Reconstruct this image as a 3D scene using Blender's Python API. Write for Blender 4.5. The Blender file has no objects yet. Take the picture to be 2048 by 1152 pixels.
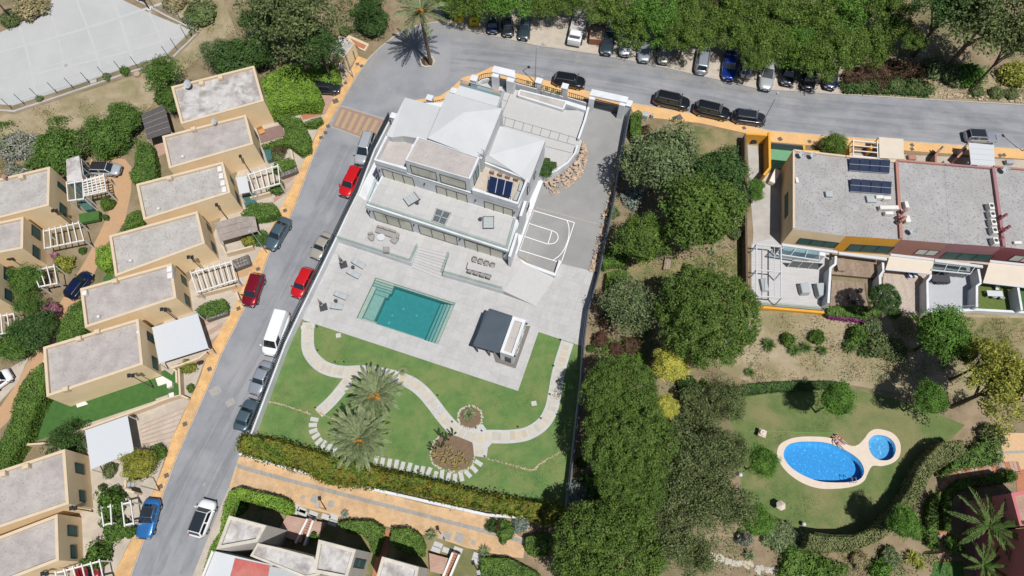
import bpy, bmesh, math, random
import numpy as np
from mathutils import Vector, Matrix
from mathutils.geometry import tessellate_polygon
random.seed(7); RNG = np.random.default_rng(11)
sc = bpy.context.scene
COL = sc.collection

# ------------------------------------------------------------------ camera, sky, sun, exposure
H = 80.0; FPX = 1384.0; NAD = (1030.0, 1166.0)
up = Vector((-(NAD[0]-1024), (NAD[1]-576), FPX)).normalized()
fy = Vector((0, 1, 0)); fy = (fy - up*fy.dot(up)).normalized(); fx = fy.cross(up)
RW = Matrix((fx, fy, up))                        # camera -> world
cam_d = bpy.data.cameras.new('camera'); cam = bpy.data.objects.new('camera', cam_d); COL.objects.link(cam)
cam_d.sensor_width = 36; cam_d.lens = FPX*36/2048; cam_d.clip_end = 6000; cam_d.clip_start = 1
cam.matrix_world = Matrix.Translation((0, 0, H)) @ RW.to_4x4()
sc.camera = cam
EL, AZ = 68.0, -37.0                             # sun height; direction the shadows fall (degrees from +Y)
w = bpy.data.worlds.new('World'); sc.world = w; w.use_nodes = True
nt = w.node_tree; bg = nt.nodes['Background']
sky = nt.nodes.new('ShaderNodeTexSky'); sky.sky_type = 'NISHITA'; sky.sun_disc = False
sky.sun_elevation = math.radians(EL); sky.sun_rotation = math.radians(180+AZ); sky.altitude = 100
nt.links.new(sky.outputs[0], bg.inputs[0]); bg.inputs[1].default_value = 0.06
sd = bpy.data.lights.new('sun', 'SUN'); sd.energy = 4.8; sd.angle = math.radians(0.53); sd.color = (1, 0.97, 0.93)
sun = bpy.data.objects.new('sun', sd); COL.objects.link(sun)
shd = Vector((math.sin(math.radians(AZ))*math.cos(math.radians(EL)), math.cos(math.radians(AZ))*math.cos(math.radians(EL)), -math.sin(math.radians(EL))))
sun.rotation_euler = shd.to_track_quat('-Z', 'Y').to_euler(); sun.location = (0, 0, 60)
vs = sc.view_settings; vs.view_transform = 'Standard'; vs.look = 'None'; vs.exposure = 0.0; vs.gamma = 1; vs.use_curve_mapping = False

# ------------------------------------------------------------------ measuring: photo pixel (2048 wide) seen at height z -> place on site
def G(px, py, z=0.0):
    r = RW @ Vector((px-1024, -(py-576), -FPX)); s = (H-z)/-r.z
    return Vector((r.x*s, r.y*s, z))
def GP(pts, z=0.0): return [G(p[0], p[1], z) for p in pts]
def mpp(px, py, z=0.0): return (G(px+1, py, z)-G(px, py, z)).length
def on_wall(px, py, A, B):
    """where the line of sight through a photo pixel meets the upright wall A-B: (distance from A, height)"""
    r = RW @ Vector((px-1024, -(py-576), -FPX)); C = Vector((0, 0, H)); t = (B-A); t.z = 0; L = t.length; t /= L
    n = Vector((-t.y, t.x, 0)); s = (A-C).dot(n)/r.dot(n); p = C+r*s
    return (p-A).dot(t), p.z

# ------------------------------------------------------------------ mesh helpers
ORG = {}
class MB:
    def __init__(s): s.v = []; s.f = []
    def add(s, v, f):
        k = len(s.v); s.v += [tuple(p) for p in v]; s.f += [tuple(i+k for i in q) for q in f]; return s
    def box(s, cx, cy, cz, sx, sy, sz, rz=0, taper=1.0):
        c, n = math.cos(rz), math.sin(rz); v = []
        for dz in (-.5, .5):
            t = taper if dz > 0 else 1
            for dx, dy in ((-.5, -.5), (.5, -.5), (.5, .5), (-.5, .5)):
                x, y = dx*sx*t, dy*sy*t; v.append((cx+x*c-y*n, cy+x*n+y*c, cz+dz*sz))
        return s.add(v, [(3, 2, 1, 0), (4, 5, 6, 7), (0, 1, 5, 4), (1, 2, 6, 5), (2, 3, 7, 6), (3, 0, 4, 7)])
    def bar(s, a, b, w, h):
        a = Vector(a); b = Vector(b); d = (b-a); L = d.length
        if L < 1e-6: return s
        d /= L; u = Vector((0, 0, 1)) if abs(d.z) < .9 else Vector((0, 1, 0)); r = d.cross(u).normalized(); u = r.cross(d)
        v = [p+r*(i*w/2)+u*(j*h/2) for p in (a, b) for i, j in ((-1, -1), (1, -1), (1, 1), (-1, 1))]
        return s.add(v, [(0, 1, 2, 3), (7, 6, 5, 4), (0, 4, 5, 1), (1, 5, 6, 2), (2, 6, 7, 3), (3, 7, 4, 0)])
    def tube(s, a, b, r0, r1=None, n=8):
        r1 = r0 if r1 is None else r1; a = Vector(a); b = Vector(b); d = (b-a).normalized()
        u = Vector((0, 0, 1)) if abs(d.z) < .9 else Vector((1, 0, 0)); x = d.cross(u).normalized(); y = d.cross(x)
        v = []
        for p, r in ((a, r0), (b, r1)):
            for i in range(n):
                t = 2*math.pi*i/n; v.append(p+x*(math.cos(t)*r)+y*(math.sin(t)*r))
        f = [(i, i+n, (i+1) % n+n, (i+1) % n) for i in range(n)]+[tuple(range(n)), tuple(range(2*n-1, n-1, -1))]
        return s.add(v, f)
    def poly(s, pts, flip=False):
        """flat polygon (list of 3-D points), any outline"""
        tri = tessellate_polygon([[Vector(p) for p in pts]])
        out = []
        for t in tri:
            a, b, c = [Vector(pts[i]) for i in t]
            up_ = (b-a).cross(c-a).z > 0
            out.append(tuple(t) if up_ != flip else tuple(reversed(t)))
        return s.add(pts, out)
    def prism(s, xy, z1, z0):
        """upright prism over outline xy"""
        a = sum(xy[i][0]*xy[(i+1) % len(xy)][1]-xy[(i+1) % len(xy)][0]*xy[i][1] for i in range(len(xy)))
        if a < 0: xy = list(reversed(xy))
        s.poly([(p[0], p[1], z1) for p in xy]); n = len(xy)
        v = [(p[0], p[1], z0) for p in xy]+[(p[0], p[1], z1) for p in xy]
        return s.add(v, [(i, (i+1) % n, n+(i+1) % n, n+i) for i in range(n)])
    def obj(s, name, mat, parent=None, org=None, smooth=False, **tags):
        return mkobj(name, s.v, s.f, mat, parent, org, smooth, **tags)
    def mesh(s, name, mat, smooth=False):
        me = bpy.data.meshes.new(name); me.from_pydata(s.v, [], s.f); me.materials.append(mat)
        if smooth: me.polygons.foreach_set('use_smooth', [True]*len(me.polygons))
        me.update(); return me
def tag(o, label=None, cat=None, group=None, kind=None):
    if label: o['label'] = label
    if cat: o['category'] = cat
    if group: o['group'] = group
    if kind: o['kind'] = kind
    return o
def wo(o): return ORG.get(o.name, Vector((0, 0, 0)))
def mkobj(name, v, f, mat, parent=None, org=None, smooth=False, **tags):
    v = np.array([tuple(p) for p in v], dtype=float)
    if parent is not None: o0 = Vector(wo(parent)) if org is None else Vector(org)
    else: o0 = Vector(((v[:, 0].min()+v[:, 0].max())/2, (v[:, 1].min()+v[:, 1].max())/2, v[:, 2].min())) if org is None else Vector(org)
    me = bpy.data.meshes.new(name); me.from_pydata((v-np.array(o0)).tolist(), [], [tuple(q) for q in f])
    me.materials.append(mat)
    if smooth: me.polygons.foreach_set('use_smooth', [True]*len(me.polygons))
    me.update(); o = bpy.data.objects.new(name, me); COL.objects.link(o)
    if parent is not None: o.parent = parent; o.location = o0-wo(parent)
    else: o.location = o0
    ORG[o.name] = o0
    if tags: tag(o, **tags)
    return o
def empty(name, loc, label=None, cat=None, group=None, rz=0):
    o = bpy.data.objects.new(name, None); COL.objects.link(o); o.location = loc; o.rotation_euler = (0, 0, rz); o.empty_display_size = .3
    ORG[o.name] = Vector(loc); return tag(o, label, cat, group)
def struct(name, pts, z, mat, zm=None, parent=None):
    """flat sheet of the setting; pts are photo pixels"""
    q = [tuple(G(p[0], p[1], z if zm is None else zm))[:2]+(z,) for p in pts]
    m = MB().poly(q); return m.obj(name, mat, parent, **({} if parent else dict(kind='structure')))
def slab(name, pts, z1, z0, mat, parent=None, **tags):
    m = MB().prism([tuple(G(p[0], p[1], z1))[:2] for p in pts], z1, z0)
    if parent is None and not tags: tags = dict(kind='structure')
    return m.obj(name, mat, parent, **tags)
def strip_poly(c, wd):
    """outline of a band of width wd round a 2-D centre line"""
    L, R = [], []
    for i, p in enumerate(c):
        a = Vector(c[max(i-1, 0)][:2]); b = Vector(c[min(i+1, len(c)-1)][:2]); t = (b-a).normalized(); n = Vector((-t.y, t.x))
        ww = wd[i] if isinstance(wd, (list, tuple)) else wd
        L.append((p[0]+n.x*ww/2, p[1]+n.y*ww/2)); R.append((p[0]-n.x*ww/2, p[1]-n.y*ww/2))
    return L+R[::-1]
def wallstrip(name, pts, z1, z0, wd, mat, parent=None, **tags):
    c = [tuple(G(p[0], p[1], z1))[:2] for p in pts]; m = MB()
    q = strip_poly(c, wd); n = len(c)
    for i in range(n-1):
        quad = [q[i], q[i+1], q[2*n-2-i], q[2*n-1-i]]; m.prism(quad, z1, z0)
    return m.obj(name, mat, parent, **tags)
def smooth_line(pts, k=6):
    out = []; P = [Vector(p) for p in pts]
    for i in range(len(P)-1):
        a = P[max(i-1, 0)]; b = P[i]; c = P[i+1]; d = P[min(i+2, len(P)-1)]
        for j in range(k):
            t = j/k; out.append(.5*((2*b)+(c-a)*t+(2*a-5*b+4*c-d)*t*t+(3*b-a-3*c+d)*t**3))
    out.append(P[-1]); return out
def clip_poly(poly, conv):
    """clip a polygon by a convex counter-clockwise one"""
    out = list(poly)
    for i in range(len(conv)):
        a = conv[i]; b = conv[(i+1) % len(conv)]; inp = out; out = []
        if not inp: return []
        side = lambda p: (b[0]-a[0])*(p[1]-a[1])-(b[1]-a[1])*(p[0]-a[0])
        for j in range(len(inp)):
            p = inp[j]; q = inp[(j+1) % len(inp)]; sp, sq = side(p), side(q)
            if sp >= 0: out.append(p)
            if (sp >= 0) != (sq >= 0):
                t = sp/(sp-sq); out.append((p[0]+(q[0]-p[0])*t, p[1]+(q[1]-p[1])*t))
    return out
def area2(p): return abs(sum(p[i][0]*p[(i+1) % len(p)][1]-p[(i+1) % len(p)][0]*p[i][1] for i in range(len(p))))/2
def inside(p, poly):
    c = False; n = len(poly); j = n-1
    for i in range(n):
        if (poly[i][1] > p[1]) != (poly[j][1] > p[1]) and p[0] < (poly[j][0]-poly[i][0])*(p[1]-poly[i][1])/(poly[j][1]-poly[i][1])+poly[i][0]: c = not c
        j = i
    return c
# kits: a thing built once in its own coordinates, then copied: list of (part name, mesh, [(sub-part name, mesh)...])
def place(kit, name, label, cat, loc, rz=0, group=None, recolor=None, scale=None):
    r = empty(name, loc, label, cat, group, rz)
    if scale is not None: r.scale = (scale,)*3 if isinstance(scale, (int, float)) else scale
    def mk(n, me, par):
        o = bpy.data.objects.new(n, me); COL.objects.link(o); o.parent = par
        if recolor and me.materials and me.materials[0].name in recolor:
            o.material_slots[0].link = 'OBJECT'; o.material_slots[0].material = recolor[me.materials[0].name]
        return o
    for it in kit:
        o = mk(it[0], it[1], r)
        for s in (it[2] if len(it) > 2 else ()): mk(s[0], s[1], o)
    return r

# ------------------------------------------------------------------ materials
MT = {}
def mat(name, c1, c2=None, scale=1.0, rough=.85, bump=0.0, bscale=None, metal=0.0, c3=None, scale3=.15, fac3=.5, speck=None, spec=.35, coat=0, island=0, detail=5, rand=0):
    m = bpy.data.materials.new(name); m.use_nodes = True; nt = m.node_tree; N = nt.nodes; L = nt.links; b = N['Principled BSDF']
    b.inputs['Roughness'].default_value = rough; b.inputs['Metallic'].default_value = metal; b.inputs['Specular IOR Level'].default_value = spec
    if coat: b.inputs['Coat Weight'].default_value = coat; b.inputs['Coat Roughness'].default_value = .04
    geo = N.new('ShaderNodeNewGeometry'); pos = geo.outputs['Position']
    def noise(s, d=detail, dist=0):
        n = N.new('ShaderNodeTexNoise'); n.inputs['Scale'].default_value = s; n.inputs['Detail'].default_value = d; n.inputs['Roughness'].default_value = .62; n.inputs['Distortion'].default_value = dist
        L.new(pos, n.inputs['Vector']); return n.outputs['Fac']
    def ramp(o, a, bb):
        r = N.new('ShaderNodeMapRange'); r.inputs[1].default_value = a; r.inputs[2].default_value = bb; L.new(o, r.inputs[0]); return r.outputs[0]
    def mixc(f, a, bb, mode='MIX'):
        x = N.new('ShaderNodeMix'); x.data_type = 'RGBA'; x.blend_type = mode
        if isinstance(f, float): x.inputs[0].default_value = f
        else: L.new(f, x.inputs[0])
        for k, c in ((6, a), (7, bb)):
            if isinstance(c, tuple): x.inputs[k].default_value = c+(1,)
            else: L.new(c, x.inputs[k])
        return x.outputs[2]
    col = tuple(c1)
    if c2 is not None: col = mixc(ramp(noise(scale), .36, .64), tuple(c1), tuple(c2))
    if c3 is not None:
        f = N.new('ShaderNodeMath'); f.operation = 'MULTIPLY'; f.inputs[1].default_value = fac3; L.new(ramp(noise(scale3, 4, .4), .45, .62), f.inputs[0]); col = mixc(f.outputs[0], col, tuple(c3))
    if speck:
        s, c, f = speck; col = mixc(ramp(noise(s, 2), .55-.0, .75), col, tuple(c)) if f is None else mixc(ramp(noise(s, 2), f, f+.08), col, tuple(c))
    if island:
        hv = N.new('ShaderNodeHueSaturation'); r = N.new('ShaderNodeMapRange'); r.inputs[3].default_value = 1-island; r.inputs[4].default_value = 1+island
        L.new(geo.outputs['Random Per Island'], r.inputs[0]); L.new(r.outputs[0], hv.inputs['Value'])
        if isinstance(col, tuple): hv.inputs['Color'].default_value = col+(1,)
        else: L.new(col, hv.inputs['Color'])
        col = hv.outputs[0]
    if rand:
        oi = N.new('ShaderNodeObjectInfo'); hv = N.new('ShaderNodeHueSaturation'); r = N.new('ShaderNodeMapRange'); r.inputs[3].default_value = 1-rand; r.inputs[4].default_value = 1+rand
        L.new(oi.outputs['Random'], r.inputs[0]); L.new(r.outputs[0], hv.inputs['Value'])
        if isinstance(col, tuple): hv.inputs['Color'].default_value = col+(1,)
        else: L.new(col, hv.inputs['Color'])
        col = hv.outputs[0]
    if isinstance(col, tuple): b.inputs['Base Color'].default_value = col+(1,)
    else: L.new(col, b.inputs['Base Color'])
    if bump:
        bp = N.new('ShaderNodeBump'); bp.inputs['Strength'].default_value = bump; bp.inputs['Distance'].default_value = .05
        L.new(noise(bscale or scale*4, 6), bp.inputs['Height']); L.new(bp.outputs[0], b.inputs['Normal'])
    MT[name] = m; return m
def brickmat(name, c1, c2, mortar, bw, bh, rot, msize=.02, stain=None, rough=.85):
    """pavers too small to build: colour and joints only, laid in site metres"""
    m = mat(name, c1, None, rough=rough); nt = m.node_tree; N = nt.nodes; L = nt.links; b = N['Principled BSDF']
    geo = N.new('ShaderNodeNewGeometry'); mp = N.new('ShaderNodeMapping'); mp.inputs['Rotation'].default_value[2] = rot; L.new(geo.outputs['Position'], mp.inputs[0])
    t = N.new('ShaderNodeTexBrick'); t.inputs['Scale'].default_value = 1; t.inputs['Brick Width'].default_value = bw; t.inputs['Row Height'].default_value = bh; t.inputs['Mortar Size'].default_value = msize
    t.inputs['Color1'].default_value = tuple(c1)+(1,); t.inputs['Color2'].default_value = tuple(c2)+(1,); t.inputs['Mortar'].default_value = tuple(mortar)+(1,)
    L.new(mp.outputs[0], t.inputs[0]); n = N.new('ShaderNodeTexNoise'); n.inputs['Scale'].default_value = .35; n.inputs['Detail'].default_value = 7; n.inputs['Roughness'].default_value = .7; L.new(geo.outputs['Position'], n.inputs[0])
    r = N.new('ShaderNodeMapRange'); r.inputs[1].default_value = .42; r.inputs[2].default_value = .7; r.inputs[4].default_value = .65; L.new(n.outputs[0], r.inputs[0])
    x = N.new('ShaderNodeMix'); x.data_type = 'RGBA'; L.new(r.outputs[0], x.inputs[0]); L.new(t.outputs[0], x.inputs[6]); x.inputs[7].default_value = tuple(stain or c2)+(1,)
    L.new(x.outputs[2], b.inputs['Base Color']); return m
def leafmat(name, c1, c2, c3=None, isl=.45, scale=1.6, transl=.25):
    c1, c2, c3 = [tuple(min(v*1.42, .6) for v in c) for c in (c1, c2, c3)]
    m = mat(name, c1, c2, scale=scale, rough=.6, spec=.25, island=isl, detail=3, c3=c3, scale3=.9, fac3=.8)
    nt = m.node_tree; N = nt.nodes; L = nt.links; b = N['Principled BSDF']; out = [n for n in N if n.type == 'OUTPUT_MATERIAL'][0]
    tr = N.new('ShaderNodeBsdfTranslucent'); mx = N.new('ShaderNodeMixShader'); mx.inputs[0].default_value = transl
    src = b.inputs['Base Color'].links[0].from_socket; L.new(src, tr.inputs[0]); L.new(b.outputs[0], mx.inputs[1]); L.new(tr.outputs[0], mx.inputs[2]); L.new(mx.outputs[0], out.inputs[0]); return m
def glassmat(name, tint, fac=.12, rough=.02, dark=None):
    """thin sheet of glass: clear or tinted, with a glossy skin"""
    m = bpy.data.materials.new(name); m.use_nodes = True; N = m.node_tree.nodes; L = m.node_tree.links; out = [n for n in N if n.type == 'OUTPUT_MATERIAL'][0]; N.remove(N['Principled BSDF'])
    t = N.new('ShaderNodeBsdfTransparent'); t.inputs[0].default_value = tuple(tint)+(1,); g = N.new('ShaderNodeBsdfGlossy'); g.inputs['Roughness'].default_value = rough
    mx = N.new('ShaderNodeMixShader'); mx.inputs[0].default_value = fac; L.new(t.outputs[0], mx.inputs[1]); L.new(g.outputs[0], mx.inputs[2]); L.new(mx.outputs[0], out.inputs[0]); MT[name] = m; return m
def watermat(name, absorb, dens, wave=.06, wscale=2.0):
    m = bpy.data.materials.new(name); m.use_nodes = True; N = m.node_tree.nodes; L = m.node_tree.links; out = [n for n in N if n.type == 'OUTPUT_MATERIAL'][0]; N.remove(N['Principled BSDF'])
    t = N.new('ShaderNodeBsdfTransparent'); g = N.new('ShaderNodeBsdfGlossy'); g.inputs['Roughness'].default_value = .03
    geo = N.new('ShaderNodeNewGeometry'); n = N.new('ShaderNodeTexNoise'); n.inputs['Scale'].default_value = wscale; n.inputs['Detail'].default_value = 4; n.inputs['Distortion'].default_value = 1.2; L.new(geo.outputs['Position'], n.inputs[0])
    bp = N.new('ShaderNodeBump'); bp.inputs['Strength'].default_value = 1; bp.inputs['Distance'].default_value = wave; L.new(n.outputs[0], bp.inputs['Height']); L.new(bp.outputs[0], g.inputs['Normal'])
    fr = N.new('ShaderNodeFresnel'); fr.inputs[0].default_value = 1.33; L.new(bp.outputs[0], fr.inputs['Normal'])
    mx = N.new('ShaderNodeMixShader'); L.new(fr.outputs[0], mx.inputs[0]); L.new(t.outputs[0], mx.inputs[1]); L.new(g.outputs[0], mx.inputs[2]); L.new(mx.outputs[0], out.inputs[0])
    va = N.new('ShaderNodeVolumeAbsorption'); va.inputs[0].default_value = tuple(absorb)+(1,); va.inputs[1].default_value = dens; L.new(va.outputs[0], out.inputs['Volume']); MT[name] = m; return m

m_dirt = mat('dirt', (.27, .205, .13), (.18, .135, .08), scale=.5, c3=(.11, .115, .045), scale3=.09, fac3=.6, speck=(14, (.42, .34, .25), .62), bump=.8, bscale=5)
m_dirtL = mat('pale_dirt', (.35, .285, .19), (.26, .21, .125), scale=.45, c3=(.19, .17, .08), scale3=.22, fac3=.75, speck=(9, (.48, .41, .32), .64), bump=.7, bscale=4)
m_drygrass = mat('dry_grass', (.21, .185, .085), (.27, .205, .11), scale=1.2, c3=(.09, .115, .035), scale3=.3, fac3=.85, bump=.9, bscale=9, speck=(16, (.1, .09, .04), .6))
m_lawn = mat('lawn', (.08, .16, .045), (.125, .205, .058), scale=.7, c3=(.185, .21, .075), scale3=.28, fac3=.75, bump=.6, bscale=16, speck=(22, (.07, .13, .03), .56))
m_plawn = mat('pool_lawn', (.085, .135, .035), (.135, .17, .055), scale=.7, c3=(.24, .20, .10), scale3=.16, fac3=.6, bump=.6, bscale=14, speck=(20, (.07, .10, .03), .57))
m_turf = mat('artificial_turf', (.04, .105, .022), (.055, .13, .028), scale=1.5, bump=.4, bscale=20, rough=.9)
m_asph = mat('asphalt', (.20, .208, .226), (.242, .248, .266), scale=.4, c3=(.30, .30, .31), scale3=.14, fac3=.6, speck=(11, (.17, .17, .18), .63), bump=.25, bscale=14, rough=.9)
m_conc = mat('concrete', (.42, .40, .37), (.36, .34, .31), scale=.8, c3=(.30, .27, .23), scale3=.3, fac3=.4, bump=.15)
m_concL = mat('pale_concrete', (.40, .405, .40), (.375, .38, .375), scale=.3, c3=(.43, .43, .42), scale3=.12, fac3=.6, bump=.1)
m_concLine = mat('worn_pale_joint', (.435, .44, .43), (.41, .41, .405), scale=1.4)
m_kerb = mat('kerb_stone', (.40, .37, .33), (.33, .30, .27), scale=2)
m_walk = brickmat('orange_pavers', (.68, .41, .17), (.63, .38, .16), (.53, .33, .15), .4, .4, math.radians(-28), .02, stain=(.47, .31, .17))
m_prom = brickmat('promenade_pavers', (.60, .395, .215), (.53, .35, .185), (.44, .29, .17), .28, .14, math.radians(14), .012, stain=(.46, .345, .23))
m_alley = brickmat('alley_pavers', (.47, .285, .14), (.43, .26, .14), (.36, .24, .15), .3, .3, math.radians(30), .02, stain=(.36, .25, .17))
m_pink = brickmat('pink_paving', (.42, .25, .185), (.36, .22, .165), (.28, .19, .15), .3, .3, math.radians(-16), .02, stain=(.42, .34, .28))
m_beige = mat('beige_paving', (.46, .40, .33), (.40, .35, .29), scale=1.5, c3=(.32, .28, .23), scale3=.5)
m_terra = brickmat('terracotta_tiles', (.42, .17, .09), (.37, .15, .08), (.25, .12, .08), .3, .3, math.radians(-16), .015)
m_gutter = mat('gutter_strip', (.33, .31, .28), (.27, .26, .24), scale=3)
m_white = mat('white_render', (.61, .63, .65), (.58, .60, .62), scale=.8, rough=.75, c3=(.49, .495, .495), scale3=.5, fac3=.6)
m_whroof = mat('white_roof_coat', (.50, .51, .515), (.475, .485, .49), scale=.5, c3=(.455, .46, .46), scale3=.3, rough=.7)
m_tile = [mat('deck_tile_%s' % 'abcd'[i], (.425+d, .42+d, .41+d), (.40+d, .395+d, .39+d), scale=2.2, rough=.6) for i, d in enumerate((0, .016, -.014, .008))]
m_grout = mat('tile_joint', (.31, .305, .30))
m_gravel = mat('roof_gravel', (.44, .42, .39), (.395, .375, .35), scale=.5, speck=(5.5, (.27, .25, .23), .58), c3=(.37, .35, .325), scale3=.25, fac3=.6, bump=.5, bscale=10)
m_gravelR = mat('grey_roof_gravel', (.36, .35, .345), (.31, .305, .30), scale=.5, speck=(5.5, (.20, .19, .19), .56), c3=(.29, .28, .27), scale3=.25, fac3=.6, bump=.5, bscale=10)
m_gravelP = mat('pinkish_roof_gravel', (.42, .385, .36), (.385, .355, .335), scale=.6, speck=(5.5, (.28, .25, .24), .60), c3=(.33, .30, .29), scale3=.3, fac3=.6, bump=.5, bscale=10)
m_gravelW = mat('white_roof_felt', (.54, .53, .51), (.44, .42, .41), scale=.9, c3=(.26, .23, .21), scale3=.55, fac3=.85, bump=.2)
m_tan = mat('tan_render', (.78, .61, .38), (.74, .575, .355), scale=.6, c3=(.68, .525, .32), scale3=.5, fac3=.5)
m_tanL = mat('tan_parapet', (.58, .465, .33), (.54, .43, .30), scale=1.2)
m_ochre = mat('ochre_render', (.66, .33, .035), (.60, .30, .04), scale=.8)
m_salmon = mat('salmon_render', (.37, .19, .15), (.34, .175, .14), scale=.8)
m_mauve = mat('mauve_render', (.31, .155, .165), (.285, .145, .155), scale=.8)
m_crimson = mat('crimson_render', (.22, .06, .07), (.20, .055, .065), scale=.8)
m_pinkw = mat('pink_render', (.48, .15, .16), (.43, .14, .15), scale=.8)
m_shut = mat('green_shutter', (.05, .13, .115), (.04, .11, .10), scale=3, rough=.6)
m_frame = mat('dark_window_frame', (.05, .05, .05), rough=.5)
m_whitep = mat('white_paint', (.66, .64, .60), (.60, .58, .545), scale=2, rough=.6)
m_whitem = mat('white_metal', (.50, .52, .54), rough=.4)
m_blind = mat('pale_curtain_behind_glass', (.50, .49, .39), (.44, .43, .34), scale=.9, rough=.25, spec=.5, coat=.6)
m_darkgl = mat('dark_glass', (.02, .025, .03), rough=.08, spec=.8)
m_winglass = mat('window_glass', (.05, .075, .08), (.03, .05, .055), scale=.8, rough=.06, spec=.8)
m_rail = glassmat('railing_glass', (.86, .93, .90), .06)
m_canopygl = glassmat('canopy_glass', (.62, .76, .78), .18)
m_dkmetal = mat('anthracite_metal', (.065, .085, .105), (.055, .072, .092), scale=.5, rough=.45)
m_black = mat('black_metal', (.02, .02, .022), rough=.5)
m_grey = mat('grey_metal', (.32, .33, .34), rough=.5)
m_stone = mat('warm_rubble_stone', (.50, .38, .275), (.40, .30, .215), scale=2.5, c3=(.20, .13, .09), scale3=1.1, bump=.8, bscale=7, rand=.18)
m_paves = mat('garden_stone', (.46, .43, .36), (.41, .385, .33), scale=1.8, c3=(.46, .38, .26), scale3=.5, fac3=.7, rand=.07)
m_path = mat('path_concrete', (.47, .465, .45), (.42, .415, .405), scale=1.6, c3=(.42, .41, .40), scale3=.9, fac3=.5)
m_drive = mat('driveway_concrete', (.25, .25, .245), (.225, .225, .22), scale=.5, c3=(.29, .285, .275), scale3=.2, fac3=.6, speck=(8, (.20, .20, .195), .64), bump=.2)
m_line = mat('court_line_paint', (.76, .76, .76), rough=.7)
m_wood = mat('weathered_deck_wood', (.30, .23, .17), (.24, .18, .13), scale=2.5, rand=.12)
m_brownwood = mat('brown_deck_wood', (.22, .145, .13), (.19, .125, .11), scale=2)
m_reed = mat('reed_matting', (.30, .255, .225), (.21, .18, .16), scale=6, c3=(.36, .32, .28), scale3=.8)
m_dkcanopy = mat('charcoal_canopy', (.095, .085, .085), (.075, .068, .068), scale=4)
m_fabric = mat('grey_outdoor_fabric', (.29, .275, .26), (.26, .25, .235), scale=4, rough=.95)
m_fablt = mat('pale_outdoor_fabric', (.37, .395, .40), (.34, .365, .37), scale=4, rough=.95)
m_darkgrey = mat('charcoal', (.05, .05, .06), rough=.7)
m_awning = mat('beige_awning_cloth', (.57, .50, .41), (.54, .475, .39), scale=1, rough=.9)
m_bark = mat('bark', (.14, .10, .07), (.09, .065, .045), scale=5, bump=.6, bscale=12)
m_soil = mat('soil', (.18, .12, .075), (.14, .095, .06), scale=2, bump=.5, bscale=8)
m_poolt = mat('pool_mosaic_green_grey', (.33, .38, .33), (.28, .335, .29), scale=2.5, speck=(6, (.40, .44, .39), .6), rough=.5)
m_poolb = mat('pool_blue_painted_ripple_light', (.30, .43, .55), (.20, .33, .48), scale=4, speck=(3.2, (.52, .70, .80), .60), rough=.5)  # light and dark blue mottling paints in the sunlight rippling on the pool floor
m_coping = mat('cream_pool_surround', (.60, .51, .42), (.56, .47, .385), scale=1.5)
m_solar = mat('solar_glass', (.012, .02, .05), (.016, .028, .065), scale=2, rough=.12, spec=.6, coat=.5)
m_solarb = mat('blue_collector_glass', (.008, .018, .06), (.006, .015, .045), scale=2, rough=.1, spec=.6, coat=.5)
m_hole = mat('drain_iron', (.13, .11, .095), (.10, .085, .075), scale=6)

def stainmat(name, col, scale, dens, stretch=None):
    """worn or dirty film lying on a surface: patchy, see-through between the patches"""
    m = mat(name, col, rough=.9); N = m.node_tree.nodes; L = m.node_tree.links; b = N['Principled BSDF']; out = [n for n in N if n.type == 'OUTPUT_MATERIAL'][0]
    geo = N.new('ShaderNodeNewGeometry'); mp = N.new('ShaderNodeMapping'); L.new(geo.outputs['Position'], mp.inputs[0])
    if stretch: mp.vector_type = 'TEXTURE'; mp.inputs['Rotation'].default_value[2] = stretch[0]; mp.inputs['Scale'].default_value = (stretch[1], 1, 1)
    n = N.new('ShaderNodeTexNoise'); n.inputs['Scale'].default_value = scale; n.inputs['Detail'].default_value = 7; n.inputs['Roughness'].default_value = .7; L.new(mp.outputs[0], n.inputs[0])
    r = N.new('ShaderNodeMapRange'); r.inputs[1].default_value = .42; r.inputs[2].default_value = .68; r.inputs[4].default_value = dens; L.new(n.outputs[0], r.inputs[0])
    t = N.new('ShaderNodeBsdfTransparent'); x = N.new('ShaderNodeMixShader'); L.new(r.outputs[0], x.inputs[0]); L.new(t.outputs[0], x.inputs[1]); L.new(b.outputs[0], x.inputs[2]); L.new(x.outputs[0], out.inputs[0]); return m
# ================================================================== GROUND, ROADS, PAVEMENTS
MB().poly([(-900, -700, -2.6), (900, -700, -2.6), (900, 1100, -2.6), (-900, 1100, -2.6)]).obj('far_ground', m_dirtL, None, kind='structure')
# base terrain, finely divided with a gentle unevenness, left out under the two swimming pools
POOL = [(751, 555), (911, 606), (876, 689), (713, 636)]
def smooth_closed(pts, k=6):
    n = len(pts); out = []
    for i in range(n):
        a, b, c, d = [Vector(pts[(i+j-1) % n]) for j in range(4)]
        for j in range(k):
            t = j/k; out.append(.5*((2*b)+(c-a)*t+(2*a-5*b+4*c-d)*t*t+(3*b-a-3*c+d)*t**3))
    return out
BP1 = [(1567, 912), (1573, 893), (1590, 885), (1620, 883), (1655, 886), (1690, 900), (1718, 920), (1728, 942), (1720, 958), (1700, 964), (1668, 965), (1636, 962), (1605, 950), (1580, 933)]
BP2 = [(1737, 884), (1745, 873), (1757, 870), (1775, 874), (1788, 886), (1791, 902), (1784, 916), (1770, 921), (1752, 917), (1740, 903)]
BP1 = smooth_closed(BP1, 4); BP2 = smooth_closed(BP2, 4)
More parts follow.
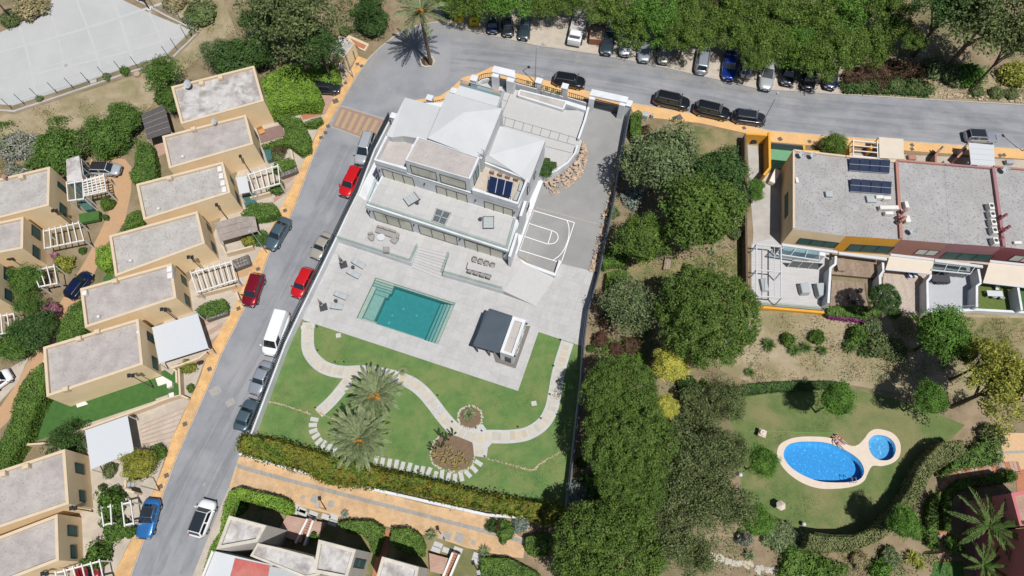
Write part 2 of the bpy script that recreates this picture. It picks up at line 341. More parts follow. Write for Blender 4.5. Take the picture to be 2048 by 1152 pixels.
def holed(name, outer, holes, z, mat_, parent=None, **kw):
    """flat sheet with holes, all outlines given as world xy"""
    pts = [Vector((p[0], p[1], z)) for p in outer]; loops = [pts]+[[Vector((p[0], p[1], z)) for p in h] for h in holes]
    allp = [p for l in loops for p in l]; tri = tessellate_polygon(loops); f = []
    for t in tri:
        a, b, c = [allp[i] for i in t]; f.append(t if (b-a).cross(c-a).z > 0 else tuple(reversed(t)))
    return mkobj(name, allp, f, mat_, parent, **kw)
xy = lambda pts, z=0: [tuple(G(p[0], p[1], z))[:2] for p in pts]
HOLES = [xy(POOL), xy(BP1), xy(BP2)]
holed('dirt_ground', [(-160, -40), (160, -40), (160, 190), (-160, 190)], HOLES, 0.0, m_dirt, kind='structure')
# regions of the open ground
struct('dirt_slope_by_sports_court', [(-60, 225), (30, 228), (340, 128), (400, 66), (290, -10), (440, -20), (470, 60), (380, 130), (330, 170), (300, 215), (240, 250), (90, 300), (-60, 330)], .004, m_dirtL)
struct('dry_slope_below_terraces', [(1500, 622), (2120, 632), (2120, 800), (1830, 790), (1700, 770), (1500, 765), (1440, 740), (1440, 650)], .004, m_dirtL)
struct('dry_grass_slope', [(1780, 634), (2060, 636), (2060, 690), (1930, 705), (1840, 680), (1790, 665)], .008, m_drygrass)
struct('rough_grass_in_garden', [(1220, 520), (1300, 525), (1480, 500), (1500, 560), (1330, 585), (1260, 580)], .004, m_drygrass)
struct('rough_grass_under_trees', [(1345, 245), (1460, 262), (1480, 300), (1400, 330), (1345, 280)], .004, m_drygrass)
# sports court on the left
SC = [(-60, 98), (0, 65), (60, 36), (97, 13), (108, -10), (225, -10), (300, 26), (383, 61), (333, 110), (262, 132), (100, 188), (26, 211), (-60, 203)]
struct('sports_court', SC, .012, m_concL)
for i, (a, b) in enumerate([((96, 10), (130, 140)), ((150, -8), (205, 150)), ((222, -8), (268, 130)), ((298, 25), (330, 108)), ((35, 40), (72, 190)), ((-20, 110), (330, 5)), ((-20, 165), (372, 45)), ((60, 150), (370, 70))]):
    q = strip_poly([tuple(v)[:2] for v in smooth_line([tuple(G(a[0], a[1]))[:2], tuple(G((a[0]+b[0])/2+4, (a[1]+b[1])/2+3))[:2], tuple(G(b[0], b[1]))[:2]], 5)], .22+.12*(i % 3))
    MB().poly([(p[0], p[1], .014+.0015*i) for p in q]).obj('court_joint', m_concLine, None, kind='structure')
wallstrip('court_kerb', [(-60, 225), (0, 220), (27, 222), (100, 198), (265, 142), (337, 122), (397, 63), (330, 30), (265, -5)], .22, -.1, .3, m_conc, kind='structure')
# asphalt
LEFT = [(735, 118), (712, 152), (682, 205), (652, 255), (622, 320), (605, 367), (592, 403), (577, 438), (537, 507), (522, 548), (480, 631), (443, 704), (420, 761), (387, 835), (353, 911), (327, 981), (307, 1035), (287, 1078), (260, 1152), (236, 1230)]
ASPH = LEFT[::-1]+[(760, 94), (800, 62), (840, 48), (880, 42), (960, 66), (1024, 79), (1071, 90), (1197, 108), (1324, 133), (1517, 177), (1683, 188), (1903, 201), (2048, 209), (2160, 214), (2160, 306), (2048, 299), (1809, 283), (1723, 277), (1540, 262), (1377, 226), (1264, 206), (1180, 185), (1090, 162), (1031, 148), (985, 137), (955, 149), (925, 157), (905, 177), (880, 194), (830, 202), (805, 216), (782, 245), (715, 370), (600, 620), (505, 850), (478, 915), (457, 975), (427, 1048), (385, 1152), (360, 1230)]
struct('road', ASPH, .010, m_asph)
struct('parking_strip', [(868, 20), (1040, 20), (1200, 30), (1690, 100), (1684, 187), (1517, 176), (1324, 132), (1197, 107), (1071, 89), (1024, 78), (960, 65), (880, 41)], .006, m_beige)
struct('planting_bank', [(1684, 120), (2140, 150), (2140, 212), (2048, 207), (1903, 199), (1686, 186)], .008, m_dirtL)
wallstrip('north_kerb', [(880, 43), (960, 66), (1024, 79), (1071, 90), (1197, 108), (1324, 133), (1517, 177), (1683, 188), (1903, 201), (2048, 209), (2140, 213)], .13, -.05, .18, m_kerb, kind='structure')
wallstrip('roundabout_kerb', [(735, 119), (760, 95), (800, 63), (840, 49), (880, 43)], .13, -.05, .22, m_kerb, kind='structure')
# traffic stripes of the paved crossing
CR = [(682, 213), (776, 243), (752, 285), (664, 252)]
struct('crossing_paving', CR, .016, mat('crossing_brown', (.30, .195, .16), (.26, .175, .145), scale=2))
m_stripe = mat('crossing_ochre', (.39, .275, .155), (.34, .25, .16), scale=2)
for i in range(7):
    t0 = (i+.28)/7; t1 = (i+.78)/7
    def L2(a, b, t): return (a[0]+(b[0]-a[0])*t, a[1]+(b[1]-a[1])*t)
    a, b = L2(CR[0], CR[1], t0), L2(CR[0], CR[1], t1); c, d = L2(CR[3], CR[2], t1), L2(CR[3], CR[2], t0)
    in_ = lambda p, q, s: (p[0]+(q[0]-p[0])*s, p[1]+(q[1]-p[1])*s)
    struct('crossing_stripe', [in_(a, d, .1), in_(b, c, .1), in_(b, c, .93), in_(a, d, .93)], .021, m_stripe)
for a, b in (((680, 211), (778, 241)), ((663, 254), (752, 287))):
    q = strip_poly([tuple(G(*a))[:2], tuple(G(*b))[:2]], .3); MB().poly([(p[0], p[1], .024) for p in q]).obj('crossing_edge', m_gutter, None, kind='structure')
# kerbed pavements
LO = [(226, 1152), (263, 1078), (302, 995), (328, 928), (343, 878), (360, 845), (380, 797), (397, 764), (417, 704), (467, 617), (503, 533), (524, 493), (553, 433), (570, 400), (583, 374), (605, 327), (623, 292), (645, 240), (669, 192), (700, 142), (716, 112)]
slab('left_pavement', [(p[0], p[1]) for p in ([(200, 1230)]+LO+[(735, 119)]+LEFT[1:])], .12, -.05, m_walk)
wallstrip('left_kerb', [(p[0]+2, p[1]) for p in LEFT], .125, -.05, .16, m_kerb, kind='structure')
slab('narrow_pavement_by_villa', [(790, 233), (803, 214), (830, 200), (880, 192), (905, 175), (925, 155), (955, 147), (985, 133), (1031, 146), (1090, 160), (1180, 183), (1264, 204), (1262, 214), (1180, 200), (1090, 185), (1030, 170), (985, 160), (945, 175), (900, 215), (850, 222), (812, 235), (782, 262), (770, 258)], .12, -.05, m_walk)
slab('pavement_above_pink_terraces', [(1255, 203), (1264, 205), (1377, 224), (1540, 261), (1723, 276), (1809, 282), (2048, 298), (2160, 305), (2160, 325), (2048, 318), (1800, 300), (1640, 292), (1545, 284), (1490, 266), (1400, 246), (1310, 236), (1268, 228)], .12, -.05, m_walk)
wallstrip('south_kerb', [(1264, 206), (1377, 225), (1540, 261), (1723, 276), (1809, 282), (2048, 298), (2140, 304)], .125, -.05, .16, m_kerb, kind='structure')
struct('verge_strip', [(457, 975), (468, 975), (420, 1152), (395, 1230), (360, 1230), (385, 1152), (427, 1048)], .015, m_beige)
slab('promenade', [(478, 913), (512, 918), (640, 950), (750, 982), (860, 1010), (975, 1032), (1000, 1050), (1052, 1080), (1046, 1116), (1024, 1114), (935, 1096), (872, 1075), (775, 1053), (672, 1031), (580, 1008), (500, 985), (458, 974)], .06, -.05, m_prom)
gut = [tuple(v)[:2] for v in smooth_line([tuple(G(p[0], p[1]))[:2] for p in [(473, 930), (512, 943), (640, 977), (760, 1008), (860, 1034), (960, 1060), (1050, 1084)]], 4)]
MB().poly([(p[0], p[1], .068) for p in strip_poly(gut, .42)]).obj('promenade_gutter', m_gutter, None, kind='structure')
struct('upper_garden_paving', [(1985, 866), (2160, 866), (2160, 945), (2040, 945), (2008, 922), (2000, 880)], .02, m_prom)
struct('upper_gutter', [(1990, 903), (2160, 896), (2160, 902), (1992, 908)], .026, m_gutter)
# alley on the far left
struct('alley', [(184, 312), (250, 318), (264, 335), (262, 384), (248, 451), (213, 487), (187, 551), (157, 604), (133, 640), (103, 681), (87, 731), (50, 800), (23, 835), (-40, 900), (-60, 840), (0, 815), (33, 767), (60, 714), (100, 647), (123, 601), (150, 555), (173, 517), (200, 464), (228, 400), (225, 380), (180, 385), (176, 340)], .012, m_alley)
# front yards between the tan houses and the pavement
struct('front_yards', [(700, 142), (669, 192), (645, 240), (605, 327), (570, 400), (524, 493), (467, 617), (417, 704), (380, 797), (343, 878), (302, 995), (226, 1152), (60, 1152), (60, 1000), (130, 880), (250, 790), (330, 640), (380, 560), (440, 440), (480, 330), (530, 200), (600, 150), (660, 120)], .008, m_beige)
for q in ([(640, 190), (668, 192), (652, 228), (638, 232)], [(628, 200), (640, 190), (638, 232), (610, 240)]): struct('pink_paving', q, .014, m_pink)
struct('orange_paving', [(598, 222), (641, 213), (645, 228), (606, 240)], .016, m_terra)
# driveway stripes: alternate pink and pale paving
def stripes(A, B, C, D, n, m1, m2, z=.016):
    """bands running A->B on one side, D->C on the other"""
    for i in range(n):
        t0, t1 = i/n, (i+1)/n
        l = lambda a, b, t: (a[0]+(b[0]-a[0])*t, a[1]+(b[1]-a[1])*t)
        struct('paving_band', [l(A, D, t0), l(B, C, t0), l(B, C, t1), l(A, D, t1)], z, m1 if i % 2 == 0 else m2)
stripes((404, 644), (455, 622), (430, 690), (424, 702), 6, m_pink, m_beige)
stripes((470, 543), (503, 535), (478, 600), (462, 600), 4, m_alley, m_beige)
stripes((552, 357), (598, 335), (566, 400), (545, 420), 5, m_beige, m_pink)
for i in range(7):
    a = (279+i*1.6, 852+i*7.4); b = (377-i*5.6, 812+i*12.2)
    q = strip_poly([tuple(G(*a))[:2], tuple(G(*b))[:2]], .12); MB().poly([(p[0], p[1], .018) for p in q]).obj('paving_band', m_pink, None, kind='structure')
# lawns of the left houses
struct('turf_lawn', [(94, 772), (92, 790), (170, 790), (330, 740), (344, 750), (352, 735), (357, 742), (358, 790), (330, 795), (60, 886), (42, 890), (62, 840)], .02, m_turf)
struct('turf_lawn_patch', [(207, 555), (222, 540), (228, 562), (206, 562)], .02, m_turf)
slab('turf_lawn_patch', [(157, 428), (198, 421), (198, 438), (160, 446)], .9, .4, m_turf)
struct('path_by_hedge', [(-40, 790), (22, 735), (58, 713), (34, 767), (-10, 815)], .018, m_beige)
# villa garden and pool garden
struct('lawn', [(609, 641), (1036, 782), (1077, 664), (1160, 691), (1163, 740), (1141, 948), (1131, 1020), (505, 870), (539, 767), (570, 690)], .014, m_lawn)
holed('pool_lawn', xy([(1445, 790), (1480, 778), (1690, 775), (1800, 800), (1880, 830), (1930, 850), (1900, 880), (1850, 890), (1840, 940), (1800, 1000), (1760, 1060), (1700, 1078), (1620, 1070), (1540, 1045), (1490, 1010), (1480, 950), (1470, 870)]), HOLES[1:], .014, m_plawn, kind='structure')
struct('bottom_grass', [(1868, 1122), (1925, 1122), (1940, 1230), (1850, 1230)], .016, m_turf)
cop = smooth_closed([(1554, 905), (1562, 887), (1590, 875), (1630, 873), (1665, 877), (1700, 891), (1715, 890), (1728, 878), (1740, 863), (1757, 858), (1785, 866), (1800, 885), (1800, 910), (1787, 925), (1765, 932), (1745, 932), (1735, 948), (1728, 962), (1710, 972), (1680, 977), (1640, 977), (1605, 966), (1575, 945), (1558, 922)], 4)
holed('pool_surround', xy(cop, .03), [xy(BP1), xy(BP2)], .03, m_coping, kind='structure')
# basin + water
def basin(name, pts, depth, m_in, m_water, label, wz=-.12, extra=None):
    q = xy(pts); a = sum(q[i][0]*q[(i+1) % len(q)][1]-q[(i+1) % len(q)][0]*q[i][1] for i in range(len(q)))
    if a < 0: q = q[::-1]
    n = len(q); cx = sum(p[0] for p in q)/n; cy = sum(p[1] for p in q)/n
    r = empty(name, (cx, cy, 0), label, 'swimming pool')
    v = [(p[0], p[1], .02) for p in q]+[(p[0], p[1], -depth) for p in q]; m = MB().add(v, [(i, n+i, n+(i+1) % n, (i+1) % n) for i in range(n)])
    m.poly([(p[0], p[1], -depth) for p in q]); m.obj('basin', m_in, r)
    s = .9995; wq = [(cx+(p[0]-cx)*s, cy+(p[1]-cy)*s) for p in q]; MB().prism(wq, wz, -depth-.2).obj('water', m_water, r)
    return r
mw1 = watermat('teal_water', (.0, .72, .80), .78, wave=.015, wscale=3)
mw2 = watermat('blue_water', (.0, .74, 1.0), .8, wave=.05, wscale=2.4)
vp = basin('swimming_pool', POOL, 1.5, m_poolt, mw1, 'rectangular teal tiled swimming pool in the pale villa deck')
l2 = lambda a, b, t: (a[0]+(b[0]-a[0])*t, a[1]+(b[1]-a[1])*t)
def psub(u0, u1, v0, v1): # fraction along the long side, fraction across
    f = lambda u, v: l2(l2(POOL[0], POOL[1], u), l2(POOL[3], POOL[2], u), v)
    return [f(u0, v0), f(u1, v0), f(u1, v1), f(u0, v1)]
m_poolstep = mat('dark_step_edge', (.12, .16, .15), rough=.6)
def pstep(q, z, edges=()):
    w_ = xy(q); MB().prism(w_, z, -1.5).obj('step', m_poolt, vp)
    for i, j in edges:
        a, b = Vector(w_[i]+(z,)), Vector(w_[j]+(z,)); MB().bar(a+Vector((0, 0, .004)), b+Vector((0, 0, .004)), .09, .02).obj('step_edge', m_poolstep, vp)
E1 = .003
pstep(psub(E1, .055, .20, 1-E1), -.22, [(1, 2)]); pstep(psub(.055, .19, .33, 1-.06), -.5, [(0, 1), (1, 2), (0, 3)])
pstep(psub(.055, .235, .94, 1-E1), -.22, [(0, 1)])
for i in range(4): pstep(psub(E1, .235, E1 if i == 0 else .055*i, .055*(i+1)), -.18-.12*i, [(3, 2)])
pstep(psub(.055, .215, .22, .33), -.62, [(3, 2)])
for i in range(4): pstep(psub(1-.045*(i+1), (1-.045*i) if i else 1-E1, .05, 1-E1), -.25-.27*i, [(3, 0)])
pstep(psub(.235, 1-E1, E1, .03), -.3); pstep(psub(.235, .82, .965, 1-E1), -.3)
for u, v in ((.42, .40), (.33, .62), (.33, .80), (.6, .45)):
    c = G(*l2(l2(POOL[0], POOL[1], u), l2(POOL[3], POOL[2], u), v)); MB().box(c.x, c.y, -1.485, .25, .25, .02, -.3).obj('pool_light', m_white, vp)
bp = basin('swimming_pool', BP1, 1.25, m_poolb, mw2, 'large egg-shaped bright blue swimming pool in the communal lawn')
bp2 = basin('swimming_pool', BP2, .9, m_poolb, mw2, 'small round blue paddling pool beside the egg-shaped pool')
lp = G(1700, 966, .03); m = MB()
for k in (0, .45):
    for a, b in (((k, 0, 0), (k, 0, .7)), ((k, 0, .7), (k, .5, .7)), ((k, .5, .7), (k, .6, -.5))): m.tube((lp.x+a[0], lp.y+a[1], a[2]), (lp.x+b[0], lp.y+b[1], b[2]), .03)
tag(m.obj('pool_ladder', m_grey), 'steel handrail ladder on the lower rim of the egg-shaped pool', 'ladder')

# wear on the road: wheel tracks, oily patches, pale repairs
mt1 = stainmat('wheel_wear', (.13, .13, .14), .9, .2, (math.radians(66), 9)); mt2 = stainmat('wheel_wear_upper', (.13, .13, .14), .9, .22, (math.radians(-10), 9)); mt3 = stainmat('pale_road_dust', (.42, .39, .34), .8, .5); mt4 = stainmat('paving_grime', (.24, .18, .12), .8, .22); mt5 = stainmat('deck_dust', (.33, .32, .30), .6, .12)
def band(name, pts, wd, z, m_): return MB().poly([(p[0], p[1], z) for p in strip_poly([tuple(v)[:2] for v in smooth_line([W2_(p) for p in pts], 5)], wd)]).obj(name, m_, None, kind='structure')
W2_ = lambda p: tuple(G(p[0], p[1]))[:2]
for o_ in (0, 22, 50, 74): band('wheel_track', [(293+o_, 1150), (350+o_, 990), (430+o_, 830), (520+o_, 650), (600+o_*.9, 490), (650+o_*.9, 380), (690+o_*.85, 290)], 1.0, .012+.0004*o_/22, mt1)
for o_ in (0, 14, 34, 50): band('wheel_track', [(900, 88+o_), (960, 92+o_), (1080, 106+o_), (1250, 128+o_), (1400, 160+o_), (1560, 196+o_), (1750, 214+o_), (1900, 222+o_), (2100, 232+o_)], 1.1, .0125+.0004*o_/14, mt2)
struct('road_dust', [(880, 45), (1024, 82), (1197, 111), (1324, 136), (1517, 180), (1683, 191), (1683, 200), (1500, 192), (1300, 150), (1000, 98), (860, 62)], .0145, mt3)
struct('road_dust', [(735, 122), (800, 66), (870, 45), (900, 60), (820, 90), (760, 130), (700, 200), (690, 195)], .0148, mt3)
struct('pavement_grime', LO+[(735, 119)]+LEFT[1:-1], .1235, mt4, zm=.12)
struct('promenade_grime', [(480, 915), (512, 920), (640, 952), (750, 984), (975, 1034), (1050, 1082), (1044, 1114), (935, 1094), (775, 1051), (580, 1006), (462, 974)], .072, mt4, zm=.06)
# ================================================================== THE WHITE VILLA
ZT, Z1, ZP, ZB = 1.1, 4.4, 7.9, 9.9
def W2(p, z): return tuple(G(p[0], p[1], z))[:2]
# ---- pool deck (level 0) laid with big tiles, upper terrace (ZT), ramp
ax = (G(1036, 782)-G(609, 641)); ax.z = 0; ANG = math.atan2(ax.y, ax.x)
def tiled(name, poly_xy, z, size, holes=(), parent_kind='structure', limit=300, gap=.018, thick=.012, base=True, zfun=None, parent=None):
    """a floor of separate tiles (clipped to its outline) over a joint sheet"""
    if base: b = holed(name, poly_xy, list(holes), z, m_grout, parent, **({} if parent else dict(kind='structure')))
    else: b = parent
    c, s = math.cos(ANG), math.sin(ANG)
    rot = lambda p: (p[0]*c+p[1]*s, -p[0]*s+p[1]*c); inv = lambda p: (p[0]*c-p[1]*s, p[0]*s+p[1]*c)
    R = [rot(p) for p in poly_xy]; HR = [[rot(p) for p in h] for h in holes]
    x0 = min(p[0] for p in R); x1 = max(p[0] for p in R); y0 = min(p[1] for p in R); y1 = max(p[1] for p in R)
    out = []
    for i in range(int((x1-x0)/size)+1):
        for j in range(int((y1-y0)/size)+1):
            a, b_ = x0+i*size+gap/2, y0+j*size+gap/2; e, f = a+size-gap, b_+size-gap
            q = clip_poly(R, [(a, b_), (e, b_), (e, f), (a, f)])
            if len(q) < 3 or area2(q) < .02: continue
            pieces = [q]
            for h in HR:      # cut away a convex hole
                new = []
                hh = h if sum(h[k][0]*h[(k+1) % len(h)][1]-h[(k+1) % len(h)][0]*h[k][1] for k in range(len(h))) > 0 else h[::-1]
                for pc in pieces:
                    rem = pc
                    for k in range(len(hh)):
                        p, r = hh[k], hh[(k+1) % len(hh)]; d = Vector((r[0]-p[0], r[1]-p[1])).normalized(); n_ = (d.y, -d.x)  # outward
                        far = 400; half = [(p[0]-d.x*far, p[1]-d.y*far), (p[0]-d.x*far+n_[0]*far, p[1]-d.y*far+n_[1]*far), (p[0]+d.x*far+n_[0]*far, p[1]+d.y*far+n_[1]*far), (p[0]+d.x*far, p[1]+d.y*far)]
                        if sum(half[k2][0]*half[(k2+1) % 4][1]-half[(k2+1) % 4][0]*half[k2][1] for k2 in range(4)) < 0: half = half[::-1]
                        o_ = clip_poly(rem, half)
                        if len(o_) > 2 and area2(o_) > .01: new.append(o_)
                        inn = [(p[0]-d.x*far, p[1]-d.y*far), (p[0]+d.x*far, p[1]+d.y*far), (p[0]+d.x*far-n_[0]*far, p[1]+d.y*far-n_[1]*far), (p[0]-d.x*far-n_[0]*far, p[1]-d.y*far-n_[1]*far)]
                        if sum(inn[k2][0]*inn[(k2+1) % 4][1]-inn[(k2+1) % 4][0]*inn[k2][1] for k2 in range(4)) < 0: inn = inn[::-1]
                        rem = clip_poly(rem, inn)
                        if len(rem) < 3: break
                pieces = new
            for pc in pieces: out.append([inv(p) for p in pc])
    out.sort(key=lambda q: -area2(q)); rest = [MB() for _ in m_tile]
    for k, q in enumerate(out):
        mi = RNG.integers(0, 4); m = MB() if k < limit else rest[mi]
        zz = z+thick
        if zfun: m.poly([(p[0], p[1], zfun(p)+.02) for p in q])
        else: m.prism(q, zz, z+.001)
        if k < limit: m.obj('tile', m_tile[mi], b)
    for mi, m in enumerate(rest):
        if m.v: m.obj('tile_edging' if len(out) < limit else 'tile_rest', m_tile[mi], b, kind='stuff')
    return b
deck = [(668, 476), (820, 512), (898, 530), (930, 540), (1030, 590), (1060, 600), (1105, 545), (1125, 528), (1190, 544), (1178, 614), (1167, 692), (1163, 692), (1077, 664), (1036, 782), (609, 641), (596, 630)]
tiled('pool_deck', xy(deck), .016, 1.2, holes=[xy(POOL)])
holed('deck_dust', xy(deck), [xy(POOL)], .032, mt5, kind='structure')
# terrace body
TER = [(672, 477), (822, 526), (838, 494), (898, 508), (885, 547), (1007, 582), (1046, 526), (1032, 512), (1086, 362), (790, 240)]
MB().prism([W2(p, ZT) for p in TER], ZT-.02, -.2).obj('terrace_retaining_wall', m_white, None, kind='structure')
tiled('upper_terrace', [W2(p, ZT) for p in [(672, 477), (822, 526), (838, 494), (898, 508), (885, 547), (1007, 582), (1046, 526), (1030, 505), (745, 412), (716, 390)]], ZT-.015, 1.2)
# ramp from the terrace down to the deck
ra, rb_, rc, rd = G(1007, 582, ZT), G(1046, 526, ZT), G(1110, 557, .02), G(1072, 612, .02)
m = MB().add([ra, rb_, rc, rd, (ra.x, ra.y, -.1), (rb_.x, rb_.y, -.1), (rc.x, rc.y, -.1), (rd.x, rd.y, -.1)], [(0, 3, 2, 1), (0, 4, 7, 3), (1, 2, 6, 5)])
m.obj('terrace_ramp', m_tile[0], None, kind='structure')
# stairs between the two levels
st = empty('stairs', G(855, 530, 0), 'broad pale stone stairs from the upper terrace down to the pool deck', 'stairs')
SA, SB, SC_, SD = (838, 494), (898, 508), (881, 558), (824, 534)
ta, tb = G(*SA, ZT), G(*SB, ZT); bc, bd = G(*SC_, 0), G(*SD, 0)
for i in range(8):
    t0, t1 = i/8, (i+1)/8+.01; z = ZT*(1-(i+1)/9)
    q = [ta.lerp(bd, t0), tb.lerp(bc, t0), tb.lerp(bc, t1), ta.lerp(bd, t1)]
    s_ = MB().prism([tuple(p)[:2] for p in q], z, -.1).obj('step', m_tile[i % 3], st)
    MB().bar((q[3].x, q[3].y, z-.03), (q[2].x, q[2].y, z-.03), .03, .045).obj('nosing', m_grout, st)
# glass railings
def railing(name, pts, z, label, h=.95, parent=None, posts=True):
    P_ = [G(p[0], p[1], z) for p in pts]; c = P_[0]
    r = empty(name, c, label, 'railing')
    for i in range(len(P_)-1):
        a, b = P_[i], P_[i+1]; L = (b-a).length; n = max(1, round(L/2.2))
        for k in range(n):
            p = a.lerp(b, k/n); q = a.lerp(b, (k+1)/n); d = (q-p).normalized()*.03
            MB().bar(p+d+Vector((0, 0, h/2+.02)), q-d+Vector((0, 0, h/2+.02)), .02, h).obj('glass_panel', m_rail, r)
        MB().bar(a+Vector((0, 0, h+.03)), b+Vector((0, 0, h+.03)), .035, .03).obj('handrail', m_grey, r)
        MB().bar(a+Vector((0, 0, .03)), b+Vector((0, 0, .03)), .05, .06).obj('base_rail', m_grey, r)
railing('glass_railing', [(674, 477), (821, 524), (836, 492)], ZT, 'glass railing along the terrace edge left of the broad stairs')
railing('glass_railing', [(899, 508), (886, 546), (1006, 580)], ZT, 'glass railing round the terrace corner right of the broad stairs')
railing('glass_railing', [(756, 356), (735, 409), (1015, 499), (1031, 440)], Z1, 'glass railing round the first floor terrace of the villa')
# ---- house
V = empty('villa', G(900, 400, 0), 'large modern white villa with terraces, strip windows and pitched white roofs', 'house')
def vprism(name, pts, z1, z0, mt=m_white, par=V): return MB().prism([W2(p, z1) for p in pts], z1, z0).obj(name, mt, par)
# ground storey set back under its slab
sl = [(733, 410), (1017, 502), (1036, 436), (1040, 425), (1056, 362), (765, 352)]
f0, f1 = G(742, 437, ZT), G(1015, 521, ZT)
vprism('slab', sl, Z1, Z1-.3)
gq = [tuple(f0)[:2], tuple(f1)[:2], W2((1036, 450), Z1), W2((1060, 365), Z1-.5), W2((775, 345), Z1)]
MB().prism(gq, Z1-.3, 0).obj('ground_storey_wall', m_white, V)
tiled('first_floor_terrace', [W2(p, Z1) for p in [(737, 409), (1014, 499), (1032, 436), (764, 353)]], Z1+.004, 1.2, limit=200)
# edge upstand of the slab
UPS = [W2(p, Z1) for p in [(766, 352), (734, 410), (1017, 502), (1037, 436)]]
m = MB(); q = strip_poly(UPS, .22); n = 4
for i in range(3): m.prism([q[i], q[i+1], q[2*n-2-i], q[2*n-1-i]], Z1+.12+.002*i, Z1-.3)
m.obj('slab_edge', m_white, V)
# upper storey
upo = [(748, 320), (1037, 408), (1056, 358), (1091, 281), (1000, 253), (1005, 200), (922, 175), (880, 195), (810, 196)]
UX = [W2(p, ZP) for p in upo]
fl = 6.9
MB().prism(UX, fl, 0).obj('upper_storey_wall', m_white, V)
# roof terrace floors + parapets
vprism('roof_terrace_floor', [(753, 319), (775, 276), (826, 283), (812, 333)], fl+.02, fl-.1, m_gravelP)
vprism('roof_terrace_floor', [(946, 375), (963, 325), (1050, 355), (1034, 402)], fl+.021, fl-.1, m_beige)
def parapet(pts, z1, z0, wd=.32, name='parapet', par=V):
    c = [W2(p, z1) for p in pts]; q = strip_poly(c, wd); n = len(c); m = MB()
    for i in range(n-1): m.prism([q[i], q[i+1], q[2*n-2-i], q[2*n-1-i]], z1+.002*i, z0)
    return m.obj(name, m_white, par)
parapet([(774, 271), (750, 319), (813, 337)], ZP, fl-.1); parapet([(945, 378), (1035, 406), (1055, 357)], ZP, fl-.1)
parapet([(1051, 357), (966, 323)], ZP-.2, fl-.1, .2)
# central block with clerestory
blk = [(835, 273), (959, 315), (940, 358), (810, 320)]
MB().prism([W2(p, ZB) for p in blk], ZB-.32, fl-.05).obj('central_block_wall', m_white, V)
bq = [W2(p, ZB) for p in blk]; bc_ = Vector((sum(p[0] for p in bq)/4, sum(p[1] for p in bq)/4))
bi = [tuple(bc_+(Vector(p)-bc_)*.945) for p in bq]
MB().prism(bi, ZB-.2, ZB-.4).obj('gravel_roof', m_gravelP, V)
m = MB()
for i in range(4):
    j = (i+1) % 4; m.prism([bq[i], bq[j], bi[j], bi[i]], ZB, ZB-.33)
m.obj('parapet', m_white, V)
MB().tube(G(828, 288, ZB-.2)+Vector((0, 0, 0)), G(828, 288, ZB-.2)+Vector((0, 0, .05)), .12).obj('roof_drain', m_grey, V)
MB().tube(G(773, 304, fl), G(773, 304, fl)+Vector((0, 0, .05)), .1).obj('roof_drain', m_grey, V)
# pitched roofs: solids with sloping tops, corners given as (px, py, z)
def roof(name, P_, faces, zb, mt=m_whroof):
    t = [G(*p) for p in P_]; n = len(t); v = [tuple(p) for p in t]+[(p.x, p.y, zb) for p in t]; m = MB()
    F = []
    for f in faces:
        a, b, c = t[f[0]], t[f[1]], t[f[2]]; F.append(f if (b-a).cross(c-a).z > 0 else tuple(reversed(f)))
    from collections import Counter
    E = Counter(); 
    for f in F:
        for i in range(len(f)): E[(f[i], f[(i+1) % len(f)])] += 1
    S = [(a, a+n, b+n, b) for (a, b) in E if (b, a) not in E]
    S = [tuple(reversed(s)) for s in S]; S = [(s[3], s[2], s[1], s[0]) for s in S]
    return m.add(v, F+S).obj(name, mt, V)
roof('left_roof', [(810, 195, 7.9), (772, 271, 7.9), (784, 275, 7.9), (807, 272, 8.2), (826, 278, 8.0), (853, 279, 8.8), (895, 186, 8.7), (881, 214, 8.8)], [(0, 1, 2, 3), (0, 3, 5, 7), (3, 4, 5)], 6.8)
roof('main_roof', [(895, 184, 9.9), (1004, 217, 9.9), (963, 318, 9.9), (855, 276, 9.9), (927, 225, 10.65)], [(0, 3, 4), (0, 4, 1), (3, 2, 4), (4, 2, 1)], 7.0)
roof('right_roof', [(1000, 252, 7.8), (1091, 280, 7.8), (1058, 366, 7.8), (1040, 352, 7.8), (1017, 338, 8.0), (963, 319, 7.8), (978, 310, 8.6)], [(0, 6, 1), (6, 3, 1), (3, 2, 1), (0, 5, 6), (6, 5, 4), (6, 4, 3)], 6.8)
roof('flat_roof', [(909, 188, 9.6), (922, 167, 9.6), (1003, 190, 9.6), (996, 214, 9.6)], [(0, 1, 2, 3)], 6.5)
m = MB(); a, b = G(921, 160, 9.7), G(1007, 184, 9.7); c, d = G(1004, 194, 9.7), G(919, 170, 9.7); m.prism([tuple(p)[:2] for p in (a, b, c, d)], 9.72, 9.62); m.obj('glass_gutter', m_canopygl, V)
m = MB(); m.bar(a, b, .12, .12); m.bar(b, G(996, 215, 9.7), .22, .25); m.bar(G(996, 215, 9.7), G(996, 215, 8.0), .12, .12); m.obj('gutter_frame', m_grey, V)
for p in ((931, 166), (992, 183)):
    q = G(*p, 9.75); MB().box(q.x, q.y, q.z, .9, .35, .08, ANG).obj('rust_stained_flashing', mat('rusty_flashing%d' % p[0], (.45, .26, .14), (.35, .25, .18), scale=3), V)
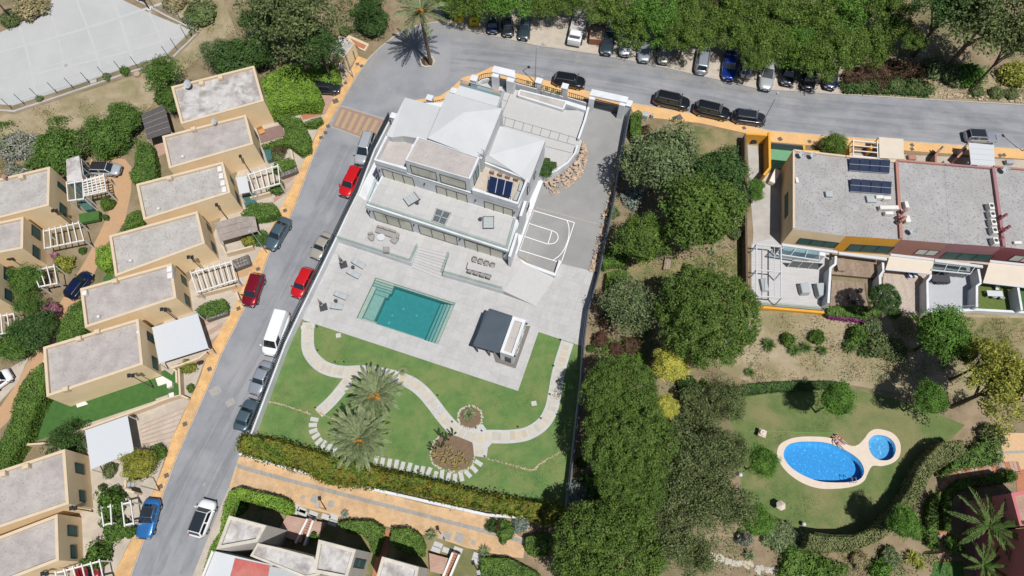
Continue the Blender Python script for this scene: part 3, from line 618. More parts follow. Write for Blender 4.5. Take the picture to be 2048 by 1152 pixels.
# windows on the facades: photo pixels of top-left, bottom-left -> right; bays
def window(A, B, tl, br, n, par, pane=None, frame=m_frame, out=.0, depth=.1, fw=.07):
    u0, z1 = on_wall(tl[0], tl[1], A, B); u1, z0 = on_wall(br[0], br[1], A, B)
    return window_uz(A, B, u0, u1, z0, z1, n, par, pane or m_blind, frame, fw)
def window_uz(A, B, u0, u1, z0, z1, n, par, pane, frame=m_frame, fw=.07, proud=.05, name='window'):
    if z0 > z1: z0, z1 = z1, z0
    if u0 > u1: u0, u1 = u1, u0
    t = Vector((B.x-A.x, B.y-A.y, 0)).normalized(); nn = Vector((t.y, -t.x, 0))
    # outward = towards the side the camera's foot lies on
    if nn.dot(Vector((-A.x, -A.y, 0))) < 0: nn = -nn
    P_ = lambda u, z, o: Vector((A.x, A.y, 0))+t*u+nn*o+Vector((0, 0, z))
    m = MB()
    for a, b in ((P_(u0, z0, proud/2), P_(u1, z0, proud/2)), (P_(u0, z1, proud/2), P_(u1, z1, proud/2))): m.bar(a, b, proud, fw)
    for k in range(n+1):
        u = u0+(u1-u0)*k/n; u = min(max(u, u0+fw/2), u1-fw/2); a, b = P_(u, z0+fw/2, proud/2+.002), P_(u, z1-fw/2, proud/2+.002)
        v = [p+t*(i*fw/2)+nn*(j*proud/2) for p in (a, b) for i, j in ((-1, -1), (1, -1), (1, 1), (-1, 1))]; m.add(v, [(0, 1, 2, 3), (7, 6, 5, 4), (0, 4, 5, 1), (1, 5, 6, 2), (2, 6, 7, 3), (3, 7, 4, 0)])
    wdw = m.obj(name, frame, par)
    for k in range(n):
        a = u0+(u1-u0)*k/n+fw*.5; b = u0+(u1-u0)*(k+1)/n-fw*.5
        mm = MB(); mm.add([P_(a, z0, .012), P_(b, z0, .012), P_(b, z1, .012), P_(a, z1, .012)], [(0, 1, 2, 3)]); mm.obj('shutter' if pane in (m_shut,) else 'pane', pane, wdw)
    return wdw
UA, UB = G(748, 320, ZP), G(1037, 408, ZP)
for tl, br, n in (((763, 337), (831, 376), 3), ((871, 371), (936, 409), 3), ((968, 402), (1026, 437), 3)):
    window(UA, UB, tl, br, n, V)
BA, BB_ = G(810, 320, ZB), G(940, 358, ZB)
window(BA, BB_, (820, 330), (875, 361), 1, V); window(BA, BB_, (879, 348), (933, 379), 1, V)
for tl, br, n in (((745, 421), (827, 463), 3), ((836, 450), (916, 490), 3), ((928, 479), (1007, 519), 3)):
    window(f0, f1, tl, br, n, V)
# shadow-gap band between the storeys, and small wall lamps
a, b = G(748, 320, ZP), G(1037, 408, ZP); t = (b-a).normalized(); nn = Vector((t.y, -t.x, 0)); nn = nn if nn.dot(-a) > 0 else -nn
MB().bar(Vector((a.x, a.y, 7.0))+nn*.012, Vector((b.x, b.y, 7.0))+nn*.012, .03, .04).obj('shadow_gap', m_frame, V)
for (px, py), A_, B_ in (((759, 340), UA, UB), ((849, 367), UA, UB), ((951, 400), UA, UB), ((1029, 424), UA, UB), ((740, 422), f0, f1), ((828, 449), f0, f1), ((920, 478), f0, f1), ((1010, 506), f0, f1)):
    u, z = on_wall(px, py, A_, B_); tt = (B_-A_); tt.z = 0; tt.normalize(); n2 = Vector((tt.y, -tt.x, 0)); n2 = n2 if n2.dot(-A_) > 0 else -n2
    p = Vector((A_.x, A_.y, 0))+tt*u+n2*.08; MB().box(p.x, p.y, z, .12, .16, .3, ANG).obj('wall_lamp', m_black, V)
# side walls that step down to the drive
for pts, z in (([(1051, 402), (1041, 432)], 6.0), ([(1034, 466), (1019, 513)], 4.0)):
    c = [W2(p, z) for p in pts]; MB().prism(strip_poly(c, .35), z, 0).obj('side_fin_wall', m_white, V)
RA, RB = G(1037, 408, ZP), G(1090, 284, ZP)
window_uz(RA, RB, 3.2, 4.0, 4.9, 6.4, 1, V, m_whitep, m_frame); window_uz(RA, RB, 5.6, 6.3, 4.9, 6.0, 1, V, m_whitep, m_frame)
# tall window on the side of the block above the roof terrace
window_uz(G(940, 358, ZB), G(959, 315, ZB), .9, 2.6, 7.0, 9.2, 2, V, m_canopygl)
# skylight
sk = [(873, 417), (902, 426), (889, 451), (864, 442)]
S = empty('skylight', G(883, 434, Z1), 'square four-pane skylight set in the first floor terrace', 'skylight')
q = [G(p[0], p[1], Z1+.12) for p in sk]; m = MB()
for i in range(4): m.bar(q[i], q[(i+1) % 4], .14, .2)
m.bar((q[0]+q[1])/2, (q[2]+q[3])/2, .1, .16); m.bar((q[1]+q[2])/2, (q[3]+q[0])/2, .1, .16); m.obj('frame', m_grey, S)
c = (q[0]+q[2])/2
for i in range(4):
    a_, b_, d_ = q[i], (q[i]+q[(i+1) % 4])/2, (q[i]+q[(i-1) % 4])/2
    mm = MB(); mm.poly([tuple(p) for p in (a_, b_, c, d_)]); mm.obj('pane', m_winglass, S)
    for k in range(6):
        e = a_.lerp(b_, (k+.5)/6); f = d_.lerp(c, (k+.5)/6); 
        MB().bar(e+Vector((0, 0, .03)), f+Vector((0, 0, .03)), .03, .02).obj('louvre', m_grey, S)
# solar collectors + roof lounge on the right roof terrace
S = empty('solar_collector', G(1003, 375, fl), 'rack of three dark blue solar panels on the villa roof terrace', 'solar panel')
cq = [(980, 352), (1027, 365), (1021, 394), (975, 382)]
for i in range(3):
    t0, t1 = i/3+.015, (i+1)/3-.015; a_ = l2(cq[0], cq[1], t0); b_ = l2(cq[0], cq[1], t1); c_ = l2(cq[3], cq[2], t1); d_ = l2(cq[3], cq[2], t0)
    P4 = [G(*a_, fl+1.5), G(*b_, fl+1.5), G(*c_, fl+.9), G(*d_, fl+.9)]
    v = [tuple(p) for p in P4]+[(p.x, p.y, p.z-.06) for p in P4]
    MB().add(v, [(3, 2, 1, 0), (0, 1, 5, 4), (1, 2, 6, 5), (2, 3, 7, 6), (3, 0, 4, 7), (4, 5, 6, 7)]).obj('panel', m_solarb, S)
    MB().bar(P4[1]+Vector((0.05, 0, .02)), P4[2]+Vector((0.05, 0, .02)), .09, .05).obj('rail', m_grey, S)
for p in cq:
    a_ = G(*p, fl+.9); MB().tube((a_.x, a_.y, fl), (a_.x, a_.y, fl+1.2), .04).obj('post', m_grey, S)
m = MB()
for t in (.0, .33, .66, 1.0):
    p = l2((984, 345), (1032, 359), t); a_ = G(*p, fl+.3); m.box(a_.x, a_.y, a_.z, .5, .3, .6, ANG)
m.obj('bracket', mat('copper_brown', (.22, .13, .09), (.3, .22, .18), scale=4), S)
def sofa_block(name, label, pts, z, hgt, mt=m_fablt, cat='sofa'):
    r = empty(name, G(*pts[0], z), label, cat)
    MB().prism([W2(p, z+hgt) for p in pts], z+hgt, z+.12).obj('cushion', mt, r)
    c = [G(p[0], p[1], z+.06) for p in pts]; m = MB()
    for p in c: m.box(p.x*.98+.02*c[0].x, p.y*.98+.02*c[0].y, z+.06, .08, .08, .12)
    m.obj('feet', m_darkgrey, r)
    return r
sofa_block('outdoor_seat', 'pale grey cushioned seat on the roof terrace, nearest the front parapet', [(1035, 382), (1040, 384), (1033, 401), (1026, 399)], fl, .5, cat='seat')
sofa_block('outdoor_seat', 'pale grey cushioned seat behind the blue collectors, at the roof terrace side parapet', [(1040, 366), (1046, 367), (1041, 382), (1036, 381)], fl, .5, cat='seat')
# TV aerial
a_ = G(968, 318, 9.8); A_ = empty('tv_aerial', a_, 'thin grey television aerial on the main white roof edge', 'aerial')
m = MB(); m.tube(a_-Vector((0, 0, 2)), a_+Vector((0, 0, 1.9)), .035); m.obj('mast', m_grey, A_)
m = MB()
for k in range(5): m.tube(a_+Vector((-.35, -.1+.0*k, 1.0+.2*k)), a_+Vector((.35, .15, 1.0+.2*k)), .02)
m.tube(a_+Vector((-.4, .3, 1.8)), a_+Vector((.5, -.3, 1.8)), .025); m.obj('rods', m_grey, A_)
# ---- front courtyard
slab('courtyard', [(940, 172), (985, 165), (1040, 182), (1050, 200), (1130, 220), (1176, 222), (1160, 277), (1164, 283), (1157, 305), (1140, 325), (1084, 352), (1070, 345), (985, 240), (930, 200)], ZT, -.1, m_tile[1])
m_lineg = mat('dark_joint', (.22, .21, .18), (.18, .17, .15), scale=4)
def cline(a, b, z=ZT+.006, wd=.09, mt=m_lineg, name='drain_line'):
    q = strip_poly([W2(a, z), W2(b, z)], wd); return MB().poly([(p[0], p[1], z) for p in q]).obj(name, mt, None, kind='structure')
for a, b in (((1001, 232), (1156, 277)), ((1001, 249), (1151, 291)), ((1022, 183), (1003, 232)), ((1156, 219), (1156, 221)), ((1089, 292), (1143, 306)), ((1006, 182), (1020, 186)), ((1003, 199), (1014, 202)), ((999, 214), (1008, 217))): cline(a, b)
for i in range(8):
    t = (i+.6)/8.6; cline(l2((1001, 232), (1156, 277), t), l2((997, 248), (1151, 291), t))
# planter with shrubs
pl = empty('planter', G(1080, 205, ZT), 'long white planter of small shrubs inside the front wall', 'planter')
pq = [(1040, 180), (1036, 190), (1126, 218), (1132, 203)]
for i in range(4):
    m = MB(); m.prism(strip_poly([W2(pq[i], ZT+.55), W2(pq[(i+1) % 4], ZT+.55)], .25), ZT+.55+.002*i, 0); m.obj('kerb', m_white, pl)
MB().prism([W2(p, ZT+.4) for p in pq], ZT+.4, ZT).obj('gravel', m_conc, pl)
slab('courtyard_bench_wall', [(1130, 200), (1172, 213), (1172, 221), (1129, 207)], ZT+.6, 0, m_white)
# walls of the courtyard: to the drive, curved to the rubble bank
tag(wallstrip('courtyard_wall', [(1177, 214), (1170, 240), (1157, 277)], ZT+.7, -.1, .3, m_white), 'straight white wall between front courtyard and driveway', 'wall')
tag(wallstrip('courtyard_wall', [(1155, 291), (1150, 306), (1135, 325), (1112, 341), (1078, 354)], ZT+.7, -.1, .28, m_white), 'curved white wall above the rubble stones beside the driveway', 'wall')
# ================================================================== VILLA GROUNDS
# front wall with pillars, bar fence between them
def pillar(px, py, z, s, label, hgt=None):
    p = G(px, py, z); r = empty('gate_pillar', (p.x, p.y, 0), label, 'pillar')
    MB().box(p.x, p.y, (z-.12)/2, s, s, z-.12, ANG).obj('shaft', m_white, r); MB().box(p.x, p.y, z-.05, s+.12, s+.12, .14, ANG).obj('cap', m_white, r)
PZ = 3.0
for px, py, s, lb in ((787, 231, .75, 'white pillar at the street corner beside the crossing'), (859, 195, .8, 'white pillar between the two curved bar fences'), (907, 181, .75, 'white pillar peeping out left of the flat roof'), (948, 156, .85, 'white pillar at the left end of the curved fence by the portal'),
                      (1078, 161, .8, 'white pillar behind the planter, first right of the portal'), (1130, 172, .8, 'white pillar behind the parked black car')):
    pillar(px, py, PZ, s, lb)
def barfence(pts, z1, z0, label, sp=.36, k=6, wd=.11, mt=m_black, name='bar_fence', rail=True, curve=True):
    c = [G(p[0], p[1], z0) for p in pts]; c = smooth_line(c, k) if (curve and len(c) > 2) else c
    r = empty(name, c[0], label, 'fence'); acc = 0.0; nxt = sp/2; mesh = None; n = 0; rest = MB()
    tot = sum((c[i+1]-c[i]).length for i in range(len(c)-1))
    for i in range(len(c)-1):
        a, b = c[i], c[i+1]; L = (b-a).length; d = (b-a)/L; rz = math.atan2(d.y, d.x)
        while nxt < acc+L:
            p = a+d*(nxt-acc)
            if n < 290:
                if mesh is None: mesh = MB().box(0, 0, (z1-z0)/2, .05, wd, z1-z0).mesh('bar', mt)
                o = bpy.data.objects.new('bar', mesh); COL.objects.link(o); o.parent = r; o.location = p-wo(r); o.rotation_euler = (0, 0, rz)
            else: rest.box(p.x, p.y, (z1+z0)/2, .05, wd, z1-z0, rz)
            n += 1; nxt += sp
        acc += L
    if rest.v: rest.obj('bars', mt, r, kind='stuff')
    m = MB()
    for i in range(len(c)-1):
        for z in (z0+.1, z1-.08): m.bar((c[i].x, c[i].y, z), (c[i+1].x, c[i+1].y, z), .05, .06)
    m.obj('rail', mt, r); return r
FW = 1.7
def fwall(pts, label): return tag(wallstrip('front_wall', pts, FW, 0, .28, m_white), label, 'wall')
segs = [([(796, 245), (812, 222), (853, 213)], 'bar fence curving from the street corner to the second pillar'), ([(866, 212), (890, 207), (905, 196)], 'short curved bar fence left of the flat white roof'),
        ([(953, 167), (965, 158), (986, 155)], 'curved bar fence at the left of the white entrance portal'), ([(1030, 165), (1074, 177)], 'straight bar fence right of the white entrance portal'),
        ([(1084, 180), (1126, 192)], 'straight bar fence between the planter pillars'), ([(1136, 194), (1180, 207)], 'straight bar fence beside the driveway gate')]
for pts, lb in segs:
    cc = [(x, y) for x, y in pts]
    fwall(cc, 'low white wall under the '+lb); barfence([(x, y) for x, y in cc], PZ-.25, FW, lb, sp=.30, wd=.07)
# portal with lintel and pedestrian gate
PT = empty('entrance_portal', G(1008, 165, 0), 'white pedestrian entrance portal with sloping top and dark slatted gate', 'portal')
for a, b in (((985, 147), (998, 150)), ((1015, 156), (1029, 160))):
    c0 = [W2((a[0], a[1]), 3.6), W2((b[0], b[1]), 3.6)]; MB().prism(strip_poly(c0, 1.0), 3.6, 0).obj('jamb', m_white, PT)
q = [W2(p, 3.8) for p in [(988, 132), (1030, 142), (1030, 156), (984, 144)]]; MB().prism(q, 3.9, 3.6).obj('lintel', m_white, PT)
a_, b_ = G(998, 172, ZT), G(1015, 176, ZT); m = MB()
for k in range(8):
    p = a_.lerp(b_, (k+.5)/8); MB().box(p.x, p.y, ZT+.9, .13, .05, 1.7, ANG).obj('slat', m_dkmetal, PT)
MB().bar(a_+Vector((0, 0, 1.0)), b_+Vector((0, 0, 1.0)), .08, .08).obj('gate_rail', m_dkmetal, PT)
# driveway gate
GT = empty('driveway_gate', G(1215, 205, 0), 'white driveway gateway with long coping and dark sliding gate', 'gate')
MB().prism([W2(p, 3.3) for p in [(1184, 178), (1257, 194), (1253, 205), (1179, 190)]], 3.3, 3.0).obj('lintel', m_white, GT)
for a, b in (((1179, 193), (1190, 195)), ((1240, 205), (1251, 208))):
    MB().prism(strip_poly([W2(a, 3.0), W2(b, 3.0)], .8), 3.0, 0).obj('jamb', m_white, GT)
a_, b_ = G(1188, 216, 0), G(1236, 228, 0)
for k in range(26): p = a_.lerp(b_, (k+.5)/26); MB().box(p.x, p.y, 1.0, .07, .05, 1.9, ANG).obj('bar', m_dkmetal, GT)
for z in (.1, 1.0, 1.95): MB().bar(a_+Vector((0, 0, z)), b_+Vector((0, 0, z)), .07, .08).obj('rail', m_dkmetal, GT)
for k in range(11):
    p = a_.lerp(b_, (k+.9)/12); MB().box(p.x, p.y, 1.45, .12, .07, .1, ANG).obj('ornament', m_whitem, GT)
pillar(1257, 206, 2.4, .9, 'white pillar closing the driveway gateway on the right')
# drive + sports court
struct('driveway', [(1178, 214), (1190, 214), (1240, 225), (1260, 220), (1231, 384), (1184, 546), (1125, 531), (1110, 557), (1030, 508), (1040, 480), (1070, 405), (1080, 360), (1140, 322), (1163, 283), (1160, 270)], .012, m_drive)
def cl(pts, wd=.12, z=.02, mt=m_line):
    q = strip_poly([W2(p, z) for p in pts], wd); return MB().poly([(p[0], p[1], z) for p in q]).obj('court_line', mt, None, kind='structure')
A, B, C_, D = (1067, 421), (1149, 445), (1117, 549), (1039, 500)
for k, (a, b) in enumerate((((1067, 421), (1149, 445)), ((1149, 445), (1124, 521)), ((1039, 500), (1117, 524)), ((1067, 421), (1039, 500)), ((1059, 447), (1103, 461)), ((1050, 473), (1095, 488)), ((1104, 461), (1096, 488)))): cl([a, b], .09, .02+.0015*k)
arc = smooth_line([W2(p, .02) for p in [(1104, 461), (1114, 467), (1116, 477), (1109, 486), (1096, 488)]], 5)
MB().poly([(p[0], p[1], .034) for p in strip_poly([tuple(p) for p in arc], .09)]).obj('court_line', m_line, None, kind='structure')
arc = smooth_line([W2(p, .02) for p in [(1134, 441), (1138, 455), (1137, 475), (1130, 495), (1120, 510), (1107, 520)]], 5)
MB().poly([(p[0], p[1], .036) for p in strip_poly([tuple(p) for p in arc], .09)]).obj('court_line', m_line, None, kind='structure')
cline((1072, 415), (1196, 448), .017, .22, m_gutter); cline((1064, 480), (1053, 524), .018, .04, m_conc)
tag(wallstrip('court_parapet', [(1029, 514), (1052, 528), (1110, 549), (1121, 521)], .75, -.05, .42, m_white), 'low white parapet round the lower end of the basketball court', 'wall')
# basketball hoop on the villa side wall
hp = G(1052, 440, 0); HO = empty('basketball_hoop', hp, 'wall basketball hoop with dark backboard over the half court', 'basketball hoop')
n2 = Vector((math.cos(ANG), math.sin(ANG), 0)); t2 = Vector((-n2.y, n2.x, 0)); o_ = hp+n2*.15
MB().bar(o_-t2*.8+Vector((0, 0, 3.0)), o_+t2*.8+Vector((0, 0, 3.0)), .06, 1.0).obj('backboard', m_darkgrey, HO)
m = MB(); rr = o_+n2*.4+Vector((0, 0, 2.75))
for i in range(12):
    a, b = 2*math.pi*i/12, 2*math.pi*(i+1)/12; m.tube(rr+Vector((math.cos(a)*.23, math.sin(a)*.23, 0)), rr+Vector((math.cos(b)*.23, math.sin(b)*.23, 0)), .02, n=5)
m.obj('rim', mat('rim_orange', (.6, .12, .03), rough=.5), HO)
MB().bar(o_-n2*.3+Vector((0, 0, 2.9)), o_+Vector((0, 0, 2.9)), .1, .3).obj('bracket', m_black, HO)
for px, py, lb in ((1036, 516, 'red mat lying at the near corner of the basketball court'), (1058, 441, 'small red ball lying under the basketball hoop')):
    if 'ball' in lb:
        bm = bmesh.new(); bmesh.ops.create_icosphere(bm, subdivisions=2, radius=.16); me = bpy.data.meshes.new('ball'); bm.to_mesh(me); bm.free(); me.materials.append(mat('ball_red', (.5, .09, .05), (.4, .06, .03), scale=8)); o = bpy.data.objects.new('ball', me); COL.objects.link(o); o.location = G(px, py, .18); tag(o, lb, 'ball')
    else: tag(slab('floor_mat', [(1033, 513), (1041, 516), (1038, 520), (1031, 517)], .06, .015, mat('mat_red', (.5, .09, .06), (.4, .08, .05), scale=5)), lb, 'mat')
# boundary wall on the right with blue-grey rail; stones on its inner side
RWp = [(1262, 209), (1252, 260), (1240, 330), (1231, 384), (1213, 470), (1198, 544), (1185, 590), (1176, 617), (1168, 680), (1163, 761), (1155, 830), (1142, 948), (1133, 1018)]
tag(wallstrip('boundary_wall', RWp, 1.5, -.1, .3, mat('aged_wall', (.40, .37, .34), (.32, .29, .26), scale=1.5)), 'long boundary wall between the villa plot and the wooded garden', 'wall')
r = empty('wall_railing', G(1231, 384, 1.5), 'blue-grey rail along the top of the long boundary wall', 'railing')
c = [G(p[0]+1, p[1], 1.9) for p in RWp]
for i in range(len(c)-1): MB().bar(c[i], c[i+1], .16, .1).obj('rail', m_dkmetal if i % 2 else m_dkmetal, r)
for i in range(len(c)-1):
    for k in range(3): p = c[i].lerp(c[i+1], k/3); MB().bar((p.x, p.y, 1.5), (p.x, p.y, 1.88), .08, .08).obj('post', m_dkmetal, r)
def rock_mesh(seed, name='stone', mt=m_stone, flat=.6):
    bm = bmesh.new(); bmesh.ops.create_icosphere(bm, subdivisions=1, radius=.5); rg = np.random.default_rng(seed)
    for v in bm.verts:
        v.co *= rg.uniform(.72, 1.18); v.co.z *= flat
    me = bpy.data.meshes.new(name); bm.to_mesh(me); bm.free(); me.materials.append(mt); return me
ROCKS = [rock_mesh(i) for i in range(6)]; PROCKS = [rock_mesh(20+i, 'stone', m_paves, .5) for i in range(4)]
def stone(par, p, s, meshes=ROCKS, name='stone', org=None):
    o = bpy.data.objects.new(name, meshes[RNG.integers(0, len(meshes))]); COL.objects.link(o); o.parent = par; o.location = Vector(p)-(wo(par) if org is None else org)
    o.rotation_euler = (0, 0, RNG.uniform(0, 6.28)); o.scale = (s*RNG.uniform(.8, 1.3), s*RNG.uniform(.8, 1.1), s*RNG.uniform(.7, 1.1)); return o
rb = empty('rubble_bank', G(1105, 365, 0), 'bank of warm rubble stones under the curved white courtyard wall', 'stone bank')
path = smooth_line([G(*p) for p in [(1165, 290), (1160, 312), (1145, 334), (1120, 352), (1085, 370)]], 12)
wids = [.3, 1.0, 1.7, 2.0, 2.1]
for i in range(380):
    t = RNG.uniform(0, 1); k = int(t*(len(path)-2)); p = path[k]; d = (path[k+1]-p).normalized(); nrm = Vector((d.y, -d.x, 0)); nrm = nrm if nrm.y < 0 else -nrm
    wv = np.interp(t, [0, .25, .5, .75, 1], wids); s = RNG.uniform(.05, 1); stone(rb, p+nrm*(s*wv)+Vector((0, 0, (1-s)*.7)), RNG.uniform(.24, .46))
rw = empty('stone_edging', G(1232, 330, 0), 'irregular line of stones along the drive beside the boundary wall', 'stone edging')
pth = smooth_line([G(*p) for p in [(1250, 250), (1236, 330), (1226, 384), (1208, 460), (1192, 520), (1186, 545)]], 14)
for i in range(190):
    t = RNG.uniform(.15, 1); k = int(t*(len(pth)-2)); p = pth[k]; s = RNG.uniform(-.55, .5); stone(rw, p+Vector((s, 0, RNG.uniform(0, .4))), RNG.uniform(.22, .5))
# left boundary wall with dark bar fence on top, following the street
LW = [(781, 236), (748, 300), (716, 384), (692, 432), (669, 481), (636, 549), (603, 616), (570, 686), (541, 762), (521, 815), (500, 871)]
zl = 1.3
tag(wallstrip('boundary_wall', LW, zl, -.1, .32, m_white), 'long white boundary wall between the street and the villa', 'wall')
barfence([(a-1, b) for a, b in LW], zl+1.35, zl, 'dark vertical bar fence on the white wall along the street', sp=.22, wd=.13, mt=mat('slate_blue_steel', (.055, .075, .095), rough=.5), curve=False)
tag(wallstrip('hedge_wall', [(478, 907), (580, 937), (700, 968), (850, 1002), (975, 1030), (1133, 1040)], .7, -.1, .3, m_white), 'low white wall at the foot of the long clipped hedge', 'wall')
# pool house with its dark canopy
slab('pool_house_apron', [(967, 648), (1061, 652), (1031, 737), (991, 724)], .045, -.05, mat('dark_stone_apron', (.17, .155, .145), (.14, .13, .12), scale=2))
PH = empty('pool_house', G(1025, 690, 0), 'white pool house with gravel roof and large dark flat canopy', 'pool house')
pq = [(1026, 632), (1052, 640), (1027, 713), (1000, 704)]
q = [W2(p, 3.0) for p in pq]; cc = Vector((sum(p[0] for p in q)/4, sum(p[1] for p in q)/4)); qi = []
e1 = (Vector(q[1])-Vector(q[0])).normalized(); e2 = (Vector(q[3])-Vector(q[0])).normalized()
qi = [tuple(Vector(q[0])+e1*.35+e2*.45), tuple(Vector(q[1])-e1*.35+e2*.45), tuple(Vector(q[2])-e1*.35-e2*.3), tuple(Vector(q[3])+e1*.35-e2*.3)]
MB().prism(q, 2.7, 0).obj('wall', m_white, PH); MB().prism(qi, 2.76, 2.65).obj('gravel_roof', m_gravelP, PH)
m = MB()
for i in range(4):
    j = (i+1) % 4; m.prism([q[i], q[j], qi[j], qi[i]], 3.0, 2.7)
m.obj('parapet', m_white, PH)
A_, B_ = G(1000, 704, 3.0), G(1027, 713, 3.0); window(A_, B_, (1010, 713), (1022, 725), 1, PH, m_darkgl)
A_, B_ = G(1027, 713, 3.0), G(1052, 640, 3.0)
window_uz(A_, B_, 1.2, 2.2, .1, 2.1, 1, PH, m_darkgl, m_whitep, name='door'); window_uz(A_, B_, 3.0, 3.9, .9, 2.1, 1, PH, m_darkgl, m_whitep)
for px, py in ((1052, 646), (1028, 711)): p = G(px, py, 2.7); MB().box(p.x+.08, p.y-.05, 2.6, .18, .18, .25, ANG).obj('wall_lamp', m_black, PH)
CN = empty('canopy', G(985, 660, 0), 'large charcoal-blue flat canopy on posts beside the pool house', 'canopy')
cq = [(979, 618), (1025, 633), (998, 705), (947, 690)]
q = [W2(p, 2.95) for p in cq]; MB().prism(q, 2.95, 2.87).obj('roof_sheet', m_dkmetal, CN)
q2 = [W2(p, 2.8) for p in [(972, 622), (979, 624), (955, 692), (946, 691)]]; MB().prism(q2, 2.84, 2.7).obj('gutter', m_dkmetal, CN)
for a, b in ((cq[0], cq[1]), (cq[3], cq[2]), (cq[0], cq[3])):
    MB().bar(G(*a, 2.96), G(*b, 2.96), .16, .1).obj('edge_beam', m_dkmetal, CN)
for i in range(1, 9):
    t = i/9; MB().bar(G(*l2(cq[0], cq[1], t), 2.955), G(*l2(cq[3], cq[2], t), 2.955), .03, .02).obj('seam', m_dkmetal, CN)
for p in ((975, 625), (950, 689), (1002, 634), (975, 697)):
    a_ = G(p[0]+3, p[1], 2.8); MB().box(a_.x, a_.y, 1.4, .14, .14, 2.8, ANG).obj('post', m_dkmetal, CN)
# ---- garden path with inset stones
gp = [(618, 645), (615, 671), (619, 705), (645, 733), (683, 744), (725, 743), (765, 748), (800, 757), (826, 768), (848, 786), (868, 810), (888, 836), (912, 860), (945, 873), (985, 873), (1020, 873), (1055, 867), (1085, 848), (1102, 820), (1110, 785), (1115, 755), (1123, 722), (1135, 684)]
c = [tuple(v) for v in smooth_line([W2(p, .02) for p in gp], 5)]
q = strip_poly(c, 1.55); PATH = MB(); n = len(c)
PATH.poly([(p[0], p[1], .024) for p in q]); PATH = PATH.obj('garden_path', m_path, None, kind='structure')
gp2 = [(706, 746), (688, 772), (664, 801), (637, 826)]
c2 = [tuple(v) for v in smooth_line([W2(p, .02) for p in gp2], 5)]
P2 = MB().poly([(p[0], p[1], .027) for p in strip_poly(c2, 1.35)]).obj('garden_path', m_path, None, kind='structure')
P3 = struct('garden_path', [(930, 862), (965, 848), (975, 862), (1000, 872), (985, 885), (976, 895), (973, 915), (948, 912), (946, 890), (925, 876)], .030, m_path)
def inset(cl_, par, step, wl, z, skip=0):
    acc = 0; nx = .5
    for i in range(len(cl_)-1):
        a, b = Vector(cl_[i]), Vector(cl_[i+1]); L = (b-a).length; d = (b-a)/L
        while nx < acc+L:
            p = a+d*(nx-acc); sz = RNG.uniform(.42, .62)
            if RNG.uniform() > .04:
                rz = math.atan2(d.y, d.x)+RNG.normal(0, .05)
                MB().box(p.x+RNG.normal(0, .04), p.y+RNG.normal(0, .04), z, sz, wl*RNG.uniform(.88, 1.08), .03, rz).obj('stone', m_paves, par)
            nx += step*RNG.uniform(.93, 1.1)
        acc += L
inset(c, PATH, .74, .95, .028); inset(c2, P2, .74, .85, .031)
for p in ((960, 882), (959, 895), (959, 905)): a_ = G(*p); MB().box(a_.x, a_.y, .034, .95, .5, .03, .1).obj('stone', m_paves, P3)
# white stepping stones
ss = [(629, 839), (626, 850), (627, 862), (632, 872), (638, 883), (648, 889), (658, 895), (668, 902), (752, 920), (765, 924), (779, 926), (793, 928), (805, 932), (819, 934), (832, 939), (845, 941), (858, 943), (871, 951), (884, 949), (897, 954), (910, 956), (923, 954), (936, 948), (948, 938), (957, 926)]
SS = empty('stepping_stones', G(790, 925, 0), 'curved row of pale rectangular stepping stones in front of the hedge', 'stepping stones', None)
for i, p in enumerate(ss):
    a_ = G(*p); b_ = G(*ss[min(i+1, len(ss)-1)]); c_ = G(*ss[max(i-1, 0)]); d = b_-c_
    if i in (7, 8): d = G(700, 912)-G(668, 902)
    MB().box(a_.x, a_.y, .03, .48, .95, .05, math.atan2(d.y, d.x)+RNG.normal(0, .06)).obj('stone', m_path, SS)
# stone borders
def border(pts, label, n, s=.22, w_=.12, meshes=PROCKS):
    c = smooth_line([G(*p) for p in pts], 8); r = empty('stone_border', c[0], label, 'stone border')
    for i in range(n):
        k = min(int(i/n*(len(c)-1)), len(c)-2); p = c[k].lerp(c[k+1], (i/n*(len(c)-1)) % 1); stone(r, p+Vector((RNG.normal(0, w_), RNG.normal(0, w_), .05)), s*RNG.uniform(.7, 1.3), meshes)
border([(531, 803), (560, 808), (590, 818), (622, 829)], 'thin line of stones across the lawn from the street wall to the path', 95, .15, .05, ROCKS)
border([(640, 826), (655, 833), (675, 841)], 'short line of stones left of the lower garden palm', 34, .15, .05, ROCKS)
border([(975, 918), (1024, 930), (1064, 940), (1080, 928), (1100, 915), (1141, 895)], 'wavy line of stones in the lawn near the lower right corner', 170, .15, .06, ROCKS)
tx = [G(940+23*math.cos(a), 833+22*math.sin(a)) for a in np.linspace(0, 6.283, 25)]
MB().poly([(p.x, p.y, .035) for p in tx[:-1]]).obj('round_bed', m_soil, None, kind='structure')
border([(940+24*math.cos(a), 835+23*math.sin(a)) for a in np.linspace(0, 6.283, 17)], 'ring of small stones round the yucca bed', 72, .24, .05)
struct('cactus_bed', [(878, 875), (897, 868), (916, 873), (945, 885), (947, 912), (935, 935), (905, 942), (872, 930), (862, 915), (866, 890)], .033, m_soil)
border([(878, 873), (864, 890), (862, 918), (875, 934), (905, 944), (938, 938), (950, 912)], 'line of stones round the cactus bed', 60, .24, .06)
struct('raked_soil_square', [(926, 888), (946, 890), (947, 910), (925, 907)], .037, m_soil)
for p, lb in (((1068, 807), 'pale square cover in the lawn near the right path'), ((677, 671), 'pale square cover at the deck edge'), ((607, 655), 'small pale cover by the deck corner at the street wall')):
    a_ = G(*p); tag(MB().box(a_.x, a_.y, .03, .6, .55, .06, .2).obj('inspection_cover', m_path), lb, 'cover')
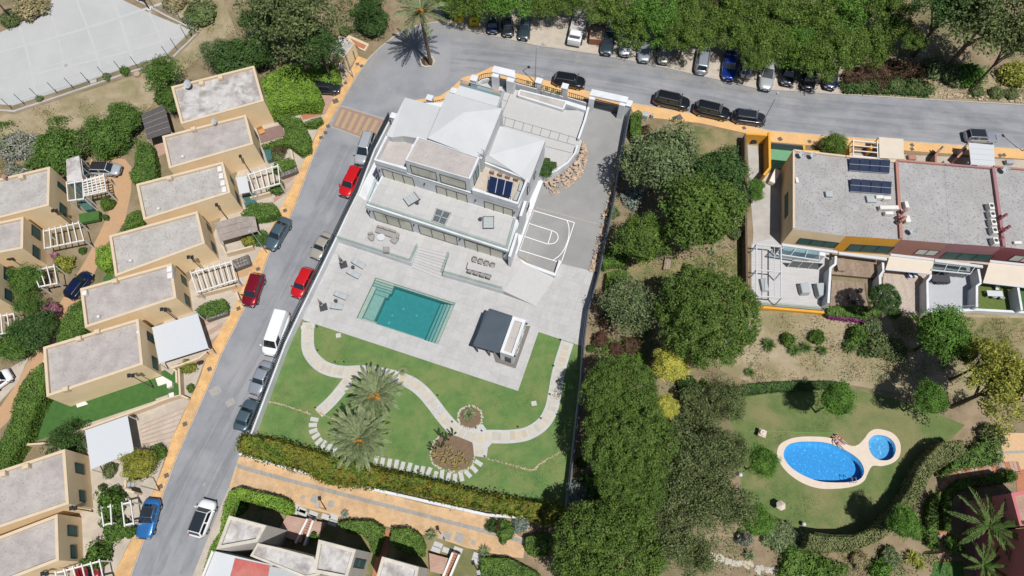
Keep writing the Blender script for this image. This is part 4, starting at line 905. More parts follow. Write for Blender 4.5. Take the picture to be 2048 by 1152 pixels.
PLW = ['on the right of the first path bend', 'on the lower side of the second path bend', 'where the left path branches off', 'above the path right of the palms', 'above the path left of the round bed', 'just below the round yucca bed', 'right of the round yucca bed', 'at the foot of the path by the soil square', 'on the lawn side of the lower right path', 'inside the right-hand path curve, lower', 'inside the right-hand path curve, middle', 'left of the right path halfway up', 'at the top of the right path by the deck', 'at the end of the left branch path', 'at the top of the left path by the deck']
pts = [(636, 702), (671, 725), (689, 725), (876, 792), (905, 845), (952, 857), (964, 863), (970, 914), (1036, 855), (1082, 838), (1100, 790), (1107, 733), (1121, 681), (632, 817), (635, 655)]
for i, p in enumerate(pts):
    a_ = G(*p); r = empty('path_light', a_, 'small dark path light '+PLW[i], 'path light', 'small lights along the garden path')
    MB().tube(a_, a_+Vector((0, 0, .4)), .05, n=6).obj('post', m_black, r); MB().tube(a_+Vector((0, 0, .4)), a_+Vector((0, 0, .5)), .1, .08, 6).obj('head', m_black, r)

# ---- furniture kits
def KB(fn, name, mt, **k): m = MB(); fn(m); return m.mesh(name, mt, **k)
def bev(me, w, seg=2):
    bm = bmesh.new(); bm.from_mesh(me); bmesh.ops.remove_doubles(bm, verts=bm.verts, dist=1e-5); bmesh.ops.bevel(bm, geom=bm.edges[:], offset=w, segments=seg, affect='EDGES', profile=.6); bm.to_mesh(me); bm.free()
    me.polygons.foreach_set('use_smooth', [True]*len(me.polygons)); return me
# sun lounger: x along its length, head at -x
lg = []
cush = MB(); xs = [-1.0, -.35, -.3, .95]
cush.box(.3, 0, .3, 1.3, .66, .12); lg.append(('cushion', bev(cush.mesh('cushion', m_fablt), .04)))
bk = MB(); bk.add([(-.36, -.33, .24), (-.36, .33, .24), (-.98, .33, .5), (-.98, -.33, .5), (-.33, -.33, .36), (-.33, .33, .36), (-.94, .33, .62), (-.94, -.33, .62)], [(0, 1, 2, 3), (7, 6, 5, 4), (0, 4, 5, 1), (1, 5, 6, 2), (2, 6, 7, 3), (3, 7, 4, 0)])
lg.append(('backrest', bev(bk.mesh('backrest', m_fablt), .035)))
pw = MB(); pw.box(-.8, 0, .6, .28, .5, .1); lg.append(('pillow', bev(pw.mesh('pillow', m_fablt), .03)))
fr = MB(); fr.bar((-.95, -.34, .2), (.95, -.34, .2), .05, .05); fr.bar((-.95, .34, .2), (.95, .34, .2), .05, .05); fr.bar((-.95, -.34, .2), (-.95, .34, .2), .05, .05); lg.append(('frame', fr.mesh('frame', m_darkgrey)))
for sx in (-.8, .8):
    for sy in (-.3, .3): l_ = MB(); l_.box(sx, sy, .09, .06, .06, .18); lg.append(('leg', l_.mesh('leg', m_darkgrey)))
LNG = 'grey sun loungers by the pool'
def lounger(head, foot, z, label, kit=lg):
    a, b = G(*head, z), G(*foot, z); d = b-a; c = (a+b)/2; return place(kit, 'sun_lounger', label, 'sun lounger', c, math.atan2(d.y, d.x), LNG, scale=(d.length/1.95, 1.05, 1))
lounger((706, 522), (730, 536), 0, 'pale grey sun lounger nearest the broad stairs')
lounger((696, 543), (720, 555), 0, 'pale grey sun lounger of the upper pair, right beside its dark parasol base')
lounger((670, 587), (695, 597), 0, 'pale grey sun lounger of the lower pair, farther from the lawn')
lounger((662, 613), (687, 616), 0, 'pale grey sun lounger of the lower pair, nearest the lawn')
tb = [('top', KB(lambda m: m.tube((0, 0, .42), (0, 0, .46), .24, n=16), 'top', m_darkgrey)), ('base', KB(lambda m: m.tube((0, 0, 0), (0, 0, .42), .16, .05, 12), 'base', m_darkgrey))]
for p, z, lb in (((707, 537), 0, 'round dark side table between the upper pair of pool loungers'), ((673, 604), 0, 'round dark side table between the lower pair of pool loungers'), ((835, 408), Z1, 'round dark side table beside the tilted roof terrace lounger'), ((961, 441), Z1, 'round dark side table beside the straight roof terrace lounger')):
    place(tb, 'side_table', lb, 'side table', G(*p, z), 0, 'round dark side tables')
um = [('base', KB(lambda m: m.box(0, 0, .06, .95, .95, .1), 'base', m_darkgrey)), ('pole', KB(lambda m: m.tube((0, 0, .1), (0, 0, 2.9), .03, n=8), 'pole', m_grey)), ('closed_canopy', KB(lambda m: (m.tube((0, 0, .7), (0, 0, 1.3), .22, .2, 8), m.tube((0, 0, 1.3), (0, 0, 2.9), .2, .05, 8)), 'closed_canopy', m_fabric, smooth=True))]
place(um, 'parasol', 'closed grey parasol on a dark square base, upper of the two by the pool', 'parasol', G(687, 530), .35, 'closed parasols'); place(um, 'parasol', 'closed grey parasol on a dark square base, lower one nearer the lawn', 'parasol', G(647, 615), .3, 'closed parasols')
# roof-terrace double loungers
dl = [('mattress', KB(lambda m: [m.box(-.75+.5*k, 0, .34, .48, 1.25, .1) for k in range(4)], 'mattress', m_fablt)), ('frame', KB(lambda m: (m.box(0, 0, .24, 2.1, 1.4, .06), m.box(-.85, 0, .32, .1, 1.42, .16)), 'frame', m_darkgrey))]
for sx in (-.9, .9):
    for sy in (-.6, .6): dl.append(('leg', KB(lambda m: m.box(sx, sy, .1, .07, .07, .2), 'leg', m_darkgrey)))
for a, b, lb in (((836, 393), (812, 407), 'wide grey double lounger turned askew on the villa first floor terrace'), ((977, 434), (977, 459), 'wide grey double lounger set straight near the terrace right end')):
    A_, B_ = G(*a, Z1), G(*b, Z1); d = B_-A_; place(dl, 'double_lounger', lb, 'sun lounger', (A_+B_)/2, math.atan2(d.y, d.x), scale=(d.length/2.1, .98, 1))
# lounge set on the terrace
def cushion_thing(name, pts, z, label, cat, backs):
    r = empty(name, G(*pts[0], z), label, cat)
    q = [W2(p, z+.4) for p in pts]; me = MB().prism(q, z+.42, z+.1).obj('seat', m_fabric, r); bev(me.data, .06)
    for a, b in backs:
        A_, B_ = G(*a, z+.6), G(*b, z+.6); L = (B_-A_).length; n = max(1, round(L/1.0))
        for k in range(n): o = MB().bar(A_.lerp(B_, k/n+.01), A_.lerp(B_, (k+1)/n-.01), .26, .42).obj('back_cushion', m_fabric, r); bev(o.data, .05)
    c = [G(*p, z+.05) for p in pts]; m = MB(); ctr = sum((Vector(p) for p in c), Vector())/len(c)
    for p in c: p = p.lerp(ctr, .12); m.box(p.x, p.y, z+.05, .08, .08, .1)
    m.obj('feet', m_darkgrey, r)
cushion_thing('corner_sofa', [(753, 452), (798, 466), (797, 478), (790, 487), (781, 482), (783, 474), (750, 463)], ZT, 'grey L-shaped corner sofa on the upper terrace', 'sofa', [((754, 452), (792, 464)), ((797, 467), (795, 477))])
cushion_thing('armchair', [(737, 467), (749, 469), (747, 479), (742, 481), (735, 475)], ZT, 'grey padded armchair left of the white round table', 'armchair', [((736, 468), (746, 466))])
cushion_thing('armchair', [(766, 494), (778, 493), (778, 502), (767, 503)], ZT, 'grey padded armchair nearest the terrace glass railing', 'armchair', [((767, 504), (778, 503))])
ct = [('top', KB(lambda m: m.tube((0, 0, .34), (0, 0, .38), .5, n=24), 'top', m_whitem)), ('leg', KB(lambda m: m.tube((0, 0, 0), (0, 0, .34), .3, .1, 12), 'leg', m_whitem))]
place(ct, 'coffee_table', 'white round coffee table amid the terrace sofa group', 'coffee table', G(763, 477, ZT))
# dining table + eight chairs
TQ = [(937, 523), (990, 537), (984, 550), (933, 537)]
r = empty('dining_table', G(961, 537, ZT), 'long light grey outdoor dining table with eight chairs round it', 'dining table')
q = [W2(p, ZT+.75) for p in TQ]; MB().prism(q, ZT+.75, ZT+.69).obj('tabletop', mat('table_grey', (.43, .42, .42), (.39, .385, .385), scale=3), r)
cc = Vector((sum(p[0] for p in q)/4, sum(p[1] for p in q)/4))
for p in q: p = Vector(p).lerp(cc, .1); MB().box(p.x, p.y, ZT+.35, .08, .08, .68, ANG).obj('leg', m_darkgrey, r)
chk = [('seat', bev(KB(lambda m: m.box(0, 0, .44, .5, .5, .08), 'seat', m_fabric), .03)), ('backrest', bev(KB(lambda m: (m.box(0, .26, .66, .5, .07, .4), m.box(-.25, .1, .58, .05, .34, .2), m.box(.25, .1, .58, .05, .34, .2)), 'backrest', m_fabric), .015))]
for sx in (-.2, .2):
    for sy in (-.2, .2): chk.append(('leg', KB(lambda m: m.box(sx, sy, .2, .04, .04, .4), 'leg', m_darkgrey)))
ords = ('first', 'second', 'third', 'fourth')
for i in range(4):
    p = l2((949, 520), (985, 532), i/3); place(chk, 'dining_chair', ords[i]+' grey dining chair from the left on the house side of the long table', 'chair', G(*p, ZT+.4)-Vector((0, 0, .4)), ANG, 'dining chairs on the terrace', scale=1.05)
    p = l2((940, 543), (977, 554), i/3); place(chk, 'dining_chair', ords[i]+' grey dining chair from the left on the pool side of the long table', 'chair', G(*p, ZT+.4)-Vector((0, 0, .4)), ANG+math.pi, 'dining chairs on the terrace', scale=1.05)
# ================================================================== TAN HOUSES ON THE LEFT
def outline_wall(m, q, w_, z1, z0, zi):
    """hollow upright shell: outer faces z1..z0, top ring, inner faces z1..zi; q ccw xy"""
    a = sum(q[i][0]*q[(i+1) % len(q)][1]-q[(i+1) % len(q)][0]*q[i][1] for i in range(len(q)))
    if a < 0: q = q[::-1]
    n = len(q); inn = []
    for i in range(n):
        p0, p1, p2 = Vector(q[i-1]), Vector(q[i]), Vector(q[(i+1) % n]); d1 = (p1-p0).normalized(); d2 = (p2-p1).normalized()
        n1 = Vector((-d1.y, d1.x)); n2_ = Vector((-d2.y, d2.x)); b = (n1+n2_); b = b/max(b.length_squared, .2)*2*w_ ; inn.append(tuple(p1+b))
    V_ = [(p[0], p[1], z0) for p in q]+[(p[0], p[1], z1) for p in q]+[(p[0], p[1], z1) for p in inn]+[(p[0], p[1], zi) for p in inn]
    F = []
    for i in range(n):
        j = (i+1) % n; F += [(i, j, n+j, n+i), (n+i, n+j, 2*n+j, 2*n+i), (2*n+i, 2*n+j, 3*n+j, 3*n+i)]
    m.add(V_, F); return inn
m_rstain = stainmat('roof_water_stain', (.22, .20, .185), .75, .16)
m_tanroof = {'greyR': m_gravelR, 'grey': m_gravel, 'pink': m_gravelP, 'felt': m_gravelW}
def house(pts, z, label, roofm='grey', wall=m_tan, par=m_tanL, wins=(), group='tan flat-roofed houses', name='flat_roofed_house', pw=.3, zi=.35, edges=None):
    q = [W2(p, z) for p in pts]; cx = sum(p[0] for p in q)/len(q); cy = sum(p[1] for p in q)/len(q)
    r = empty(name, (cx, cy, 0), label, 'house', group); m = MB()
    if edges is not None:
        m.prism(q, z-zi, 0).obj('wall', wall, r); MB().prism(q, z-zi+.01, z-zi+.002).obj('roof_surface', m_tanroof.get(roofm, roofm), r)
        for k in edges: MB().prism(strip_poly([Vector(q[k]).lerp(Vector((cx, cy)), .012), Vector(q[(k+1) % 4]).lerp(Vector((cx, cy)), .012)], pw), z, z-zi).obj('parapet', par, r)
        for wdn in wins: window(G(*pts[wdn[0]], z), G(*pts[wdn[1]], z), wdn[2], wdn[3], wdn[4], r, wdn[5] if len(wdn) > 5 else m_shut, m_frame)
        return r
    inn = outline_wall(m, q, pw, z-.12, 0, z-zi); m.obj('wall', wall, r)
    m = MB(); inn = outline_wall(m, q, pw+.02, z, z-.118, z-zi); m.obj('parapet', par, r)
    MB().prism([p for p in inn], z-zi+.01, z-zi-.1).obj('roof_surface', m_tanroof.get(roofm, roofm), r); MB().poly([(p[0], p[1], z-zi+.016) for p in inn]).obj('roof_stain', m_rstain, r)
    for wdn in wins:  # (wall start corner, wall end corner, top-left px, bottom-right px, bays[, pane])
        A, B, tl, br, n = wdn[:5]; pane = wdn[5] if len(wdn) > 5 else m_shut
        window(G(*pts[A], z), G(*pts[B], z), tl, br, n, r, pane, m_frame)
    return r
HZ = 4.6
hs = {}
hs['A1'] = house([(342, 173), (508, 131), (528, 202), (362, 248)], 4.7, 'tan house at the top of the row with stained white roof and large satellite dish', 'felt', wins=[(1, 2, (517, 160), (526, 190), 1)])
hs['A2'] = house([(324, 272), (492, 229), (507, 288), (338, 337)], HZ, 'tan house second from the top of the row with pinkish gravel roof and small dish', 'pink', wins=[(1, 2, (508, 260), (522, 290), 1), (1, 2, (518, 296), (533, 330), 1)])
hs['A3'] = house([(272, 368), (446, 323), (461, 385), (287, 440)], HZ, 'tan house third from the top with four white units along its right parapet', 'grey', wins=[(1, 2, (459, 350), (469, 372), 1), (1, 2, (469, 380), (481, 412), 1)])
hs['A4'] = house([(218, 471), (395, 422), (410, 487), (230, 553)], HZ, 'tan house beside the reed canopy with plain pale gravel roof', 'grey', wins=[(1, 2, (412, 445), (424, 468), 1), (1, 2, (421, 481), (433, 508), 1)])
hs['A5'] = house([(160, 577), (343, 526), (353, 596), (170, 656)], HZ, 'tan house above the big white awning with pinkish roof and a white box on it', 'pink', wins=[(1, 2, (361, 548), (374, 574), 1), (1, 2, (368, 586), (381, 615), 1)])
hs['A6'] = house([(86, 694), (277, 637), (286, 729), (93, 794)], HZ, 'tan house standing in the bright green turf with a large pinkish roof', 'pink', wins=[(1, 2, (293, 662), (309, 689), 2), (1, 2, (303, 711), (316, 742), 1)])
hs['A7'] = house([(-60, 960), (130, 898), (138, 1008), (-60, 1076)], HZ, 'tan house with green shutters left of the yellow-green tree', 'pink', wins=[(1, 2, (149, 925), (168, 950), 1), (1, 2, (157, 980), (170, 1005), 1)])
hs['A8'] = house([(-60, 1095), (115, 1028), (118, 1121), (-60, 1190)], HZ-.2, 'tan house at the lower left corner of the picture', 'pink', wins=[(1, 2, (134, 1050), (154, 1074), 1), (1, 2, (140, 1090), (152, 1118), 1)])
hs['B1'] = house([(-40, 366), (100, 333), (98, 411), (-40, 446)], HZ, 'tan house left of the alley with a small reddish dish on the roof', 'grey', wins=[(1, 2, (115, 362), (132, 388), 1), (1, 2, (119, 404), (132, 434), 1)])
hs['B2'] = house([(-60, 456), (47, 433), (46, 497), (-60, 517)], HZ, 'tan house behind the seven-rafter pergola left of the alley', 'pink', wins=[(1, 2, (63, 448), (80, 482), 1), (1, 2, (65, 489), (78, 520), 1)])
hs['B3'] = house([(-80, 540), (-4, 524), (-4, 596), (-80, 612)], HZ, 'tan house at the left picture edge showing only its shuttered side', 'pink', wins=[(1, 2, (7, 532), (28, 570), 1), (1, 2, (9, 576), (25, 606), 1)])
# entrance steps recesses of the turf house: little white doorsteps
for q, lb in (([(311, 757), (325, 752), (344, 763), (316, 772)], 'white doorstep at the turf house right corner'), ([(152, 808), (170, 802), (176, 808), (154, 815)], 'white doorstep at the turf house front')):
    tag(slab('doorstep', q, .12, .02, m_whitep), lb, 'step')
for q, lb in (([(333, 766), (344, 763), (344, 772), (334, 776)], 'small white block on the turf near the gate'), ([(337, 787), (347, 784), (348, 793), (338, 797)], 'small white block at the end of a grey bench on the turf')):
    tag(slab('block', q, .5, .02, m_whitep), lb, 'block')
tag(slab('bench', [(311, 798), (336, 789), (337, 797), (312, 805)], .45, .02, m_beige), 'grey stone bench on the turf lawn edge', 'bench')
# low walls round the turf garden and forecourts
def gwall(pts, z, label, mt=m_tanL, wd=.22): return tag(wallstrip('garden_wall', pts, z, -.05, wd, mt), label, 'wall')
gwall([(357, 737), (360, 790), (330, 798), (296, 812), (246, 830), (173, 856), (95, 886), (38, 890), (25, 888)], 1.1, 'long cream garden wall along the lower edge of the turf lawn')
gwall([(353, 765), (352, 742), (342, 735)], 1.0, 'short cream garden wall beside the turf gate')
gwall([(376, 797), (360, 790)], .9, 'short cream wall joining the pavement at the striped driveway')
gwall([(92, 700), (62, 842), (42, 886)], .5, 'thin kerb wall between turf and tall hedge', m_tanL, .12)
gwall([(342, 736), (398, 716), (412, 704)], 1.2, 'cream wall in front of the big white awning')
gwall([(478, 600), (472, 583)], 1.1, 'low tan wall right of the eight-rafter pergola')
gwall([(392, 590), (470, 570)], .9, 'tan wall under the eight-rafter pergola')
gwall([(500, 395), (540, 384)], .9, 'tan wall under the carport pergola')
gwall([(442, 487), (452, 506), (505, 492)], 1.0, 'cream wall of the little yard below the reed canopy')
gwall([(251, 960), (250, 975)], 1.3, 'tan gate post wall beside the yellow-green tree')
gwall([(250, 980), (268, 985)], 1.9, 'tan pier beside the vine-covered pergola')
gwall([(582, 300), (588, 330)], .8, 'short tan wall left of the clipped green bush by the road')
# stone-clad low walls
def stonewall(a, b, label, z=.7, wd=1.0):
    A_, B_ = G(*a, z), G(*b, z); r = empty('stone_wall', (A_.x, A_.y, 0), label, 'wall'); MB().bar((A_.x, A_.y, z/2), (B_.x, B_.y, z/2), wd, z).obj('core', m_hole, r)
    L = (B_-A_).length; d = (B_-A_)/L; n_ = Vector((-d.y, d.x, 0))
    for k in range(int(L/.34)):
        for s in (-.3, 0.02, .33): stone(r, A_+d*(k*.34+.1+RNG.uniform(-.05, .05))+n_*(s*wd)+Vector((0, 0, RNG.uniform(-.02, .05))), .3, CL)
CL = [rock_mesh(40+i, 'stone', mat('grey_cladding_stone_%d' % i, (.30-.05*i, .29-.05*i, .275-.05*i), (.22-.04*i, .21-.04*i, .20-.04*i), scale=5), .45) for i in range(3)]
stonewall((560, 349), (594, 336), 'dark stone-clad low wall under the clipped bush at the third house'); stonewall((465, 531), (499, 518), 'dark stone-clad low wall below the reed canopy yard', .7, 1.4)
stonewall((412, 634), (455, 620), 'dark stone-clad planter wall below the spiky hedge near the white awning')
# green gates / doors in yards
for q, z, lb in (([(526, 297), (541, 294), (544, 318), (534, 321)], .8, 'dark green panel beside the second house'), ([(484, 392), (510, 385), (512, 408), (490, 412)], .4, 'dark green mat beside the third house'), ([(152, 402), (172, 399), (186, 418), (170, 420)], 1.2, 'dark green shaded panel by the glass carport')):
    tag(slab('green_panel', q, z, 0, m_shut), lb, 'panel')
# pergolas: two long beams and rafters across
def pergola(tl, tr, bl, br, n, label, z=2.4, mt=m_whitep, rw_=.12, posts=True):
    A_, B_, C_, D_ = G(*tl, z), G(*tr, z), G(*bl, z), G(*br, z); r = empty('pergola', (A_.x, A_.y, 0), label, 'pergola')
    for a, b in ((A_, B_), (C_, D_)): MB().bar(a-Vector((0, 0, .1)), b-Vector((0, 0, .1)), .16, .2).obj('beam', mt, r)
    for k in range(n):
        t = k/(n-1); a, b = A_.lerp(B_, t), C_.lerp(D_, t); e = (b-a).normalized()*.2; MB().bar(a-e+Vector((0, 0, .07)), b+e+Vector((0, 0, .07)), rw_, .14).obj('rafter', mt, r)
    if posts:
        for p in (A_, B_, C_, D_): MB().box(p.x, p.y, (z-.2)/2, .16, .16, z-.2).obj('post', mt, r)
    return r
pergola((497, 349), (556, 331), (508, 381), (560, 366), 6, 'white carport pergola right of the third tan house')
pergola((382, 546), (463, 523), (395, 584), (472, 559), 8, 'white eight-rafter pergola in front of the fourth tan house')
pergola((88, 462), (158, 445), (90, 496), (168, 480), 7, 'cream seven-rafter pergola beside the alley')
pergola((66, 541), (109, 532), (79, 573), (115, 566), 4, 'white four-rafter pergola behind the navy car')
pergola((-10, 634), (28, 627), (-8, 670), (34, 660), 4, 'white pergola at the left picture edge above the pink shrub')
pergola((245, 1008), (262, 1004), (250, 1050), (268, 1046), 2, 'white pergola under the lower vine bush', 2.4)
pergola((203, 1016), (222, 1012), (208, 1050), (224, 1046), 2, 'white pergola left of the vine-covered one', 2.4)
pergola((112, 1146), (200, 1122), (122, 1180), (208, 1160), 6, 'cream pergola over the red car at the lower left corner')
# canopies
def canopy(pts, z, mt, label, name='awning', th=.06, seams=0, posts=True, seam_m=None):
    q = [G(p[0], p[1], z) for p in pts]; r = empty(name, (q[0].x, q[0].y, 0), label, 'awning')
    v = [tuple(p) for p in q]+[(p.x, p.y, p.z-th) for p in q]; MB().add(v, [(3, 2, 1, 0) if (q[1]-q[0]).cross(q[2]-q[0]).z < 0 else (0, 1, 2, 3), (0, 1, 5, 4), (1, 2, 6, 5), (2, 3, 7, 6), (3, 0, 4, 7), (4, 5, 6, 7)]).obj('cover', mt, r)
    for k in range(1, seams):
        t = k/seams; MB().bar(q[0].lerp(q[3], t)+Vector((0, 0, .012)), q[1].lerp(q[2], t)+Vector((0, 0, .012)), .03, .012).obj('rib', seam_m or mt, r)
    if posts:
        for p in q: MB().box(p.x*.995+q[0].x*.005, p.y, (z-th)/2, .1, .1, z-th).obj('post', m_whitep, r)
    return r
canopy([(304, 655), (395, 627), (417, 696), (318, 727)], 2.6, m_whitem, 'very large white awning beside the turf house', seams=9, seam_m=m_whitem)
canopy([(170, 861), (255, 831), (268, 903), (182, 939)], 2.6, m_whitem, 'large white stained awning below the turf lawn', seams=8, seam_m=m_whitem)
canopy([(429, 446), (480, 432), (516, 462), (440, 483)], 2.5, m_reed, 'brown reed-mat canopy between two tan houses', seams=3, seam_m=m_dkcanopy, th=.1)
canopy([(480, 433), (510, 433), (516, 462), (478, 446)], 2.45, m_reed, 'grey reed-mat strip under the spiky hedge', th=.08, posts=False)
canopy([(282, 229), (328, 209), (343, 264), (295, 279)], 2.6, m_dkcanopy, 'dark charcoal slatted canopy behind the top tan house', seams=5, seam_m=m_gravel)
canopy([(472, 355), (493, 352), (500, 384), (479, 388)], 2.5, m_whitem, 'small white canopy box at the left end of the carport pergola')
tag(slab('paving', [(305, 280), (340, 262), (345, 300), (313, 315)], .05, .01, m_pink), 'pink yard paving below the charcoal canopy', 'paving')
tag(slab('timber_deck', [(515, 262), (563, 249), (571, 271), (522, 286)], .1, .01, m_brownwood), 'brown timber deck beside the second tan house', 'deck')
r = empty('wicker_chair', G(524, 263, .1), 'orange wicker chair on the brown timber deck', 'chair'); p = G(523, 262, .4)
m_wick = mat('wicker', (.50, .27, .09), (.40, .21, .07), scale=9)
bev(MB().box(p.x, p.y, .35, .8, .8, .1, .5).obj('seat', m_wick, r).data, .03); MB().box(p.x-.25, p.y+.32, .65, .8, .08, .6, .5).obj('backrest', m_wick, r); MB().box(p.x, p.y, .2, .6, .6, .2, .5).obj('base', m_wick, r)
# garage with white frame and lattice pergola
GR = empty('garage', G(150, 340, 0), 'small white-topped garage with dark open side beside the parked convertible', 'garage')
MB().prism([W2(p, 3.0) for p in [(132, 319), (158, 311), (165, 360), (134, 364)]], 3.0, 0).obj('block', m_gravelW, GR)
window_uz(G(158, 311, 3.0), G(165, 360, 3.0), .3, 2.9, .1, 2.6, 2, GR, m_winglass, m_whitep, name='door')
pergola((134, 367), (166, 361), (137, 401), (168, 397), 3, 'white-framed glass carport roof beside the garage', 2.9); tag(slab('glass_roof', [(137, 369), (163, 364), (165, 396), (140, 399)], 2.85, 2.8, m_canopygl), 'pale glass roof panel under the white frame', 'roof panel')
pergola((166, 361), (208, 350), (170, 391), (213, 381), 6, 'cream lattice pergola right of the glass carport', 2.8); 
r = empty('lattice', G(180, 370, 2.6), 'cream lattice boards laid across the small pergola', 'lattice')
for k in range(6):
    t = (k+.4)/6; MB().bar(G(*l2((166, 361), (170, 391), t), 2.98), G(*l2((208, 350), (213, 381), t), 2.98), .14, .05).obj('slat', m_whitep, r)
# street and alley lamps
def lamp(base, top, label, head2=True, h=None, arm=(0, 0)):
    """post at the measured foot, as tall as its head is seen from here"""
    B_ = G(*base); 
    if h is None:
        g = G(*top, 0.0); k = g.xy.dot(B_.xy)/max(g.xy.length_squared, 1e-6); h = H*(1-k)
    h = max(2.2, min(h, 9)); r = empty('street_lamp', B_, label, 'street lamp')
    MB().tube(B_, B_+Vector((0, 0, h)), .075, .045, 8).obj('pole', m_grey if 'pale' in label else m_hole, r)
    a = Vector((arm[0], arm[1], 0)); T = B_+Vector((0, 0, h)); MB().tube(T, T+a+Vector((0, 0, .1)), .04, n=6).obj('arm', m_grey, r)
    for s in ((-.22, .22) if head2 else (0,)): MB().box(T.x+a.x+s, T.y+a.y, T.z+.12, .34, .42, .16, .3).obj('lamp_head', m_black if not 'pale' in label else m_grey, r)
lamp((502, 346), (482, 313), 'dark twin-head lamp post by the second tan house', arm=(.01, 0), head2=False); lamp((457, 440), (433, 411), 'dark twin-head lamp post by the third tan house', head2=False)
lamp((412, 546), (385, 512), 'dark twin-head lamp post by the fourth tan house'); lamp((357, 642), (329, 618), 'dark twin-head lamp post behind the very large white awning'); lamp((308, 776), (264, 750), 'dark twin-head lamp post at the wall of the turf house')
lamp((147, 452), (108, 424), 'dark lamp post by the seven-rafter pergola'); lamp((52, 537), (22, 517), 'dark lamp post at the left picture edge'); lamp((186, 1023), (148, 1016), 'grey twin-head lamp post beside the lower vine bush'); lamp((128, 1148), (92, 1142), 'grey lamp post at the lower left corner house')
lamp((321, 982), (288, 976), 'pale double-arm street lamp on the orange pavement above the blue car', head2=True, h=4.6, arm=(-.9, .1)); lamp((1070, 167), (1076, 93), 'tall pale street lamp beside the villa front wall', head2=False, h=7.2, arm=(.9, .6))
lamp((1521, 253), (1536, 203), 'pale street lamp beside the dark car, right of the tan pavement', head2=False, h=6.0, arm=(.4, .8)); lamp((2044, 303), (2052, 240), 'pale street lamp at the right picture edge by the road', head2=False, h=5.5, arm=(-.5, .8))
lamp((535, 507), (505, 467), 'pale street lamp on the orange pavement below the reed canopy', head2=False, h=5.6, arm=(-.3, .2)); lamp((707, 156), (688, 118), 'pale street lamp at the little tan utility building', head2=False, h=4.8, arm=(-.5, .3))
for b, lb in (((653, 1020), 'low lamp post on the promenade between two iron covers'), ((890, 1080), 'low lamp post on the promenade near the trimmed palm'), ((962, 1150), 'lamp post at the bottom edge below the promenade')):
    lamp(b, b, 'pale '+lb, head2=False, h=3.2, arm=(-.1, .2))
# satellite dishes, roof boxes
def dish(p, z, rad, label, mt=m_fablt):
    c = G(*p, z); r = empty('satellite_dish', c, label, 'satellite dish'); bm = bmesh.new(); bmesh.ops.create_uvsphere(bm, u_segments=18, v_segments=10, radius=rad*1.6)
    bmesh.ops.delete(bm, geom=[v for v in bm.verts if v.co.z > -rad*1.6*.78], context='VERTS'); me = bpy.data.meshes.new('reflector')
    for v in bm.verts: v.co.z += rad*1.6
    bmesh.ops.rotate(bm, verts=bm.verts, cent=(0, 0, 0), matrix=Matrix.Rotation(math.radians(28), 3, 'X')@Matrix.Rotation(math.radians(-12), 3, 'Y')); bm.to_mesh(me); bm.free(); me.materials.append(mt)
    o = bpy.data.objects.new('reflector', me); COL.objects.link(o); o.parent = r; o.location = (0, 0, .75)
    MB().tube(c, c+Vector((0, 0, .8)), .04).obj('mast', m_grey, r); MB().tube(c+Vector((0, 0, .8)), c+Vector((.15, -.45, 1.25)), .02).obj('feed_arm', m_grey, r)
dish((381, 176), 4.35, .62, 'large white satellite dish on the top tan roof'); dish((434, 250), 4.25, .44, 'small white satellite dish on the second tan roof'); dish((17, 360), 4.25, .35, 'small reddish satellite dish on a left tan roof', m_salmon)
dish((1600, 315), 4.3, .42, 'white satellite dish at the upper left corner of the terrace block roof'); dish((1622, 317), 4.3, .38, 'second white satellite dish along the terrace block rear parapet')
dish((2005, 345), 4.3, .45, 'satellite dish at the upper part of the right-hand terrace roof'); dish((1820, 468), 4.3, .4, 'small dish by the chimney pipes at the front of the terrace roof')
def roofbox(p, z, sx, sy, sz, label, mt=m_whitep, rz=0, cat='roof unit', fan=False):
    c = G(*p, z+sz/2); r = empty('roof_unit', (c.x, c.y, z), label, cat); bev(MB().box(c.x, c.y, z+sz/2+.06, sx, sy, sz, rz).obj('housing', mt, r).data, .03)
    MB().box(c.x, c.y, z+.04, sx*1.08, sy*.9, .08, rz).obj('feet', m_grey, r)
    if fan: MB().tube((c.x, c.y, z+sz+.06), (c.x, c.y, z+sz+.1), min(sx, sy)*.36, n=12).obj('fan_grille', m_darkgrey, r)
for i, (x, y) in enumerate(((441, 340), (444, 354), (447, 368), (450, 381))): roofbox((x, y), 4.25, .55, .8, .6, ('topmost', 'second', 'third', 'lowest')[i]+' white unit in the line on the third tan roof', rz=.2)
roofbox((341, 540), 4.25, .6, .75, .6, 'upper white unit on the fourth-row tan roof beside the pergola', rz=.2); roofbox((342, 553), 4.25, .6, .75, .6, 'lower white unit on the fourth-row tan roof beside the pergola', rz=.2)
roofbox((171, 587), 4.25, .5, .6, .5, 'white box at the left corner of the roof above the white awning', rz=.2)
for p, lb in (((277, 590+75), 'small pale roof vent on the roof above the big awning'), ((262, 522), 'small pale roof vent on the roof beside the reed canopy'), ((318, 418), 'small pale roof vent on the third tan roof'), ((198, 634), 'small pale roof vent near the front of the roof above the big awning'), ((366, 314), 'small pale roof vent on the second tan roof')):
    roofbox(p, 4.25, .3, .3, .35, lb)
